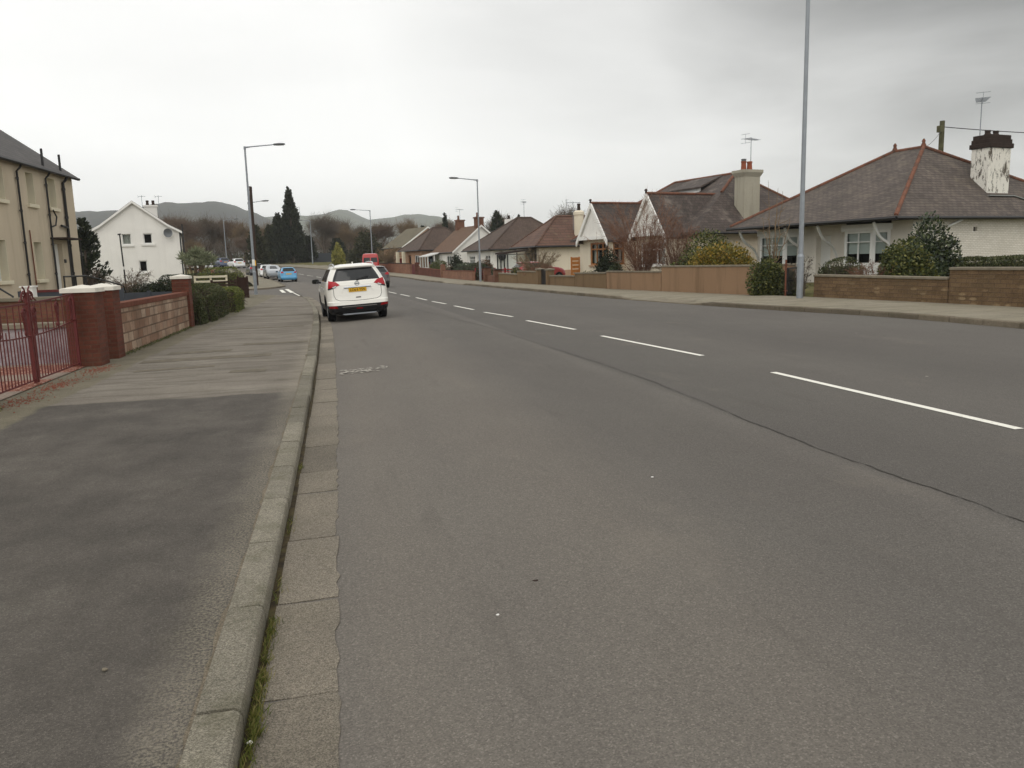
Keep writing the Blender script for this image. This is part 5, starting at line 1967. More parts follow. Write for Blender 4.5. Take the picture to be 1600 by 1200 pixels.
# curved white brackets under the overhanging eaves
for y in (9.15, 6.1, 4.15, 1.2):
    mb = MB()
    pts = []
    for k in range(15):
        t = k / 14
        x = lerp(0.18, wx - 0.04, t)
        z = 2.74 - 1.45 * (t + 0.10 * math.sin(2 * math.pi * t))
        pts.append((x, y, z))
    for p, q in zip(pts, pts[1:]):
        mb.bar(p, q, 0.07, 0.10)
    mb.build('eaves_bracket', M['white_up'], h)
mb = MB()
mb.tube([(4.0, wy0 - 0.35, 2.78), (3.5, wy0 - 0.06, 2.50)], 0.05, 8)
mb.build('downpipe', M['white_up'], h, smooth=50)
# chimney
wm_ = NT('peeling_limewash', 0.9, 0.2)
pk_ = wm_.ramp(wm_.noise(5.0, 9, 0.8, wm_.scale(wm_.co(), (1, 1, 0.4))), [(0.52, 0), (0.57, 1)])
wm_.col(wm_.mix(pk_, lin('e0dcd2'), lin('5d564c')))
wm_.bump(wm_.noise(14, 6, 0.7), 0.7, 0.02)
M['peeling'] = wm_.m
mb = MB()
cx0, cx1, cy0, cy1 = 7.0, 8.45, 1.15, 2.0
mb.box(cx0, cx1, cy0, cy1, 3.3, 5.9)
ch = mb.build('chimney', M['peeling'], h, bevel=0.03)
mb = MB()
mb.box(cx0 - 0.07, cx1 + 0.07, cy0 - 0.07, cy1 + 0.07, 5.9, 6.1)
mb.box(cx0 - 0.02, cx1 + 0.02, cy0 - 0.02, cy1 + 0.02, 6.1, 6.28)
mb.box(cx0 + 0.02, cx1 - 0.02, cy0 + 0.02, cy1 - 0.02, 6.28, 6.46)
mb.build('chimney_cap', M['stone_dark'], ch, bevel=0.02)
pots(h, [(cx0 + 0.4, 1.57), (cx0 + 0.95, 1.57)], 6.46, 0.22, 0.12, 'stone_dark')
mb = MB()
sl = 3.28 / 3.63
for (p, q) in (((cx0 - 0.15, 0.98), (cx1 + 0.1, 0.98)), ((cx1 + 0.1, 0.98), (cx1 + 2.6, 0.12))):
    mb.bar((p[0], p[1], 2.92 + sl * p[1] + 0.03), (q[0], q[1], 2.92 + sl * q[1] + 0.03), 0.16, 0.03)
mb.build('lead_flashing', M['lead'], h)


def local(root, p):
    return Matrix.Translation(root.location) @ Matrix.Rotation(root.rotation_euler.z, 4, 'Z') @ Vector(p)


al = local(h, (7.72, 2.15, 4.6))
aerial(al, 3.6, 'tall two-tier television aerial beside the peeling white chimney', 0.9, els=7)
hA = h

# ---- second: twin white-edged gables, big slate roof, tall grey chimney
h = thing('bungalow', (16.8, 39.1, 0), math.atan2(.25, .968), 'bungalow with two small white-edged front gables, purple slate roof and tall grey rendered chimney', 'bungalow', RG)
A_, B_ = (6.8, 2.3, 6.25), (6.8, 7.8, 6.25)
hip_roof(h, 1.0, 12.6, -1.1, 11.2, 2.82, A_, B_, 'slate_purple')
ridge_tiles(h, [((4.75, 1.11, 5.06), A_), (A_, B_), (B_, (1.05, 11.15, 2.85)), ((12.55, -1.05, 2.85), A_)], r=0.085)


def front_gable(root, y0, y1, xe, ze, za, mat, wall, xlen, board=0.17, over=0.12):
    ym = (y0 + y1) / 2
    mb = MB()
    for ya, yb in ((y0 - over, ym), (y1 + over, ym)):
        zA = ze - over * (za - ze) / (ym - y0)
        mb.poly([(xe, ya, zA), (xe, yb, za), (xlen, yb, za), (xlen, ya, zA)])
        mb.poly([(xe, ya, zA - 0.1), (xe, yb, za - 0.1), (xlen, yb, za - 0.1), (xlen, ya, zA - 0.1)])
    rf = mb.build('gable_roof', M[mat], root)
    mb = MB()
    mb.prism([(xe + 0.10, y0, ze), (xe + 0.10, y1, ze), (xe + 0.10, ym, za - 0.1)], (0.15, 0, 0))
    mb.build('gable_wall', M[wall], root)
    mb = MB()
    dz = (za - ze) / (ym - y0)
    w = board * math.sqrt(1 + dz * dz)
    for s0 in (-1, 1):
        ya = y0 - over if s0 < 0 else y1 + over
        zA = ze - over * dz
        mb.prism([(xe - 0.03, ya, zA + 0.03), (xe - 0.03, ym, za + 0.05), (xe - 0.03, ym, za + 0.05 - w), (xe - 0.03, ya + (-s0) * 0.0, zA + 0.03 - w)][::s0], (0.09, 0, 0))
    mb.box(xe - 0.022, xe + 0.05, y0 + 0.05, y1 - 0.05, ze - 0.06, ze + board * 0.75)
    mb.build('bargeboard', M['white'], root)
    ridge_tiles(root, [((xe, ym, za + 0.02), (xlen, ym, za + 0.02))], r=0.075)
    mb = MB()
    mb.tube([(xe, ym, za), (xe, ym, za + 0.12), (xe, ym, za + 0.17), (xe, ym, za + 0.24)], [0.06, 0.05, 0.10, 0.04], 8)
    mb.build('finial', M['stone_dark'], root, smooth=60)


front_gable(h, 0.1, 3.2, 0.0, 2.78, 4.97, 'slate_purple', 'white_render', 5.0, board=0.19)
front_gable(h, 5.6, 8.75, 0.0, 2.78, 4.88, 'slate_purple', 'white_render', 5.0, board=0.19)
mb = MB()
win_b = [(6.0, 7.9, 1.25, 2.55), (0.6, 2.7, 1.15, 2.35)]
panel(mb, (0.45, 5.6), (0.45, 8.75), 0, 2.75, [(0.35, 2.35, 1.2, 2.55)], (1, 0), 0.12)
panel(mb, (0.45, 5.6), (1.45, 5.6), 0, 2.75, [(0.1, 0.9, 1.2, 2.55)], (0, 1), 0.12)
panel(mb, (0.45, 8.75), (1.45, 8.75), 0, 2.75, [], (0, -1), 0.12)
panel(mb, (1.45, 3.2), (1.45, 5.6), 0, 2.8, [(0.7, 1.6, 0.2, 2.3)], (1, 0), 0.12)
panel(mb, (0.45, 0.1), (0.45, 3.2), 0, 2.75, [(0.45, 2.65, 1.15, 2.4)], (1, 0), 0.12)
panel(mb, (0.45, 3.2), (1.45, 3.2), 0, 2.75, [], (0, -1), 0.12)
panel(mb, (0.45, 0.1), (1.45, 0.1), 0, 2.75, [], (0, 1), 0.12)
panel(mb, (1.45, -0.7), (1.45, 0.1), 0, 2.8, [], (1, 0), 0.12)
panel(mb, (1.45, 8.75), (1.45, 10.8), 0, 2.8, [], (1, 0), 0.12)
panel(mb, (1.45, -0.7), (12.2, -0.7), 0, 2.8, [(1.2, 2.4, 1.1, 2.3)], (0, 1), 0.12)
panel(mb, (12.2, -0.7), (12.2, 10.8), 0, 2.8, [], (-1, 0), 0.12)
panel(mb, (1.45, 10.8), (12.2, 10.8), 0, 2.8, [], (0, -1), 0.12)
mb.build('wall', M['cream_wall'], h)
window(h, (0.45, 5.6), (0, 1), (1, 0), (0.35, 2.35, 1.2, 2.55), 0.12, 'oak', 0.11, (1.02, 1.68), (2.15,), sill=(0.08, 0.08, 'rose_wall'), curtain=True)
window(h, (0.45, 5.6), (1, 0), (0, 1), (0.1, 0.9, 1.2, 2.55), 0.12, 'oak', 0.11, (), (2.15,), curtain=True)
window(h, (0.45, 0.1), (0, 1), (1, 0), (0.45, 2.65, 1.15, 2.4), 0.12, 'white_up', 0.08, (1.2, 1.9), (2.0,), sill=(0.1, 0.08, 'white'), curtain=True)
window(h, (1.45, -0.7), (1, 0), (0, 1), (1.2, 2.4, 1.1, 2.3), 0.12, 'white_up', 0.07, (1.8,), (), sill=(0.1, 0.08, 'white'), curtain=True)
d_ = MB()
d_.box(1.50, 1.55, 3.9, 4.8, 0.2, 2.3)
d_.build('front_door', M['oak'], h)
# long low dormer on the front slope, white along its face
mb = MB()
mb.box(5.15, 5.3, 3.5, 5.9, 5.2, 5.56)
dm = mb.build('dormer', M['white_up'], h)
mb = MB()
mb.box(5.13, 5.149, 3.62, 5.78, 5.36, 5.50)
mb.build('dormer_glazing', M['lens'], dm)
mb = MB()
mb.prism([(5.02, 3.3, 5.56), (6.85, 3.3, 6.30), (6.85, 3.3, 6.20), (5.02, 3.3, 5.46)], (0, 2.8, 0))
mb.build('dormer_roof', M['slate_purple'], dm)
mb = MB()
cx0, cx1, cy0, cy1 = 5.0, 6.1, -0.42, 0.35
mb.box(cx0, cx1, cy0, cy1, 3.0, 5.75)
m4 = [(cx0 - 0.12, cy0 - 0.12), (cx1 + 0.12, cy0 - 0.12), (cx1 + 0.12, cy1 + 0.12), (cx0 - 0.12, cy1 + 0.12)]
m5 = [(cx0, cy0), (cx1, cy0), (cx1, cy1), (cx0, cy1)]
for i in range(4):
    j = (i + 1) % 4
    mb.poly([(*m5[i], 5.75), (*m5[j], 5.75), (*m4[j], 5.98), (*m4[i], 5.98)])
    mb.poly([(*m4[i], 5.98), (*m4[j], 5.98), (*m4[j], 6.12), (*m4[i], 6.12)])
mb.poly([(*p, 6.12) for p in m4])
mb.build('chimney', render_mat('grey_chimney_render', 'a59f8f', '645e53', 0.6, 30), h)
pots(h, [(5.3, 0.0), (5.72, 0.0)], 6.1, 0.5, 0.15)
mb = MB()
mb.tube([(5.3, 0, 6.58), (5.3, 0, 6.72)], [0.12, 0.14], 8)
mb.build('cowl', M['grey_paint'], h)
mb = MB()
sl2 = (6.25 - 2.82) / 3.4
mb.bar((4.9, -0.5, 2.82 + sl2 * 0.6 + 0.03), (6.2, -0.5, 2.82 + sl2 * 0.6 + 0.03), 0.16, 0.03)
mb.build('lead_flashing', M['lead'], h)
gutters(h, [[(1.0, -1.15, 2.74), (12.6, -1.15, 2.74)], [(0.95, 3.3, 2.74), (0.95, 5.5, 2.74)]])
aerial(local(h, (5.9, 0.1, 5.9)), 2.0, 'television aerial on the tall grey chimney of the twin-gabled bungalow', 0.5)
hB = h


# ---- three plainer hipped or gabled houses further on
def plain_bungalow(loc, rz, label, x1, y1, ze, A_, B_, roof, wall, front, near, ridge='terracotta', base=0.0, dado=None):
    h = thing('bungalow', loc, rz, label, 'bungalow', RG)
    hip_roof(h, 0, x1, 0, y1, ze, A_, B_, roof)
    e = [((0.05, 0.05, ze), A_), ((0.05, y1 - 0.05, ze), B_ if abs(A_[1] - B_[1]) > 0.5 else A_), (A_, B_), ((x1 - 0.05, 0.05, ze), B_ if abs(A_[0] - B_[0]) > 0.5 else A_)]
    ridge_tiles(h, e, ridge, r=0.10)
    gutters(h, [[(-0.05, -0.05, ze - 0.1), (x1, -0.05, ze - 0.1)], [(-0.05, -0.05, ze - 0.1), (-0.05, y1, ze - 0.1)]], r=0.08)
    shell(h, 0.42, x1 - 0.4, 0.4, y1 - 0.4, base, ze - 0.12, wall, {'front': [w[0] for w in front], 'near': [w[0] for w in near]})
    for hole, kw in front:
        window(h, (0.42, 0.4), (0, 1), (1, 0), hole, 0.14, **kw)
    for hole, kw in near:
        window(h, (0.42, 0.4), (1, 0), (0, 1), hole, 0.14, **kw)
    return h


W_ = dict(frame='white_up', fr=0.09, sill=(0.08, 0.09, 'white'), curtain=True)
h = plain_bungalow((15.6, 62, 0), math.atan2(.15, .99), 'long cream bungalow with reddish ribbed tile roof and rounded cream chimney', 11.5, 5.7, 2.75, (3.05, 2.85, 5.2), (8.6, 2.85, 5.2), 'tile_red', 'cream_wall',
                   [((0.5, 2.2, 1.0, 2.2), dict(mull=(1.35,), **W_))], [], ridge='tile_red')
mb = MB()
N = 16
mb.grid([[(4.3 + (0.40 + k_) * math.cos(2 * math.pi * k / N), 0.95 + (0.38 + k_) * math.sin(2 * math.pi * k / N), z) for k in range(N + 1)] for z, k_ in ((3.0, 0), (5.15, 0), (5.2, 0.06), (5.42, 0.06), (5.55, -0.12))])
mb.poly([(4.3 + 0.28 * math.cos(2 * math.pi * k / N), 0.95 + 0.26 * math.sin(2 * math.pi * k / N), 5.55) for k in range(N)])
mb.build('chimney', M['cream_wall'], h, smooth=40)
pots(h, [(4.3, 0.95)], 5.5, 0.6, 0.14, 'stone_dark')
aerial(local(h, (3.9, 1.2, 4.0)), 2.3, 'television aerial by the rounded cream chimney', 0.2)
mb = MB()
mb.box(0.42, 11.1, 0.37, 0.40, 0, 0.75)
mb.build('plinth', M['rose_wall'], h)
# glazed porch
pch = thing('glazed_porch', local(h, (-2.1, 0.9, 0)), math.atan2(.15, .99), 'dark-framed glass lean-to porch at the front of the long cream bungalow', 'porch')
mb = MB()
for y in (0, 0.8, 1.6, 2.4):
    mb.bar((0, y, 0), (0, y, 2.15), 0.08, 0.08, up=(1, 0, 0))
for x in (0.8, 1.6, 2.4):
    mb.bar((x, 0, 0), (x, 0, 2.15 + 0.12 * x), 0.07, 0.07, up=(0, 1, 0))
for z in (0.08, 0.85, 2.12):
    mb.bar((0, 0.04, z), (0, 2.36, z), 0.07, 0.07)
    mb.bar((0.04, 0, z), (2.4, 0, z), 0.06, 0.06)
mb.build('frame', M['black'], pch)
mb = MB()
mb.poly([(0.01, 0, 0.1), (0.01, 2.4, 0.1), (0.01, 2.4, 2.1), (0.01, 0, 2.1)])
mb.poly([(0, 0.01, 0.1), (2.4, 0.01, 0.1), (2.4, 0.01, 2.2), (0, 0.01, 2.1)])
mb.build('glazing', M['glass'], pch)
mb = MB()
mb.prism([(-0.12, -0.12, 2.16), (2.45, -0.12, 2.48), (2.45, -0.12, 2.56), (-0.12, -0.12, 2.30)], (0, 2.7, 0))
mb.build('porch_roof', M['stone_dark'], pch)

h = plain_bungalow((15.0, 79, 0), math.atan2(.2, .98), 'white bungalow with steep dark brown hipped roof and black satellite dish', 11.0, 7.75, 2.85, (5.0, 3.88, 6.15), (6.6, 3.88, 6.15), 'tile_dark', 'white_render',
                   [((0.35, 1.75, 0.9, 2.25), dict(mull=(1.05,), trans=(1.85,), **W_)), ((3.0, 3.9, 0.3, 2.3), dict(trans=(1.8,), frame='white_up', fr=0.12)), ((4.6, 6.3, 0.9, 2.25), dict(mull=(5.15, 5.75), trans=(1.85,), **W_))],
                   [], ridge='tile_dark')
mb = MB()
for k in range(5):
    a = k / 4 * 0.48
    pass
rows_ = []
for k in range(7):
    r_ = 0.45 * k / 6
    rows_.append([(1.45 + r_ * math.cos(2 * math.pi * j / 20), 0.05 + 0.55 * (r_ / 0.45) ** 2 * 0.22 - 0.12, 2.1 + r_ * math.sin(2 * math.pi * j / 20)) for j in range(21)])
mb.grid(rows_)
mb.bar((1.45, 0.0, 2.05), (1.45, 0.42, 1.9), 0.05, 0.05)
mb.build('satellite_dish', M['black'], h, smooth=60)
mb = MB()
mb.box(4.1, 4.8, 4.6, 5.3, 5.2, 6.05)
mb.build('chimney', M['white_render'], h)
pots(h, [(4.45, 4.95)], 6.05, 0.4, 0.15, 'stone_dark')
aerial(local(h, (5.9, 4.1, 5.9)), 2.0, 'television aerial on the steep dark brown roof', 1.2)


def gable_house(loc, rz, label, x1, y1, ze, xr, zr, roof, wall, front=(), zb=0.0, verge='white'):
    """ridge runs along the street; gable ends face along it"""
    h = thing('bungalow', loc, rz, label, 'bungalow', RG)
    mb = MB()
    o = 0.25
    s1 = (zr - ze) / xr
    s2 = (zr - ze) / (x1 - xr)
    P = [(-o, ze - o * s1), (xr, zr), (x1 + o, ze - o * s2)]
    for a, b in zip(P, P[1:]):
        mb.prism([(a[0], -0.2, a[1]), (b[0], -0.2, b[1]), (b[0], -0.2, b[1] - 0.14), (a[0], -0.2, a[1] - 0.14)], (0, y1 + 0.4, 0))
    mb.build('roof', M[roof], h)
    mb = MB()
    panel(mb, (0, 0), (0, y1), zb, ze - 0.1, [f[0] for f in front], (1, 0), 0.12)
    panel(mb, (x1, 0), (x1, y1), zb, ze - 0.1, [], (-1, 0), 0.12)
    for y in (0, y1):
        mb.poly([(0, y, zb), (x1, y, zb), (x1, y, ze - 0.1), (xr, y, zr - 0.13), (0, y, ze - 0.1)])
    mb.build('wall', M[wall], h)
    for hole, kw in front:
        window(h, (0, 0), (0, 1), (1, 0), hole, 0.12, **kw)
    mb = MB()
    for a, b in zip(P, P[1:]):
        mb.prism([(a[0], -0.26, a[1] + 0.02), (b[0], -0.26, b[1] + 0.02), (b[0], -0.26, b[1] - 0.2), (a[0], -0.26, a[1] - 0.2)], (0, 0.055, 0))
    mb.build('bargeboard', M[verge], h)
    gutters(h, [[(-o - 0.05, -0.2, ze - o * s1 - 0.05), (-o - 0.05, y1 + 0.2, ze - o * s1 - 0.05)]], r=0.07)
    return h


g0 = H(0, 92)
h = gable_house((13.0, 90, 0), math.atan2(.24, .97), 'white gable-ended house with plain brown tiled roof and two brick chimneys', 7.0, 6.7, 2.98, 3.45, 5.78, 'tile_brown', 'white_render', [((0.7, 2.2, 1.2, 2.4), dict(mull=(1.4,), **W_))], verge='white')
for y in (0.5, 6.2):
    mb = MB()
    mb.box(3.0, 3.95, y - 0.33, y + 0.33, 5.3, 6.55)
    mb.box(2.92, 4.03, y - 0.41, y + 0.41, 6.55, 6.70)
    mb.build('chimney', M['brick_brown'], h)
    pots(h, [(3.3, y)], 6.7, 0.5, 0.14, 'brick_brown')
aerial(local(h, (3.4, 5.9, 5.9)), 2.1, 'bent television aerial at the far chimney of the white gable-ended house', 0.7)
cv = thing('conservatory', local(h, (-1.7, 4.0, g0)), math.atan2(.24, .97), 'white lean-to conservatory on the front of the white gable-ended house', 'conservatory')
mb = MB()
mb.prism([(-0.1, -0.1, 1.95), (1.7, -0.1, 2.4), (1.7, -0.1, 2.5), (-0.1, -0.1, 2.07)], (0, 2.9, 0))
mb.box(0, 0.1, 0, 2.7, -0.3, 0.75)
mb.box(0.1, 1.65, 0, 0.1, -0.3, 0.75)
for y in (0.05, 0.9, 1.8, 2.65):
    mb.bar((0.05, y, 0.75), (0.05, y, 2.0), 0.1, 0.1, up=(1, 0, 0))
for x in (0.85, 1.6):
    mb.bar((x, 0.05, 0.75), (x, 0.05, 2.0 + 0.2 * x), 0.1, 0.1, up=(0, 1, 0))
mb.build('frame', M['white_up'], cv)
mb = MB()
mb.poly([(0.06, 0.05, 0.75), (0.06, 2.65, 0.75), (0.06, 2.65, 2.0), (0.06, 0.05, 2.0)])
mb.poly([(0.05, 0.06, 0.75), (1.6, 0.06, 0.75), (1.6, 0.06, 2.3), (0.05, 0.06, 2.0)])
mb.build('glazing', M['glass'], cv)

g1 = H(0, 99)
h = plain_bungalow((9.8, 97, 0), math.atan2(.3, .954), 'brown hipped bungalow with cream porch posts and pinkish brick wall', 9.0, 6.9, 3.26, (3.45, 3.45, 6.02), (5.2, 3.45, 6.02), 'tile_dark', 'rose_wall',
                   [((0.6, 2.0, 1.4, 2.6), dict(mull=(1.3,), **W_)), ((3.2, 4.1, 0.6, 2.7), dict(frame='oak', fr=0.12))], [((0.8, 1.8, 1.4, 2.6), dict(frame='oak', fr=0.1))], ridge='tile_dark', base=0.2)
for y in (4.6, 6.6):
    mb = MB()
    mb.box(-0.35, 0.0, y - 0.17, y + 0.17, 1.2, 3.12)
    mb.box(-0.40, 0.05, y - 0.22, y + 0.22, 0.1, 1.2)
    mb.build('porch_post', M['cream_paint'], h)

h = gable_house((9.4, 116, 0), math.atan2(.31, .95), 'furthest house on the right, mossy brown roof with white verge board', 8.0, 7.5, 4.15, 4.0, 6.9, 'tile_moss', 'rose_wall', [], zb=0.8)

# ================================================================== LEFT-HAND HOUSES
# ---- beige two-storey block on the left; local x along the facade away from us, y to the left (into the house)
h = thing('terrace_house', (-11.4, 39.65, 0), R(90 + 180 - 2.9 + 0) , 'beige rendered two-storey house with black downpipes at the left edge', 'house', None)
h.rotation_euler.z = R(90 - 2.9)      # local x runs up the street, local y to the left
ZE = 5.82
FL = 26.0


def fx(t):
    return 1.2 * (t - 1.1)


HU = [(-2.95, -2.36, 3.87, 4.90), (-1.22, -0.56, 3.87, 4.90), (-5.35, -4.55, 3.86, 4.88), (-8.0, -7.2, 3.86, 4.88), (-10.6, -9.8, 3.86, 4.88)]
HL = [(-5.65, -4.92, 1.42, 2.66), (-2.92, -2.30, 1.42, 2.66), (-8.4, -7.6, 1.42, 2.66), (-11, -10.2, 1.42, 2.66)]
sc = lambda q: (FL + fx(q[0]), FL + fx(q[1]), 1.6 + 1.2 * (q[2] - 1.6), 1.6 + 1.2 * (q[3] - 1.6))
holes = [sc(q) for q in HU + HL]
door = (FL + fx(-1.30), FL + fx(-0.55), 0.62, 2.85)
mb = MB()
panel(mb, (-FL, 0), (0, 0), -0.3, ZE, holes + [door], (0, 1), 0.36)
panel(mb, (0, 0), (0, 8), -0.3, ZE, [], (-1, 0), 0.2)
mb.poly([(0, 0, ZE), (0, 8, ZE), (0, 4, ZE + 2.9)])
panel(mb, (-FL, 8), (0, 8), -0.3, ZE, [], (0, -1), 0.2)
panel(mb, (-FL, 0), (-FL, 8), -0.3, ZE, [], (1, 0), 0.2)
mb.build('wall', M['beige'], h)
for q in holes:
    k = window(h, (-FL, 0), (1, 0), (0, 1), q, 0.36, 'white_up', 0.07, ((q[0] + q[1]) / 2,), (), curtain=True)
    # painted margins: cream reveals proud of the roughcast, with a heavy sill
    s = MB()
    a, b = -FL + q[0], -FL + q[1]
    s.box(a, a + 0.012, -0.004, 0.31, q[2], q[3])
    s.box(b - 0.012, b, -0.004, 0.31, q[2], q[3])
    s.box(a + 0.012, b - 0.012, -0.004, 0.31, q[3] - 0.012, q[3])
    s.build('reveal', M['cream_paint'], k)
    s = MB()
    s.box(a - 0.10, b + 0.10, -0.10, 0.30, q[2] - 0.13, q[2] + 0.01)
    s.build('sill', M['cream_paint'], k, bevel=0.015)
# main door
d_ = MB()
d_.box(-FL + door[0], -FL + door[1], 0.18, 0.24, door[2], door[3])
dd = d_.build('front_door', M['white_up'], h)
d_ = MB()
xm = -FL + (door[0] + door[1]) / 2
d_.box(xm - 0.09, xm + 0.09, 0.165, 0.178, door[2] + 0.5, door[3] - 0.25)
d_.build('door_glass', M['car_glass'], dd)
# roof
mb = MB()
mb.prism([(-FL - 0.3, -0.22, ZE + 0.02), (-FL - 0.3, 4.0, ZE + 3.0), (-FL - 0.3, 4.0, ZE + 2.86), (-FL - 0.3, -0.22, ZE - 0.12)], (FL + 0.45, 0, 0))
mb.prism([(-FL - 0.3, 8.38, ZE - 0.10), (-FL - 0.3, 4.0, ZE + 3.0), (-FL - 0.3, 4.0, ZE + 2.84), (-FL - 0.3, 8.38, ZE - 0.24)], (FL + 0.45, 0, 0))
mb.build('roof', M['tile_grey'], h)
gutters(h, [[(-FL, -0.26, ZE - 0.06), (0.15, -0.26, ZE - 0.06)]], r=0.06)
for t, z0_, stack in ((-3.70, ZE - 0.15, 0), (-1.50, ZE - 0.15, 1.0), (0.02, ZE - 0.15, 1.05)):
    x = fx(t)
    rr_ = 0.058 if t > -0.5 else 0.038
    mb = MB()
    mb.tube([(x + 0.06, -0.26, z0_ + 0.08), (x + 0.04, -0.18, z0_ - 0.08), (x, -0.08, z0_ - 0.20), (x, -0.08, 0.3)], rr_, 8)
    for z in (5.2, 4.0, 2.8, 1.6):
        mb.tube([(x, -0.08, z - 0.05), (x, -0.08, z + 0.05)], rr_ * 1.35, 8)
        mb.box(x - 0.14, x + 0.02, -0.10, -0.06, z - 0.02, z + 0.02)
    mb.build('downpipe', M['black'], h, smooth=50)
    if stack:
        mb = MB()
        mb.tube([(x + 0.1, 0.0, ZE - 0.05), (x + 0.1, 0.0, ZE + 0.85)], 0.05, 8)
        mb.build('vent_pipe', M['black'], h, smooth=50)
mb = MB()
x = fx(-1.45)
mb.tube([(x, -0.08, 3.52), (x + 0.35, -0.12, 3.60), (x + 0.55, -0.12, 3.95), (x + 0.25, -0.12, 4.22)], 0.032, 7)
mb.build('waste_pipe', M['black'], h, smooth=50)
mb = MB()
mb.tube([(fx(0.0), -0.1, 3.55), (fx(-0.6), -0.1, 3.62)], 0.05, 7)
mb.build('waste_pipe', M['black'], h, smooth=50)
mb = MB()
mb.box(fx(-1.5), fx(-0.02), -0.62, 0.0, 3.02, 3.09)
cnp = mb.build('door_canopy', M['stone_dark'], h)
for x in (fx(-1.25), fx(-0.1)):
    mb = MB()
    mb.tube([(x, -0.56, 0.5), (x, -0.56, 3.02)], 0.028, 8)
    mb.build('canopy_post', M['black'], h, smooth=50)
mb = MB()
mb.box(fx(-0.5), fx(-0.38), -0.05, 0.0, 2.05, 2.2)
mb.build('door_lamp', M['black'], h)
mb = MB()
mb.tube([(fx(-3.2), -0.05, 3.3), (fx(-3.15), -0.05, 0.3)], 0.025, 6)
mb.build('cable_cover', M['rust'], h, smooth=50)
hL = h

# ---- white gabled house facing us beyond the side street
h = thing('gabled_house', (-12.55, 70.2, 0), R(9), 'white two-storey house whose gable end with three small windows faces us', 'house', None)
# local x to the right, y away; near gable in plane y = 0 from x = -6.55 to 0
X0, X1 = -6.55, 0.0
ZE = 4.78
xm = -3.28
holes = [(2.27, 2.95, 3.75, 4.60), (3.85, 4.50, 3.80, 4.62), (3.35, 3.95, 1.55, 2.45)]
mb = MB()
panel(mb, (X0, 0), (X1, 0), -0.2, ZE, holes, (0, 1), 0.20)
mb.poly([(X0, 0, ZE), (X1, 0, ZE), (xm, 0, 7.12)])
mb.poly([(X0, 9, ZE), (X1, 9, ZE), (xm, 9, 7.12)])
panel(mb, (X1, 0), (X1, 9), -0.2, ZE, [], (-1, 0), 0.1)
panel(mb, (X0, 0), (X0, 9), -0.2, ZE, [], (1, 0), 0.1)
panel(mb, (X0, 9), (X1, 9), -0.2, ZE, [], (0, -1), 0.1)
mb.build('wall', M['white_render'], h)
for i, q in enumerate(holes):
    k = window(h, (X0, 0), (1, 0), (0, 1), q, 0.20, 'white_up', 0.07, (), (), curtain='full' if i == 0 else False)
    s = MB()
    s.box(X0 + q[0] - 0.18, X0 + q[1] + 0.18, -0.10, 0.16, q[2] - 0.16, q[2] - 0.005)
    s.build('sill', M['white'], k)
mb = MB()
for sg in (-1, 1):
    e = 3.28 + 0.22
    P = [(xm, 7.22), (xm + sg * 2.5, 5.34), (xm + sg * e, 4.78)]
    for a, b in zip(P, P[1:]):
        mb.prism([(a[0], -0.18, a[1]), (b[0], -0.18, b[1]), (b[0], -0.18, b[1] - 0.12), (a[0], -0.18, a[1] - 0.12)], (0, 9.4, 0))
mb.build('roof', M['tile_grey'], h)
mb = MB()
for sg in (-1, 1):
    e = 3.28 + 0.24
    P = [(xm, 7.20), (xm + sg * 2.5, 5.32), (xm + sg * e, 4.76)]
    for a, b in zip(P, P[1:]):
        mb.prism([(a[0], -0.24, a[1] + 0.0), (b[0], -0.24, b[1]), (b[0], -0.24, b[1] - 0.19), (a[0], -0.24, a[1] - 0.19)], (0, 0.05, 0))
mb.build('bargeboard', M['white'], h)
mb = MB()
mb.box(xm + 0.55, xm + 1.55, 5.6, 6.4, 5.8, 7.15)
mb.box(xm + 0.47, xm + 1.63, 5.52, 6.48, 7.15, 7.28)
mb.build('chimney', M['white_render'], h)
pots(h, [(xm + 0.82, 6.0), (xm + 1.28, 6.0)], 7.28, 0.42, 0.13, 'stone_dark')
mb = MB()
mb.grid([[(-0.82 + 0.34 * (k / 5) * math.cos(2 * math.pi * j / 18), -0.42 + 0.12 * (k / 5) ** 2 * -1 + 0.12, 4.62 + 0.36 * (k / 5) * math.sin(2 * math.pi * j / 18)) for j in range(19)] for k in range(6)])
mb.bar((-0.82, -0.30, 4.58), (-0.70, 0.0, 4.42), 0.04, 0.04)
mb.build('satellite_dish', M['grey_paint'], h, smooth=60)
mb = MB()
mb.tube([(0.06, 0.3, 4.75), (0.06, 0.12, 4.4), (0.06, 0.12, 0.2)], 0.06, 7)
mb.tube([(0.28, 0.1, 5.35), (0.28, 0.1, 0.4)], 0.05, 7)
mb.build('downpipe', M['black'], h, smooth=50)
for i, q in enumerate(((-3.55, 3.5), (-2.4, 3.5))):
    al = local(h, (xm + 0.4 + i * 1.35, 6.0, 6.9))
    aerial(al, 1.25, ('small television aerial left of', 'small television aerial right of')[i] + ' the chimney pots on the white gabled house', 0.1, els=4, k=0.5)
# low lean-to at its left side
ex = thing('lean_to_outhouse', local(h, (-9.3, 2.0, 0)), R(9), 'low white outhouse wall left of the white gabled house', 'outhouse')
mb = MB()
mb.box(0, 2.6, 0, 3, -0.2, 2.0)
mb.build('wall', M['white_render'], ex)
mb = MB()
mb.prism([(-0.15, -0.2, 2.05), (2.7, -0.2, 2.95), (2.7, -0.2, 3.1), (-0.15, -0.2, 2.18)], (0, 3.4, 0))
mb.build('roof', M['tile_moss'], ex)
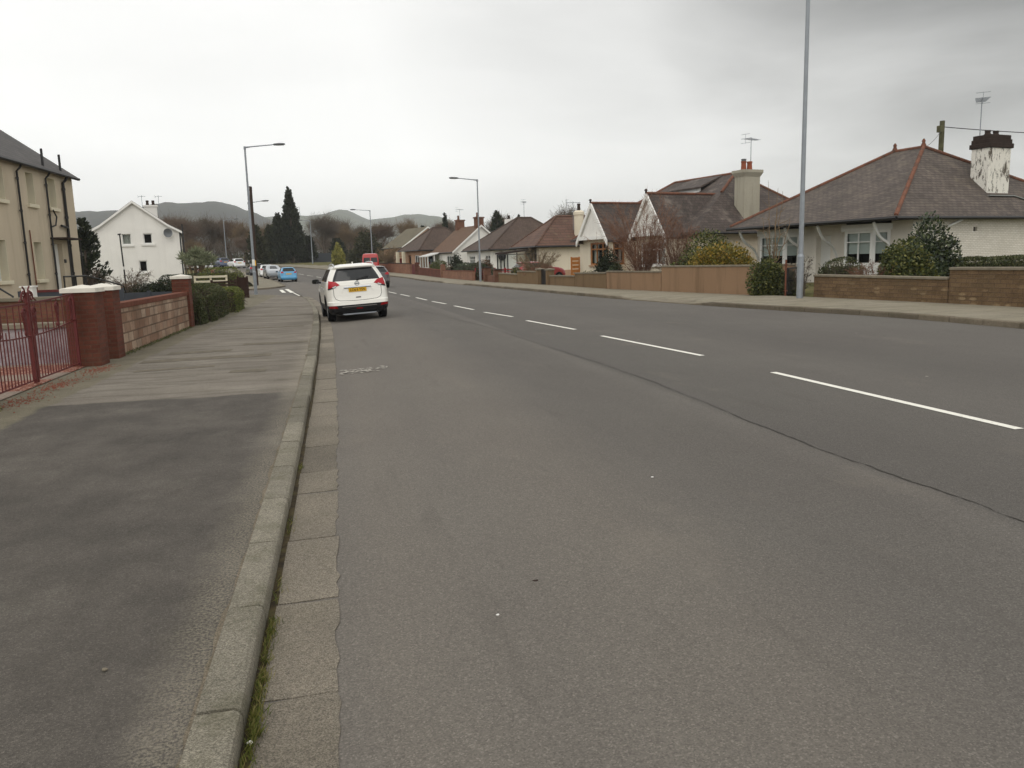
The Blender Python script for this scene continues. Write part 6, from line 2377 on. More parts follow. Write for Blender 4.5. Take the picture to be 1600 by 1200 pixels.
# white porch canopies at its right side
pc = thing('porch_canopy', local(h, (0.05, 2.2, 0)), R(9), 'white flat porch canopy on the right of the white gabled house', 'porch')
mb = MB()
mb.box(0, 1.7, 0, 2.6, 2.45, 2.62)
mb.box(0, 1.2, 0.3, 2.2, 2.12, 2.25)
mb.build('canopy', M['white_up'], pc)
mb = MB()
mb.bar((1.55, 0.15, 0), (1.55, 0.15, 2.45), 0.09, 0.09, up=(0, 1, 0))
mb.bar((1.55, 2.45, 0), (1.55, 2.45, 2.45), 0.09, 0.09, up=(0, 1, 0))
mb.build('post', M['white_up'], pc)

# ================================================================== STREET FURNITURE
def lamp_post(x, y, top, arm_dir, arm_len, label, z0=None, r=0.085, band=True, plate=False, tilt=(0, 0)):
    z0 = H(x, y) if z0 is None else z0
    t = thing('street_lamp', (x, y, z0), 0, label, 'street lamp', 'street lamps')
    hgt = top - z0
    mb = MB()
    mb.tube([(0, 0, -0.3), (0, 0, 1.35)], r, 14)
    mb.tube([(0, 0, 1.35), (0, 0, 1.45)], [r * 1.06, r * 0.72], 14)
    mb.tube([(0, 0, 1.40), (tilt[0], tilt[1], hgt)], [r * 0.74, r * 0.52], 12)
    mb.build('post', M['steel'], t, smooth=40)
    mb = MB()
    mb.bar((r * 0.9 * 0.7, -r * 0.62, 0.38), (r * 0.9 * 0.7, -r * 0.62, 1.02), 0.11, 0.012, up=(0.7, -0.7, 0))
    mb.build('access_door', M['steel'], t)
    if arm_dir is not None:
        d = Vector(arm_dir).normalized()
        b = Vector((tilt[0], tilt[1], hgt))
        mb = MB()
        mb.tube([b + Vector((0, 0, -0.12)), b + Vector((0, 0, 0.06))], 0.07, 10)
        mb.tube([b, b + d * 0.35 + Vector((0, 0, 0.04)), b + d * (arm_len - 0.65) + Vector((0, 0, 0.16))], [0.055, 0.036, 0.03], 8)
        mb.build('arm', M['steel'], t, smooth=50)
        a0 = b + d * (arm_len - 0.72) + Vector((0, 0, 0.16))
        s = Vector((-d.y, d.x, 0))
        rows_ = []
        for f, w, u, dn in ((0.0, 0.05, 0.035, 0.03), (0.10, 0.11, 0.065, 0.06), (0.35, 0.14, 0.085, 0.06), (0.62, 0.12, 0.07, 0.05), (0.72, 0.05, 0.03, 0.02)):
            c = a0 + d * f + Vector((0, 0, 0.03 * f))
            rows_.append([c + s * w * math.cos(q) + Vector((0, 0, (u if math.sin(q) > 0 else dn) * math.sin(q))) for q in [2 * math.pi * k / 14 for k in range(15)]])
        mb = MB()
        mb.grid(rows_)
        hd = mb.build('lamp_head', M['grey_paint'], t, smooth=50)
        mb = MB()
        mb.grid([[a0 + d * f + s * w * e + Vector((0, 0, -0.045 + 0.03 * f - 0.03 * (1 - e * e))) for e in (-1, -0.5, 0, 0.5, 1)] for f, w in ((0.2, 0.09), (0.4, 0.11), (0.62, 0.09))])
        mb.build('lens', M['lens'], hd, smooth=60)
    if plate:
        mb = MB()
        mb.bar((0.0, -r * 0.80, 1.75), (0.0, -r * 0.80, 2.12), 0.16, 0.01, up=(0, -1, 0))
        mb.build('number_label', M['white'], t)
    return t


lamp_post(14.85, 23.5, 12.4, (-1, 0.15, 0), 2.0, 'tall galvanised lamp column at the right kerb, its top above the picture', z0=0.12, r=0.105)
lamp_post(-4.95, 50.6, 8.69, (1, -0.05, 0), 2.35, 'tall lamp column at the end of the left footway with its arm over the road', z0=0.0, r=0.10, plate=True)
lamp_post(10.5, 59.1, 7.58, (-1, 0.05, 0), 2.1, 'lamp column on the right footway before the red slatted gate', z0=0.12, r=0.085)
lamp_post(4.3, 100, 8.15, (-1, 0.1, 0), 2.4, 'lamp column beside the bright red van', z0=H(4, 100), r=0.09)
lamp_post(-3.95, 136.2, 9.0, (-1, 0.1, 0), 1.9, 'lamp column in front of the dark hoarding at the bend', z0=H(0, 136), r=0.10, plate=False)
lamp_post(-8.2, 83, 7.95, (1, -0.1, 0), 2.0, 'lamp column seen past the dark telegraph pole on the left', r=0.09)
lamp_post(-17.95, 140, 9.55, (1, 0, 0), 2.4, 'farthest lamp column, standing among bare trees on the left', r=0.10)

# dark telegraph pole on the left
t = thing('telegraph_pole', (-6.95, 72.1, 0.05), 0, 'dark creosoted telegraph pole behind the tall left lamp column', 'telegraph pole', None)
mb = MB()
mb.tube([(0, 0, -0.4), (0.12, 0, 8.4)], [0.17, 0.12], 12)
mb.build('pole', M['pole_wood'], t, smooth=50)
mb = MB()
mb.box(-0.09, 0.11, -0.185, -0.17, 1.75, 2.2)
mb.build('notice', M['plate_y'], t)
mb = MB()
mb.box(-0.04, 0.2, -0.13, 0.13, 8.4, 8.44)
mb.build('pole_cap', M['stone_dark'], t)
# mossy pole behind the nearest bungalow
t = thing('telegraph_pole', (38.2, 45, 0.2), 0, 'mossy green telegraph pole rising behind the nearest bungalow roof', 'telegraph pole', None)
mb = MB()
mb.tube([(0, 0, -0.4), (0, 0, 9.45)], [0.19, 0.15], 12)
mb.build('pole', M['mossy_pole'], t, smooth=50)
mb = MB()
mb.box(-0.28, 0.02, -0.14, 0.14, 8.75, 9.15)
mb.build('terminal_box', M['mossy_pole'], t)


def cable(p, q, sag, label, r=0.014):
    p, q = Vector(p), Vector(q)
    m_ = MB()
    m_.tube([p.lerp(q, k / 24) - Vector((0, 0, sag * 4 * (k / 24) * (1 - k / 24))) for k in range(25)], r, 5)
    o = m_.build('overhead_cable', M['black'], None, uv=False)
    return tag(o, label, 'cable')


cable((38.3, 45, 9.28), (62, 45.5, 9.2), 0.35, 'overhead cable running right from the mossy telegraph pole', 0.028)
cable((38.1, 45, 9.0), (27.2, 33.6, 6.3), 0.25, 'drop cable from the mossy telegraph pole down to the slate roof', 0.014)

# dark hoarding with white lettering at the bend
t = thing('hoarding', (-4.0, 155.2, H(0, 155)), R(2), 'dark grey hoarding with indistinct white lettering at the bend', 'hoarding', None)
mb = MB()
for i in range(5):
    mb.box(-3.4 + i * 1.28, -3.4 + i * 1.28 + 1.265, 0, 0.05, 0.05, 1.85)
mb.build('board', M['slate_panel'], t)
mb = MB()
r_ = random.Random(5)
x = -2.75
while x < -0.55:
    w = r_.choice((0.13, 0.2, 0.24))
    mb.box(x, x + w * 0.35, -0.012, -0.002, 1.42, 1.78)
    mb.box(x + w * 0.35, x + w, -0.012, -0.002, 1.42 + r_.choice((0.0, 0.26, 0.14)), 1.52 + r_.choice((0.08, 0.26)))
    x += w + 0.09
for k in range(6):
    mb.box(-2.3 + k * 0.25, -2.12 + k * 0.25, -0.012, -0.002, 1.18 - 0.02 * k, 1.28 - 0.02 * k)
mb.build('lettering', M['white'], t)
mb = MB()
for i in range(6):
    mb.box(-3.42 + i * 1.28, -3.34 + i * 1.28, 0.05, 0.15, -0.2, 1.8)
mb.build('fence_post', M['slate_panel'], t)
# short street-sign post before the white house
t = thing('sign_post', (-14.3, 59.2, 0), 0, 'slim dark sign post before the white gabled house', 'post', None)
mb = MB()
mb.tube([(0, 0, -0.3), (-0.10, 0, 4.15)], [0.055, 0.045], 8)
mb.tube([(-0.22, 0, 4.12), (-0.02, 0, 4.15)], 0.05, 8)
mb.build('post', M['black'], t, smooth=50)
mb = MB()
mb.box(-0.08, 0.06, -0.07, -0.055, 1.75, 1.95)
mb.build('label_plate', M['white'], t)

# ================================================================== LEFT BOUNDARIES
pillar(-4.42, 10.45, 0.46, 1.27, 'red brick gate pillar at the left picture edge, nearest to us', capw=0.03, group='red brick pillars with white caps')
pillar(-4.33, 14.98, 0.50, 1.27, 'red brick pillar with white cap that carries the iron gate on the right', capw=0.03, group='red brick pillars with white caps')
pillar(-4.31, 16.08, 0.46, 1.27, 'red brick pillar with white cap at the near end of the block wall', capw=0.03, group='red brick pillars with white caps')
pillar(-4.32, 23.85, 0.44, 1.36, 'red brick pillar with white cap between block wall and round hedge', capw=0.03, group='red brick pillars with white caps')
M['cope_red'] = plain('red_coping', '6a4133', 0.9, 0.15, var=0.22, sc=5)
garden_wall([(-4.30, 16.34), (-4.27, 23.63)], [1.0], 'pinkish block wall with red coping between two white-capped pillars', 'wall', 'block', 'cope_red', thick=0.2, ct=0.11, over=0.025)
# boundary wall between the drives, seen through the gate
garden_wall([(-4.62, 15.55), (-13.0, 15.7)], [0.74], 'faded whitewashed wall with cement coping seen through the iron gate', 'wall', 'lilac_wall', 'cement', thick=0.22, ct=0.09, over=0.05)
garden_wall([(-5.2, 18.6), (-13.5, 18.8)], [1.12], 'low brown brick terrace wall behind the whitewashed wall', 'wall', 'brick_brown', 'cement', thick=0.22, ct=0.08, over=0.04)
sheet('gravel_drive', [(-4.33, y) for y in (9.7, 11, 12, 13, 14, 15, 15.5)], [(-13, y) for y in (9.7, 11, 12, 13, 14, 15, 15.5)], lambda x, y: 0.012, M['gravel'], 4)
# chips spilled over the footway edge
mb = MB()
r_ = random.Random(21)
for cxg, cyg, n in ((-4.0, 14.2, 260), (-4.05, 12.3, 300), (-4.05, 11.0, 240), (-4.0, 13.2, 60)):
    for i in range(n):
        x = cxg + r_.gauss(0, 0.11)
        y = cyg + r_.gauss(0, 0.33)
        a = r_.uniform(0.006, 0.016)
        k = 4
        ph = r_.random() * 6
        c = [(x + a * math.cos(ph + 1.57 * j) * r_.uniform(0.6, 1.2), y + a * math.sin(ph + 1.57 * j) * r_.uniform(0.6, 1.2)) for j in range(4)]
        z = 0.004 + a * 0.8
        n0 = len(mb.v)
        mb.v += [(p[0], p[1], 0.003) for p in c] + [(x, y, z)]
        for j in range(4):
            mb.f.append((n0 + j, n0 + (j + 1) % 4, n0 + 4))
o = struct(mb.build('spilled_gravel', M['chip'], uv=False), 'stuff')
o['label'] = 'red stone chips spilled across the footway under the gate'

# wrought iron gate: two leaves
gate = thing('iron_gate', (-4.40, 10.72, 0.0), R(90), 'red wrought iron double gate with scrollwork, closed between brick pillars', 'gate', None)
GW = 4.0                                  # local x runs up the street


def ztop(x):
    return 1.15 + 0.075 * (x / GW) + 0.03 * (abs(x / GW - 0.5) * 2) ** 2


def zmid(x):
    u = abs(x / GW - 0.5) * 2
    return 0.70 + 0.03 * x / GW + 0.10 * u * u


def scroll(mb, x, z, s, flip=1, turns=1.35, r=0.011):
    pts = []
    for k in range(22):
        a = k / 21 * turns * 2 * math.pi
        rr_ = s * (1 - 0.72 * k / 21)
        pts.append((x + flip * (s - rr_ * math.cos(a)) - flip * s, 0, z + rr_ * math.sin(a)))
    mb.tube(pts, r, 5)


xm = 1.93
for x0, x1 in ((0.06, xm - 0.02), (xm + 0.02, GW - 0.06)):
    mb = MB()
    n = 14
    for fz in (ztop, zmid, lambda x: 0.075):
        for k in range(n):
            a, b = lerp(x0, x1, k / n), lerp(x0, x1, (k + 1) / n)
            mb.bar((a, 0, fz(a)), (b, 0, fz(b)), 0.014, 0.026 if fz is ztop else 0.020)
    for x in (x0 + 0.015, x1 - 0.015):
        w = 0.042 if abs(x - xm) < 0.3 else 0.04
        mb.bar((x, 0, 0.03), (x, 0, ztop(x) + (0.16 if abs(x - xm) < 0.3 else 0.0)), w, w, up=(0, 1, 0))
    gl = mb.build('gate_leaf', M['gate_red'], gate)
    mb = MB()
    nb = 17
    for k in range(1, nb):
        x = lerp(x0, x1, k / nb)
        mb.tube([(x, 0, 0.08), (x, 0, ztop(x) if k % 2 == 0 else zmid(x) + (0.10 if k % 4 == 1 else 0.0))], 0.0085, 5)
    mb.build('gate_bars', M['gate_red'], gl)
    for x in ((lerp(x0, x1, 0.42), x1 - 0.16) if x0 < 1 else (x0 + 0.17, lerp(x0, x1, 0.58), x1 - 0.17)):
        mb = MB()
        zt, zm = ztop(x), zmid(x)
        zc_ = lerp(zm, zt, 0.66)
        for f in (1, -1):
            scroll(mb, x + f * 0.012, zc_ + 0.02, 0.085, f, r=0.014)
            scroll(mb, x + f * 0.01, zc_ - 0.09, 0.055, f, r=0.012)
            scroll(mb, x + f * 0.01, zm + 0.05, 0.042, f, r=0.011)
            mb.tube([(x + f * 0.08, 0, zc_ + 0.05), (x + f * 0.03, 0, zc_ - 0.14), (x + f * 0.008, 0, zm + 0.02)], 0.013, 5)
        mb.bar((x, 0, zm), (x, 0, zt), 0.012, 0.012, up=(0, 1, 0))
        mb.build('scroll_ornament', M['gate_red'], gl, smooth=60)
    f = -1 if x0 < 1 else 1
    xx = xm + f * 0.10
    mb = MB()
    scroll(mb, xx + f * 0.06, ztop(xx) + 0.09, 0.085, f, 1.2)
    mb.tube([(xm + f * 0.02, 0, ztop(xm) + 0.02), (xm + f * 0.07, 0, ztop(xm) + 0.20), (xm + f * 0.13, 0, ztop(xm) + 0.24)], 0.012, 5)
    mb.tube([(xm + f * 0.12, 0, ztop(xm) + 0.18), (xm + f * 0.22, 0, ztop(xm) + 0.08), (xm + f * 0.33, 0, ztop(xm) + 0.03)], 0.011, 5)
    mb.build('crest_scroll', M['gate_red'], gl, smooth=60)

# terrace in front of the beige house: steps rail, white post, dark panels
t = thing('terrace_paving', (-9.5, 23.5, 0), 0, 'raised concrete terrace before the beige house', 'terrace', None)
mb = MB()
mb.box(-3.4, 3.6, -4.6, 10, -0.4, 0.42)
mb.build('slab', M['cement'], t)
hr = thing('handrail', (-7.75, 21.4, 0.42), 0, 'black metal handrail curving down beside a white post at the left edge', 'handrail', None)
mb = MB()
mb.tube([(-2.4, 0, 0.92), (-0.9, 0, 0.92), (-0.25, 0, 0.85), (0.0, 0, 0.66), (0.03, 0, 0.0)], 0.026, 7)
mb.tube([(-1.6, 0, 0.92), (-1.6, 0, 0)], 0.02, 6)
mb.build('rail', M['black'], hr, smooth=60)
wp = thing('white_post', (-7.62, 21.6, 0.42), 0, 'short square white post beside the handrail', 'post', None)
mb = MB()
mb.box(0, 0.26, 0, 0.26, 0, 0.86)
mb.box(-0.03, 0.29, -0.03, 0.29, 0.86, 0.90)
mb.build('post', M['white'], wp)
hr = thing('handrail', (-10.6, 37.2, 0.42), R(84), 'black stepped handrail by the canopy door of the beige house', 'handrail', None)
mb = MB()
mb.tube([(-2.0, 0, 1.05), (0.1, 0, 1.05), (1.6, -0.4, 0.75), (2.6, -0.6, 0.55), (3.0, -0.6, 0.0)], 0.035, 7)
for x in (-2.0, -0.9, 0.1):
    mb.tube([(x, 0, 1.05), (x, 0, -0.3)], 0.03, 6)
mb.build('rail', M['black'], hr, smooth=60)


def panel_fence(p, q, h, label, mat='slate_panel', post=None, z=0.0, gap=0.0, n=2, group=None, name='panel_fence', cat='fence', trim=None):
    p, q = Vector((p[0], p[1], z)), Vector((q[0], q[1], z))
    d = q - p
    t = thing(name, p, math.atan2(d.y, d.x), label, cat, group)
    Ln = d.length
    mb = MB()
    for i in range(n):
        a, b = Ln * i / n + 0.03, Ln * (i + 1) / n - 0.03
        rows_ = max(1, int(h / 0.16)) if gap else 1
        for r_ in range(rows_):
            z0_, z1_ = h * r_ / rows_ + gap / 2 + 0.02, h * (r_ + 1) / rows_ - gap / 2
            mb.box(a, b, -0.02, 0.02, z0_, z1_)
    mb.build('panel', M[mat], t)
    mb = MB()
    for i in range(n + 1):
        x = Ln * i / n
        m2 = MB()
        m2.box(x - 0.05, x + 0.05, -0.05, 0.05, -0.3, h + 0.05)
        m2.build('fence_post', M[post or mat], t)
    if trim:
        mb = MB()
        mb.box(0, Ln, -0.035, 0.035, h, h + 0.07)
        mb.build('top_rail', M[trim], t)
    return t


panel_fence((-8.85, 25.0), (-6.2, 25.1), 0.66, 'dark grey panel screen with red top rail on the terrace', z=0.42, trim='gate_red')
panel_fence((-7.3, 27.6), (-4.75, 27.7), 0.62, 'dark grey panel fence behind the block wall', z=0.30, n=2)
# white rail fence and dark timber gate post further up
t = thing('rail_fence', (-7.5, 45.2, 0), R(3), 'white two-rail fence above the clipped hedges', 'fence', None)
mb = MB()
for z in (0.95, 1.2):
    mb.box(0, 1.65, -0.02, 0.02, z - 0.05, z + 0.06)
mb.build('rail', M['cream_paint'], t)
for x in (0.0, 0.8, 1.6):
    m2 = MB()
    m2.box(x - 0.05, x + 0.05, 0.02, 0.12, -0.2, 1.27)
    m2.build('fence_post', M['cream_paint'], t)
M['brown_shed'] = plain('dark_brown_board', '33231c', 0.85, 0.2, var=0.3, sc=7)
panel_fence((-5.35, 45.6), (-4.88, 45.7), 1.12, 'dark brown timber gate end beside the tall left lamp column', 'brown_shed', n=1)
panel_fence((-6.6, 44.8), (-5.45, 45.4), 0.98, 'weathered brown slatted fence left of the dark gate end', 'dark_wood', gap=0.05, n=1)
panel_fence((-17.3, 56.5), (-15.9, 56.6), 1.3, 'brown slatted fence at the corner of the beige house', 'dark_wood', gap=0.02, n=2, z=0.2)

# ================================================================== RIGHT BOUNDARIES
garden_wall([(17.22, 6), (16.95, 13), (16.42, 18.6)], [1.12, 1.10], 'higher length of brown rubble stone wall at the right picture edge', 'wall', 'stone_wall', 'cement', ct=0.075, over=0.04, thick=0.3)
garden_wall([(16.40, 18.64), (15.75, 23.9)], [(0.83, 0.87)], 'lower length of brown stone wall with cement coping behind the tall lamp column', 'wall', 'stone_wall', 'cement', ct=0.07, over=0.04, thick=0.28)
garden_wall([(16.6, 26.72), (14.85, 26.5), (13.78, 32.2)], [1.22, 1.22], 'tall tan rendered wall with squared end beside the leafy gateway', 'wall', 'tan_wall', 'cement', ct=0.07, over=0.03)
garden_wall([(13.77, 32.25), (12.98, 37.1)], [(0.99, 0.99)], 'lower step of the tan rendered wall below the russet bare shrub', 'wall', 'tan_wall', 'cement', ct=0.07, over=0.03)
garden_wall([(12.97, 37.14), (12.72, 41.6)], [(0.93, 0.88)], 'brown rendered wall below the orange slatted gate', 'wall', 'brown_wall', 'cement', ct=0.08, over=0.04)
garden_wall([(12.71, 41.64), (12.42, 45.7)], [(0.72, 0.70)], 'lowest brown rendered wall next to the dark iron wicket gate', 'wall', 'brown_wall', 'cement', ct=0.08, over=0.04)
pillar(12.40, 46.0, 0.42, 0.98, 'brown rendered pillar on the near side of the dark wicket gate', 'brown_wall', 'cement', 0.05, 0.08, 0.05, z0=0.0, group='pillars of the wicket gate')
pillar(12.20, 47.6, 0.42, 1.00, 'brown rendered pillar on the far side of the dark wicket gate', 'brown_wall', 'cement', 0.05, 0.08, 0.05, z0=0.0, group='pillars of the wicket gate')


def bar_gate(p, q, h, label, mat='black', n=10, z=0.1, rails=3, r=0.012, solid=None):
    p, q = Vector((p[0], p[1], z)), Vector((q[0], q[1], z))
    d = q - p
    t = thing('garden_gate', p, math.atan2(d.y, d.x), label, 'gate', None)
    Ln = d.length
    mb = MB()
    for k in range(rails):
        zz = lerp(0.06, h, k / (rails - 1))
        mb.bar((0, 0, zz), (Ln, 0, zz), 0.03, 0.05)
    for x in (0.02, Ln - 0.02):
        mb.bar((x, 0, 0.02), (x, 0, h), 0.04, 0.04, up=(0, 1, 0))
    f = mb.build('gate_frame', M[mat], t)
    mb = MB()
    for k in range(1, n):
        x = Ln * k / n
        if solid:
            mb.bar((x, 0.03, 0.05), (x, 0.03, h - 0.03), Ln / n * solid, 0.015, up=(0, 1, 0))
        else:
            mb.tube([(x, 0, 0.06), (x, 0, h)], r, 5)
    mb.build('gate_bars', M[mat], t)
    return t


bar_gate((12.36, 46.3), (12.24, 47.35), 0.92, 'dark iron wicket gate between two brown pillars', 'black', 9, solid=0.62)
garden_wall([(12.16, 47.9), (11.72, 51.4)], [(0.93, 0.95)], 'brown rendered wall, higher length below the tan twiggy bush', 'wall', 'brown_wall', 'cement', ct=0.08, over=0.04)
garden_wall([(11.71, 51.45), (11.22, 55.2)], [(0.74, 0.80)], 'brown rendered wall, lower length with snowdrop-green planting above', 'wall', 'brown_wall', 'cement', ct=0.08, over=0.04)
pillar(11.12, 55.7, 0.5, 0.98, 'brown brick pillar with stone cap at the near side of the red slatted railings', 'brick_brown', 'stone_dark', 0.04, 0.06, 0.05, z0=0.0, group='brown brick pillars')
pillar(10.85, 58.2, 0.5, 1.12, 'brown brick pillar with stone cap beside the right lamp column', 'brick_brown', 'stone_dark', 0.04, 0.06, 0.05, z0=0.0, group='brown brick pillars')
garden_wall([(11.02, 56.05), (10.9, 57.9)], [(0.66, 0.66)], 'short brick wall joining the two brown brick pillars', 'wall', 'brick_brown', None)
panel_fence((13.2, 58.8), (11.2, 65.2), 0.95, 'red slatted railings along the drive of the white bungalow', 'red_slat', z=0.1, gap=0.09, n=4, name='slatted_railings')
panel_fence((13.4, 57.6), (15.8, 59.6), 0.95, 'red slatted railings across the drive beside the glazed porch', 'red_slat', z=0.1, gap=0.09, n=2, name='slatted_railings')
# orange slatted gate end of the twin-gabled bungalow
t = thing('slatted_gate', (14.55, 48.6, 0), math.atan2(.25, .968), 'varnished orange slatted timber gate against the cream bungalow', 'gate', None)
mb = MB()
for k in range(6):
    mb.box(0, 0.62, 0, 0.03, 0.25 + k * 0.25, 0.25 + k * 0.25 + 0.21)
mb.build('slat', M['orange_wood'], t)
for x in (-0.02, 0.56):
    m2 = MB()
    m2.box(x, x + 0.08, 0.03, 0.10, -0.1, 1.74)
    m2.build('gate_post', M['orange_wood'], t)

# orange-red brick walls up to the bend
garden_wall([(10.62, 62.8), (10.5, 70.0), (10.05, 76.6)], [0.90, (0.88, 0.86)], 'low orange-red brick wall below the heathery hedge', 'wall', 'brick_far', 'cope_red', ct=0.07, over=0.02)
pillar(10.0, 77.0, 0.42, 1.35, 'slim red brick pillar between two low brick walls', 'brick_far', 'cope_red', 0.03, 0.05, 0.03, group='red brick pillars at the bend')
garden_wall([(9.95, 77.4), (9.45, 83), (8.75, 88.0)], [(0.90, 0.90), (0.92, 0.92)], 'low red brick wall before the brown hipped bungalow', 'wall', 'brick', 'cope_red', ct=0.07, over=0.02)
pillar(8.62, 88.5, 0.45, 1.38, 'red brick pillar at the near side of the dark red wicket', 'brick', 'cope_red', 0.03, 0.05, 0.03, group='red brick pillars at the bend')
bar_gate((8.5, 88.8), (8.2, 90.0), 1.15, 'dark red boarded wicket between far brick walls', 'gate_red', 7, z=H(8, 89) + 0.1, solid=0.9)
garden_wall([(8.1, 90.3), (6.2, 97.5), (4.2, 104.5)], [(1.32, 1.25), (1.2, 1.1)], 'taller orange brick wall with dark coping curving past the red van', 'wall', 'brick_far', 'stone_dark', ct=0.09, over=0.03)
panel_fence((7.8, 104), (12.8, 107), 1.5, 'red-brown board fence behind the silver estate car', 'red_slat', z=H(10, 105), n=3)
t = thing('footpath_post', (1.2, 128, H(0, 128)), 0, 'short dark timber post on the verge by the hoarding', 'post', None)
mb = MB()
mb.tube([(0, 0, -0.2), (0.05, 0, 1.55)], 0.12, 8)
mb.tube([(-0.5, 0, -0.2), (-0.2, 0, 1.6)], 0.09, 8)
mb.build('post', M['dark_wood'], t, smooth=50)
# rusty post in the leafy gateway
t = thing('gate_post', (15.30, 25.1, 0.1), 0, 'thin rusty iron gate post in the leafy gateway', 'post', None)
mb = MB()
mb.tube([(0, 0, -0.2), (0, 0, 1.28)], 0.03, 8)
for z in (0.2, 1.1):
    mb.tube([(-0.06, 0, z), (0.08, 0, z)], 0.02, 6)
mb.build('post', M['rust'], t, smooth=50)
bar_gate((15.45, 25.25), (16.3, 25.9), 0.95, 'open dark iron gate folded back among the leaves', 'black', 9, z=0.12)

# ================================================================== PLANTS
# ---- left
hedge((-4.40, 24.75, 0), R(2), 0.95, 1.0, 1.12, 'hedge', 'small rounded clipped hedge beside the white-capped pillar', 0.045, 2000, 3, 0.35)
hedge((-4.38, 27.8, 0), R(1), 1.0, 4.4, 1.12, 'hedge', 'long tall clipped hedge in the middle of the left hedges', 0.045, 1700, 4, 0.3)
hedge((-4.25, 32.4, 0), R(2), 0.95, 3.6, 0.86, 'hedge_y', 'lower yellowish clipped hedge before the dark gate end', 0.045, 1500, 5, 0.22)
hedge((-6.45, 47.2, 0.0), R(35), 1.0, 3.4, 1.68, 'hedge_y', 'sloping mid green hedge behind the white rail fence', 0.07, 420, 6, 0.3)
hedge((-9.6, 58.0, 0.0), R(88), 1.2, 4.5, 1.3, 'laurel', 'dark hedge below the far white hatchback', 0.08, 320, 8, 0.3)
shrub('shrub', (-8.2, 43, 0.05), 1.6, 1.2, 1.25, 3600, 0.075, 'conifer', 'dark low evergreen bush in front of the white gabled house', seed=5, group='shrubs on the left')
shrub('shrub', (-10.0, 45.5, 0.05), 1.1, 1.0, 1.0, 1800, 0.07, 'conifer', 'small dark evergreen bush left of the low evergreen bush', seed=6, group='shrubs on the left')


def twig_shrub(loc, r, h, n, label, mat='twig_red', seed=1, group='bare twiggy shrubs', fan=1.0, subs=7, rad=0.011, name='bare_shrub', levels=2, leaf=None, tl=0.5):
    """many-stemmed bare shrub: stems fan from the base and fork into fine twigs"""
    rg = np.random.default_rng(seed)
    t = thing(name, loc, 0, label, 'shrub', group)
    A, B = [], []
    tips = []
    for i in range(n):
        ph = rg.uniform(0, 6.283)
        k = rg.random() ** 0.6 * fan
        d = np.array([math.cos(ph) * k * r, math.sin(ph) * k * r, h * rg.uniform(0.7, 1.05) * (1 - 0.30 * k * k)])
        p = np.array([rg.normal() * 0.10, rg.normal() * 0.10, -0.05])
        m_ = 6
        q = p
        for j in range(m_):
            u = (j + 1) / m_
            e = p + d * np.array([u ** 1.25, u ** 1.25, u ** 0.85]) + rg.normal(size=3) * 0.035 * h * u * 0.5
            ra, rb = rad * 1.9 * (1 - 0.75 * j / m_), rad * 1.9 * (1 - 0.75 * (j + 1) / m_)
            A.append((q, e, ra, rb))
            if j > 0:
                for _ in range(subs):
                    s = q + (e - q) * rg.random()
                    v = (e - q) / np.linalg.norm(e - q) + rg.normal(size=3) * 0.6
                    v /= np.linalg.norm(v)
                    ln = tl * rg.uniform(0.3, 1.0) * (1.15 - 0.5 * u)
                    s1 = s + v * ln
                    B.append((s, s1, rad * 0.65, rad * 0.4))
                    for _ in range(levels):
                        w = v + rg.normal(size=3) * 0.6
                        s2 = s + v * ln * rg.uniform(0.3, 0.95)
                        s3 = s2 + w / np.linalg.norm(w) * ln * 0.55
                        s3[2] = max(s3[2], 0.02)
                        B.append((s2, s3, rad * 0.45, rad * 0.3))
                        tips.append(s3)
            q = e
    seg_mesh('stems', A, M[mat], t, 4)
    seg_mesh('twigs', B, M[mat], t, 3)
    if leaf:
        tp = np.array(tips)
        tp = tp[rg.random(len(tp)) < leaf[0]]
        leaves('leaf_buds', tp + rg.normal(size=tp.shape) * 0.03, leaf[1], M[leaf[2]], t, rg)
    return t


twig_shrub((-13.0, 55.0, 0.1), 1.7, 1.7, 22, 'grey bare bush before the white gabled house wall', 'twig', 3, subs=4, rad=0.014, tl=0.5, leaf=(0.25, 0.09, 'heath'))
twig_shrub((-15.6, 55.4, 0.1), 1.3, 2.0, 16, 'thin bare bush between beige house and white gabled house', 'twig_dark', 4, subs=4, rad=0.014, tl=0.5, leaf=(0.2, 0.08, 'heath'))
hedge((-11.6, 52.0, 0.0), R(92), 0.6, 4.6, 0.85, 'heath', 'low brown dry hedge under the dark sign post', 0.06, 300, 12, 0.15, bump=0.12)
# grey-green clump beside the white house
rg = np.random.default_rng(12)
t = thing('pampas_clump', (-9.75, 59.8, 0.0), 0, 'spiky grey-green clump on pale stems right of the white gabled house', 'shrub', 'shrubs on the left')
segs, P, D = [], [], []
for i in range(26):
    ph, k = rg.uniform(0, 6.283), rg.random() ** 0.5
    top = np.array([math.cos(ph) * k * 1.15, math.sin(ph) * k * 1.15, 2.75 - 1.0 * k * k + rg.normal() * 0.12])
    b0 = np.array([rg.normal() * 0.15, rg.normal() * 0.15, -0.05])
    m_ = b0 + (top - b0) * 0.5 + np.array([0, 0, 0.25])
    segs += [(b0, m_, 0.05, 0.035), (m_, top, 0.035, 0.02)]
    for _ in range(90):
        d = rg.normal(size=3)
        d[2] = abs(d[2]) * 0.9
        d /= np.linalg.norm(d)
        P.append(top + d * rg.uniform(0.15, 0.5))
        D.append(d)
seg_mesh('stems', segs, M['twig_tan'], t, 5)
leaves('blades', np.array(P), 0.42, M['pampas'], t, rg, 0.12, 0.0, dirs=np.array(D), jitter=0.25)
# dark conifer between the houses
conifer((-16.0, 56.8, 0), 5.1, 1.45, 'dark conifer behind the corner of the beige house', 21, 'conifer', 5200, 0.26, taper=0.7, group='dark conifers')
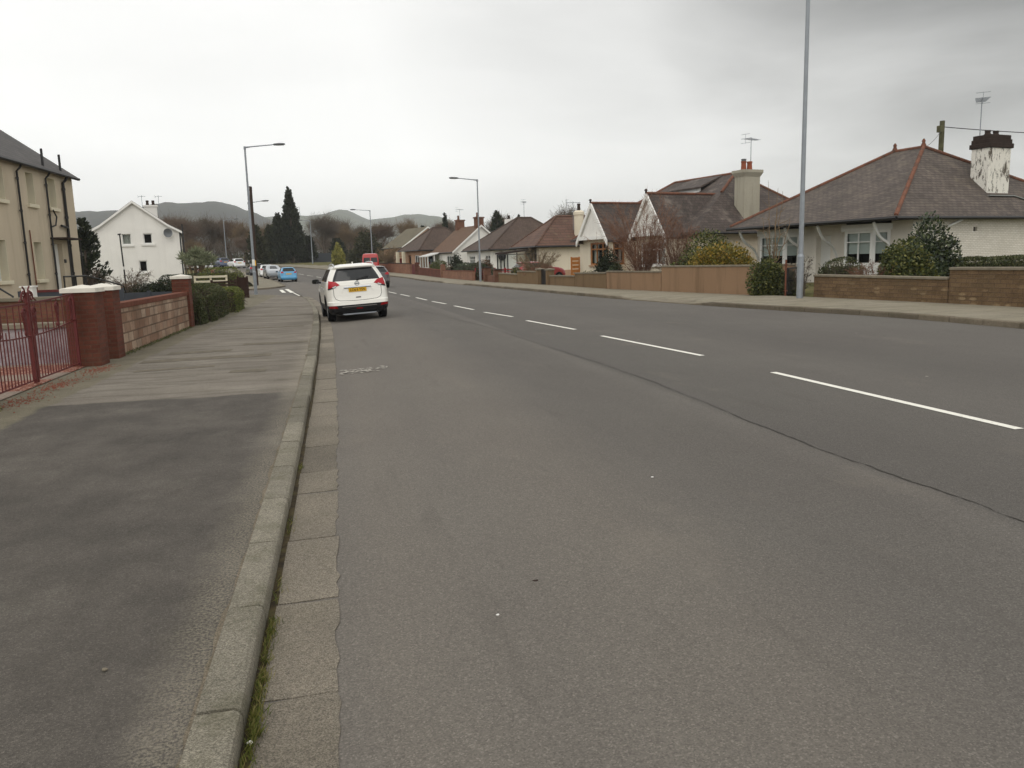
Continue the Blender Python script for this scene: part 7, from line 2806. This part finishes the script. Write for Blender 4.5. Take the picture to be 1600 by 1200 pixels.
# moss and grass at the foot of the block wall
rg = np.random.default_rng(31)
P = np.c_[rg.normal(-4.10, 0.035, 1500), rg.uniform(16.4, 23.5, 1500), rg.uniform(0.0, 0.05, 1500)]
P2 = np.c_[rg.normal(-4.12, 0.05, 900), rg.uniform(9.4, 10.4, 900), rg.uniform(0, 0.04, 900)]
o = leaves('wall_foot_weeds', np.vstack([P, P2]), 0.03, M['olive'], None, rg, 0.4, 0.5)
struct(o, 'stuff')
o['label'] = 'moss and weeds along the foot of the block wall'

# grass growing in the joint between kerb and channel
rg = np.random.default_rng(17)
Pc, Dc = [], []
for y0, y1, n in ((2.1, 2.95, 900), (2.75, 3.25, 620), (3.3, 3.75, 360), (3.9, 4.3, 60), (5.0, 5.3, 50), (6.6, 6.8, 50)):
    for _ in range(n):
        y = rg.uniform(y0, y1)
        clump = 0.5 + 0.5 * math.sin(y * 17 + 1) * math.sin(y * 31)
        if rg.random() > 0.3 + 0.7 * clump:
            continue
        x = -0.42 + abs(rg.normal()) * 0.022 - 0.005 + 0.01 * clump
        d = np.array([rg.normal() * 0.55 + 0.25, rg.normal() * 0.55, 1.0])
        d /= np.linalg.norm(d)
        ln = rg.uniform(0.015, 0.055)
        Pc.append((x, y, -0.085 + ln * 0.45))
        Dc.append(d)
o = leaves('kerb_grass', np.array(Pc), 0.055, M['grass'], None, rg, 0.07, 0.0, dirs=np.array(Dc), jitter=0.12)
struct(o, 'stuff')
o['label'] = 'tufts of grass growing in the gutter joint beside the near kerb'

# small litter: pale stones and crumbs lying on footway and road
def pebble(x, y, z, r, label, mat='cap_white', seed=1, flat=0.5):
    rg = random.Random(seed)
    mb = MB()
    rows_ = []
    for i in range(6):
        a = math.pi * i / 5 - math.pi / 2
        rows_.append([(x + r * math.cos(a) * (1 + 0.25 * math.sin(3 * t + seed)) * math.cos(t), y + r * math.cos(a) * (0.8 + 0.2 * math.cos(2 * t + seed)) * math.sin(t), z + r * flat * (1 + math.sin(a))) for t in [2 * math.pi * k / 10 for k in range(11)]])
    mb.grid(rows_)
    return tag(mb.build('pebble', M[mat], None, smooth=80, uv=False), label, 'pebble', 'pale pebbles and scraps on the ground')


pebble(-1.02, 3.27, 0.002, 0.012, 'pale round pebble lying alone in the middle of the near footway', 'cement', 1, 0.6)
pebble(-1.57, 2.53, 0.002, 0.014, 'flat white scrap near the bottom left corner of the footway', 'white', 2, 0.2)
pebble(-1.40, 2.47, 0.002, 0.012, 'small grey scrap just right of the flat white scrap', 'cement', 3, 0.25)
pebble(-0.405, 2.72, -0.075, 0.012, 'white pebble caught in the gutter grass', 'white', 4, 0.6)
pebble(0.62, 3.33, 0.004, 0.008, 'white pebble on the road near the bottom middle', 'white', 5, 0.5)
pebble(0.88, 3.66, 0.004, 0.016, 'dark leaf scrap lying on the road', 'stone_dark', 6, 0.2)
pebble(2.16, 5.25, 0.004, 0.010, 'white pebble near the tar joint', 'white', 7, 0.4)

# ---- right-hand gardens
G_ = 'shrubs in the right front gardens'
shrub('shrub', (18.6, 23.2, 0.2), 1.25, 1.1, 1.72, 6500, 0.085, 'olive', 'big round olive-green shrub spilling over the low stone wall', seed=11, group=G_)
shrub('shrub', (20.6, 24.6, 0.2), 1.25, 1.1, 2.55, 6500, 0.095, 'laurel', 'taller dark evergreen shrub behind the olive-green shrub', seed=12, group=G_, lobes=9)
hedge((17.3, 24.9, 0.2), R(-75), 0.7, 1.5, 1.15, 'hedge', 'small dark green hedge behind the tall lamp column', 0.06, 650, 13, 0.25)
twig_shrub((17.6, 23.6, 0.2), 1.0, 1.05, 26, 'low russet twiggy hedge between the dark hedge and the olive shrub', 'twig_red', 9, subs=7, rad=0.007, tl=0.3, leaf=(0.35, 0.05, 'heath'))
hedge((24.5, 25.4, 0.2), R(-78), 1.0, 6.5, 1.02, 'hedge', 'long clipped green hedge behind the higher stone wall', 0.09, 650, 14, 0.15)
# gateway shrubs beside the tan wall
shrub('shrub', (15.25, 26.15, 0.05), 0.85, 0.6, 1.38, 4800, 0.07, 'olive', 'glossy leafy shrub hiding the end of the tan wall', seed=14, group=G_)
shrub('shrub', (15.75, 25.7, 0.05), 0.45, 0.4, 0.95, 1500, 0.06, 'hedge', 'dark leafy plant climbing the open iron gate', seed=15, group=G_)
twig_shrub((16.15, 25.4, 0.1), 0.6, 1.5, 12, 'grey twiggy climber beside the rusty gate post', 'twig', 15, subs=5, rad=0.008, tl=0.35, leaf=(0.35, 0.06, 'conifer'))
# slender young bare tree
rg = np.random.default_rng(8)
t = thing('sapling', (16.75, 28.4, 0.1), 0, 'slender bare young tree with upright shoots before the bay window', 'tree', None)
segs = []
b = np.array([0, 0, -0.1])
for sx_, sy_, hh_ in ((0.0, 0, 2.0), (-0.28, 0.1, 4.3), (0.05, -0.1, 4.0), (0.42, 0.1, 3.9), (0.22, 0.15, 3.3), (0.65, -0.1, 2.9), (-0.45, 0.05, 2.9)):
    p = np.array([0, 0, 0.5 + rg.random() * 0.9])
    e0 = p
    for k in range(1, 8):
        u = k / 7
        e = p + np.array([sx_ * u ** 0.6, sy_ * u ** 0.6, (hh_ - p[2]) * u]) + rg.normal(size=3) * 0.025
        segs.append((e0, e, 0.024 * (1 - 0.8 * (k - 1) / 7), 0.024 * (1 - 0.8 * u)))
        if k < 6:
            for _ in range(2):
                v = rg.normal(size=3) * np.array([0.35, 0.35, 0.1]) + np.array([0, 0, 0.25])
                segs.append((e, e + v * rg.uniform(0.4, 1.1), 0.008, 0.004))
        e0 = e
seg_mesh('shoots', segs, M['twig_tan'], t, 5)
seg_mesh('trunk', [(b, np.array([0.01, 0, 0.7]), 0.05, 0.042), (np.array([0.01, 0, 0.7]), np.array([0, 0, 1.4]), 0.042, 0.03)], M['bark'], t, 7)
# garden of the twin-gabled bungalow
shrub('shrub', (15.7, 30.2, 0.2), 1.75, 1.4, 1.85, 8500, 0.085, 'gold', 'golden-flecked shrub above the tall tan wall', seed=16, group=G_)
shrub('shrub', (16.4, 33.4, 0.2), 1.9, 1.5, 2.45, 10000, 0.085, 'olive', 'tall brownish green shrub behind the golden-flecked shrub', seed=17, group=G_)
shrub('shrub', (14.6, 33.2, 0.2), 0.7, 0.6, 1.1, 1800, 0.07, 'olive', 'small light green bush at the step of the tan wall', seed=18, group=G_)
twig_shrub((13.95, 35.0, 0.15), 2.4, 4.35, 36, 'big russet bare shrub in front of the twin gables', 'twig_red', 19, subs=10, rad=0.0085, tl=0.85)
twig_shrub((15.9, 35.6, 0.15), 1.7, 3.3, 26, 'smaller russet bare shrub right of the big one', 'twig_red', 20, subs=9, rad=0.0085, tl=0.75)
shrub('shrub', (14.0, 40.0, 0.2), 0.95, 0.9, 1.85, 3800, 0.085, 'conifer', 'dark rounded evergreen beside the varnished window', seed=21, group=G_)
shrub('shrub', (13.75, 38.0, 0.2), 0.7, 0.6, 1.15, 1800, 0.07, 'laurel', 'low dark bush just behind the tan wall end', seed=22, group=G_)
shrub('shrub', (13.5, 41.6, 0.2), 0.45, 0.5, 0.75, 900, 0.06, 'olive', 'small bright green bush above the brown wall', seed=23, group=G_)
# garden of the long cream bungalow
twig_shrub((12.9, 51.0, 0.15), 1.9, 2.2, 34, 'tan twiggy bush above the brown wall', 'twig_tan', 24, subs=7, rad=0.012, tl=0.55)
twig_shrub((12.75, 49.3, 0.15), 1.0, 1.2, 24, 'low brown twiggy bush by the dark wicket gate', 'twig_red', 25, subs=7, rad=0.011, tl=0.4, leaf=(0.3, 0.06, 'heath'))
shrub('shrub', (12.2, 54.3, 0.1), 0.9, 0.9, 1.0, 1500, 0.08, 'olive', 'loose green plants below the glazed porch', seed=26, group=G_)
shrub('shrub', (11.7, 60.6, 0.1), 0.5, 0.6, 1.0, 900, 0.08, 'laurel', 'dark bush behind the right lamp column', seed=27, group=G_)
hedge((11.6, 69.5, 0.1), R(2), 1.2, 11.0, 1.25, 'laurel', 'dark green hedge above the orange-red brick wall', 0.085, 260, 28, 0.3, bump=0.2)
shrub('shrub', (12.2, 66.5, 0.15), 1.3, 2.4, 1.65, 3000, 0.09, 'heath', 'brown heathery mound behind the dark green hedge', seed=29, group=G_)
shrub('shrub', (11.7, 79.2, 0.2), 1.1, 1.1, 2.2, 2600, 0.1, 'conifer', 'dark pointed evergreen beside the white conservatory', seed=30, group=G_)
shrub('shrub', (10.9, 87.2, 0.2), 1.3, 1.6, 1.75, 2600, 0.1, 'olive', 'green shrub before the pinkish brick wall', seed=31, group=G_)
shrub('shrub', (11.6, 84.0, 0.2), 1.0, 1.3, 1.3, 1600, 0.09, 'heath', 'brownish shrub right of the green one', seed=32, group=G_)

twig_shrub((7.0, 110.0, H(0, 110)), 2.2, 3.2, 40, 'tan bare thicket left of the furthest bungalow', 'twig_tan', 33, subs=7, rad=0.02, tl=0.8)
# ---- the bend: conifers, bare trees, far wood
conifer((-7.6, 147, H(0, 147)), 13.4, 2.9, 'tallest dark conifer at the bend', 41, 'conifer', 15000, 0.5, taper=0.85)
conifer((-9.7, 146, H(0, 146)), 9.0, 2.5, 'second dark conifer left of the tallest one', 42, 'conifer', 9500, 0.5, taper=0.8)
conifer((-6.9, 149, H(0, 149)), 9.6, 2.0, 'dark conifer close right of the tallest one', 43, 'conifer', 9500, 0.5, taper=0.75)
conifer((-11.4, 149, H(0, 149)), 7.0, 2.4, 'lower dark conifer at the left of the conifer group', 44, 'conifer_ol', 7000, 0.5, taper=0.55)
conifer((-4.9, 152, H(0, 152)), 5.0, 1.6, 'low dark conifer behind the hoarding lettering', 45, 'conifer', 6000, 0.5, taper=0.5)
conifer((-11.3, 122, H(0, 122)), 6.4, 1.9, 'brownish conifer behind the dark telegraph pole', 46, 'conifer_ol', 6000, 0.42, taper=0.6)
conifer((0.2, 160, H(0, 160)), 4.6, 2.0, 'small dark conifer right of the hoarding', 47, 'conifer', 3500, 0.5, taper=0.5)
shrub('shrub', (0.2, 121, H(0, 121)), 1.1, 1.1, 3.4, 2600, 0.2, 'yellow_bush', 'tall yellow-green bush beyond the white tall estate car', seed=48, group='bushes at the bend')
shrub('shrub', (4.9, 132, H(0, 132)), 3.0, 2.0, 5.2, 4200, 0.26, 'conifer_ol', 'dark green holly mass behind the red van', seed=49, group='bushes at the bend')
conifer((18.6, 138, H(0, 138)), 8.2, 1.1, 'slim dark conifer above the mossy brown roof', 50, 'conifer', 2500, 0.4, taper=0.7)
conifer((14.3, 134, H(0, 134)), 6.0, 1.3, 'small dark conifer left of the mossy brown roof', 51, 'conifer', 2500, 0.4, taper=0.7)
conifer((31, 135, H(0, 135)), 7.6, 1.3, 'dark conifer tip behind the brown hipped roof', 52, 'conifer', 2500, 0.4, taper=0.7)
conifer((24.6, 122, H(0, 122)), 7.9, 2.0, 'dark conifer behind the white gable-ended house', 53, 'conifer', 3000, 0.4, taper=0.6)

TW = (2, 1.0, 0.016)
kinds = [
    bare_tree((-26.5, 150, H(0, 150)), 8.2, 'broad russet bare tree right of the white gabled house', 61, 0.85, 5, 3, 'twig_rust', 0.20, 0.26, 0.6, twig=TW),
    bare_tree((-22.5, 155, H(0, 155)), 8.6, 'grey-brown bare tree standing behind the far lamp column', 62, 0.75, 5, 3, 'twig', 0.22, 0.3, 0.7, twig=TW),
    bare_tree((-17.0, 158, H(0, 158)), 8.0, 'tan bare tree left of the brownish conifer', 63, 0.8, 5, 3, 'twig_tan', 0.20, 0.26, 0.6, twig=TW),
    bare_tree((-2.2, 165, H(0, 165)), 9.8, 'tall grey round-headed bare tree right of the dark conifers', 64, 0.95, 5, 3, 'twig', 0.24, 0.28, 0.55, twig=TW),
]
spots = [
    (0, -30.5, 158, 1.05, 'bare russet tree beside the gable of the white house'), (1, -34, 162, 1.0, 'bare grey tree half hidden by the white gabled house'), (2, -13.0, 165, 1.0, 'tan bare tree behind the left lamp column'),
    (0, -20.0, 165, 1.05, 'russet bare tree behind the navy car'), (1, -29.0, 172, 1.1, 'grey bare tree at the back above the red hatchback'), (2, 3.2, 170, 0.95, 'tan bare tree above the yellow-green bush'),
    (3, 0.8, 176, 0.95, 'grey round-headed bare tree second from the dark conifers'), (0, 8.2, 150, 0.85, 'russet bare tree above the red van'), (2, 11.5, 148, 0.72, 'low tan bare tree left of the mossy roof'),
    (1, 6.0, 175, 0.86, 'grey bare tree behind the russet one'), (2, 15.4, 152, 1.0, 'tan bare tree rising over the mossy roof'), (0, 20.5, 158, 0.9, 'russet bare tree behind the brown hipped bungalow'),
    (3, 33.5, 112, 0.86, 'bare round-headed tree seen between the two hipped roofs'), (1, 29.5, 140, 0.9, 'grey bare tree behind the steep dark brown roof'), (2, -24.5, 146, 0.62, 'low tan bare tree above the red hatchback roof'),
    (0, -16.4, 150, 0.6, 'low russet bare tree behind the far white hatchback'), (1, 44, 118, 0.8, 'grey bare tree far behind the long cream bungalow'),
]
for i, (k, x, y, s_, lab) in enumerate(spots):
    o = copy_tree(kinds[k])
    o.location = (x, y, H(x, y) - 0.1)
    o.rotation_euler.z = 1.3 * i + 0.6
    o.scale = (s_ * (1 + 0.12 * math.sin(i * 2.1)), s_ * (1 + 0.12 * math.cos(i * 1.7)), s_)
    o['label'] = lab

# undergrowth and far woodland: one mass each, nobody could count the stems
rg = np.random.default_rng(77)


def wood(name, n, xr, yr, hr, mats, label, seed, tw=9):
    rg = np.random.default_rng(seed)
    segs = []
    for i in range(n):
        x, y = rg.uniform(*xr), rg.uniform(*yr)
        if -30 < x < -6 and y < 160 and abs(x - xy_at_y([((a[0] + b[0]) / 2, (a[1] + b[1]) / 2) for a, b in ROAD], y)) < 9:
            continue
        h = rg.uniform(*hr)
        z = H(x, y) - 0.2
        b = np.array([x, y, z])
        t_ = b + np.array([rg.normal() * 0.2, rg.normal() * 0.2, h * 0.55])
        segs.append((b, t_, 0.09, 0.05))
        for k in range(tw):
            s = b + (t_ - b) * rg.uniform(0.35, 1.0)
            v = np.array([rg.normal() * 0.5, rg.normal() * 0.5, 0.75])
            e = s + v * h * 0.34 * rg.uniform(0.6, 1.2)
            segs.append((s, e, 0.03, 0.014))
            for _ in range(5):
                s2 = s + (e - s) * rg.uniform(0.2, 1)
                e2 = s2 + (v + rg.normal(size=3) * 0.6) * h * 0.15
                segs.append((s2, e2, 0.018, 0.01))
    o = seg_mesh(name, segs, M[mats], None, 3)
    struct(o, 'stuff')
    o['label'] = label


wood('far_woodland', 420, (-75, 10), (178, 260), (5.5, 9.0), 'twig_dark', 'mass of bare woodland beyond the bend on the left', 5)
wood('far_thicket', 300, (-2, 75), (172, 250), (4.5, 7.5), 'twig', 'mass of bare woodland beyond the bend on the right', 6)
P = []
rg = np.random.default_rng(78)
for i in range(260):
    x, y = rg.uniform(-44, 34), rg.uniform(163, 178)
    if abs(x + 38) < 9:
        continue
    c = np.array([x, y, H(x, y) + rg.uniform(0.3, 1.3)])
    P.append(c + rg.normal(size=(60, 3)) * np.array([1.3, 1.0, 0.75]))
o = leaves('undergrowth', np.vstack(P), 0.3, M['conifer_ol'], None, rg, 0.6)
struct(o, 'stuff')
o['label'] = 'dark scrubby undergrowth along the edge of the far wood'
# rough timber rail on the verge below the conifers
t = thing('verge_fence', (-14.5, 150.0, H(0, 150) - 0.05), R(-4), 'weathered post and rail fence on the verge left of the conifers', 'fence', None)
mb = MB()
for z in (0.45, 0.95):
    mb.bar((0, 0, z), (4.6, 0, z), 0.06, 0.12)
mb.build('rail', M['cement'], t)
for k in range(4):
    m2 = MB()
    m2.box(k * 1.5 - 0.06, k * 1.5 + 0.06, 0.03, 0.15, -0.3, 1.2)
    m2.build('fence_post', M['cement'], t)
# distant radio mast on the skyline
t = thing('radio_mast', (-105, 2580, 145), 0, 'thin pale lattice mast on the skyline above the conifers', 'mast', None)
mb = MB()
for a in range(3):
    q = 2 * math.pi * a / 3
    mb.tube([(5 * math.cos(q), 5 * math.sin(q), -8), (0.6 * math.cos(q), 0.6 * math.sin(q), 42)], [0.7, 0.4], 5)
for z in range(0, 42, 5):
    r_ = lerp(4.2, 0.8, z / 42)
    mb.tube([(r_ * math.cos(2 * math.pi * a / 3), r_ * math.sin(2 * math.pi * a / 3), z) for a in range(4)], 0.35, 4)
mb.build('lattice', M['steel'], t, uv=False)
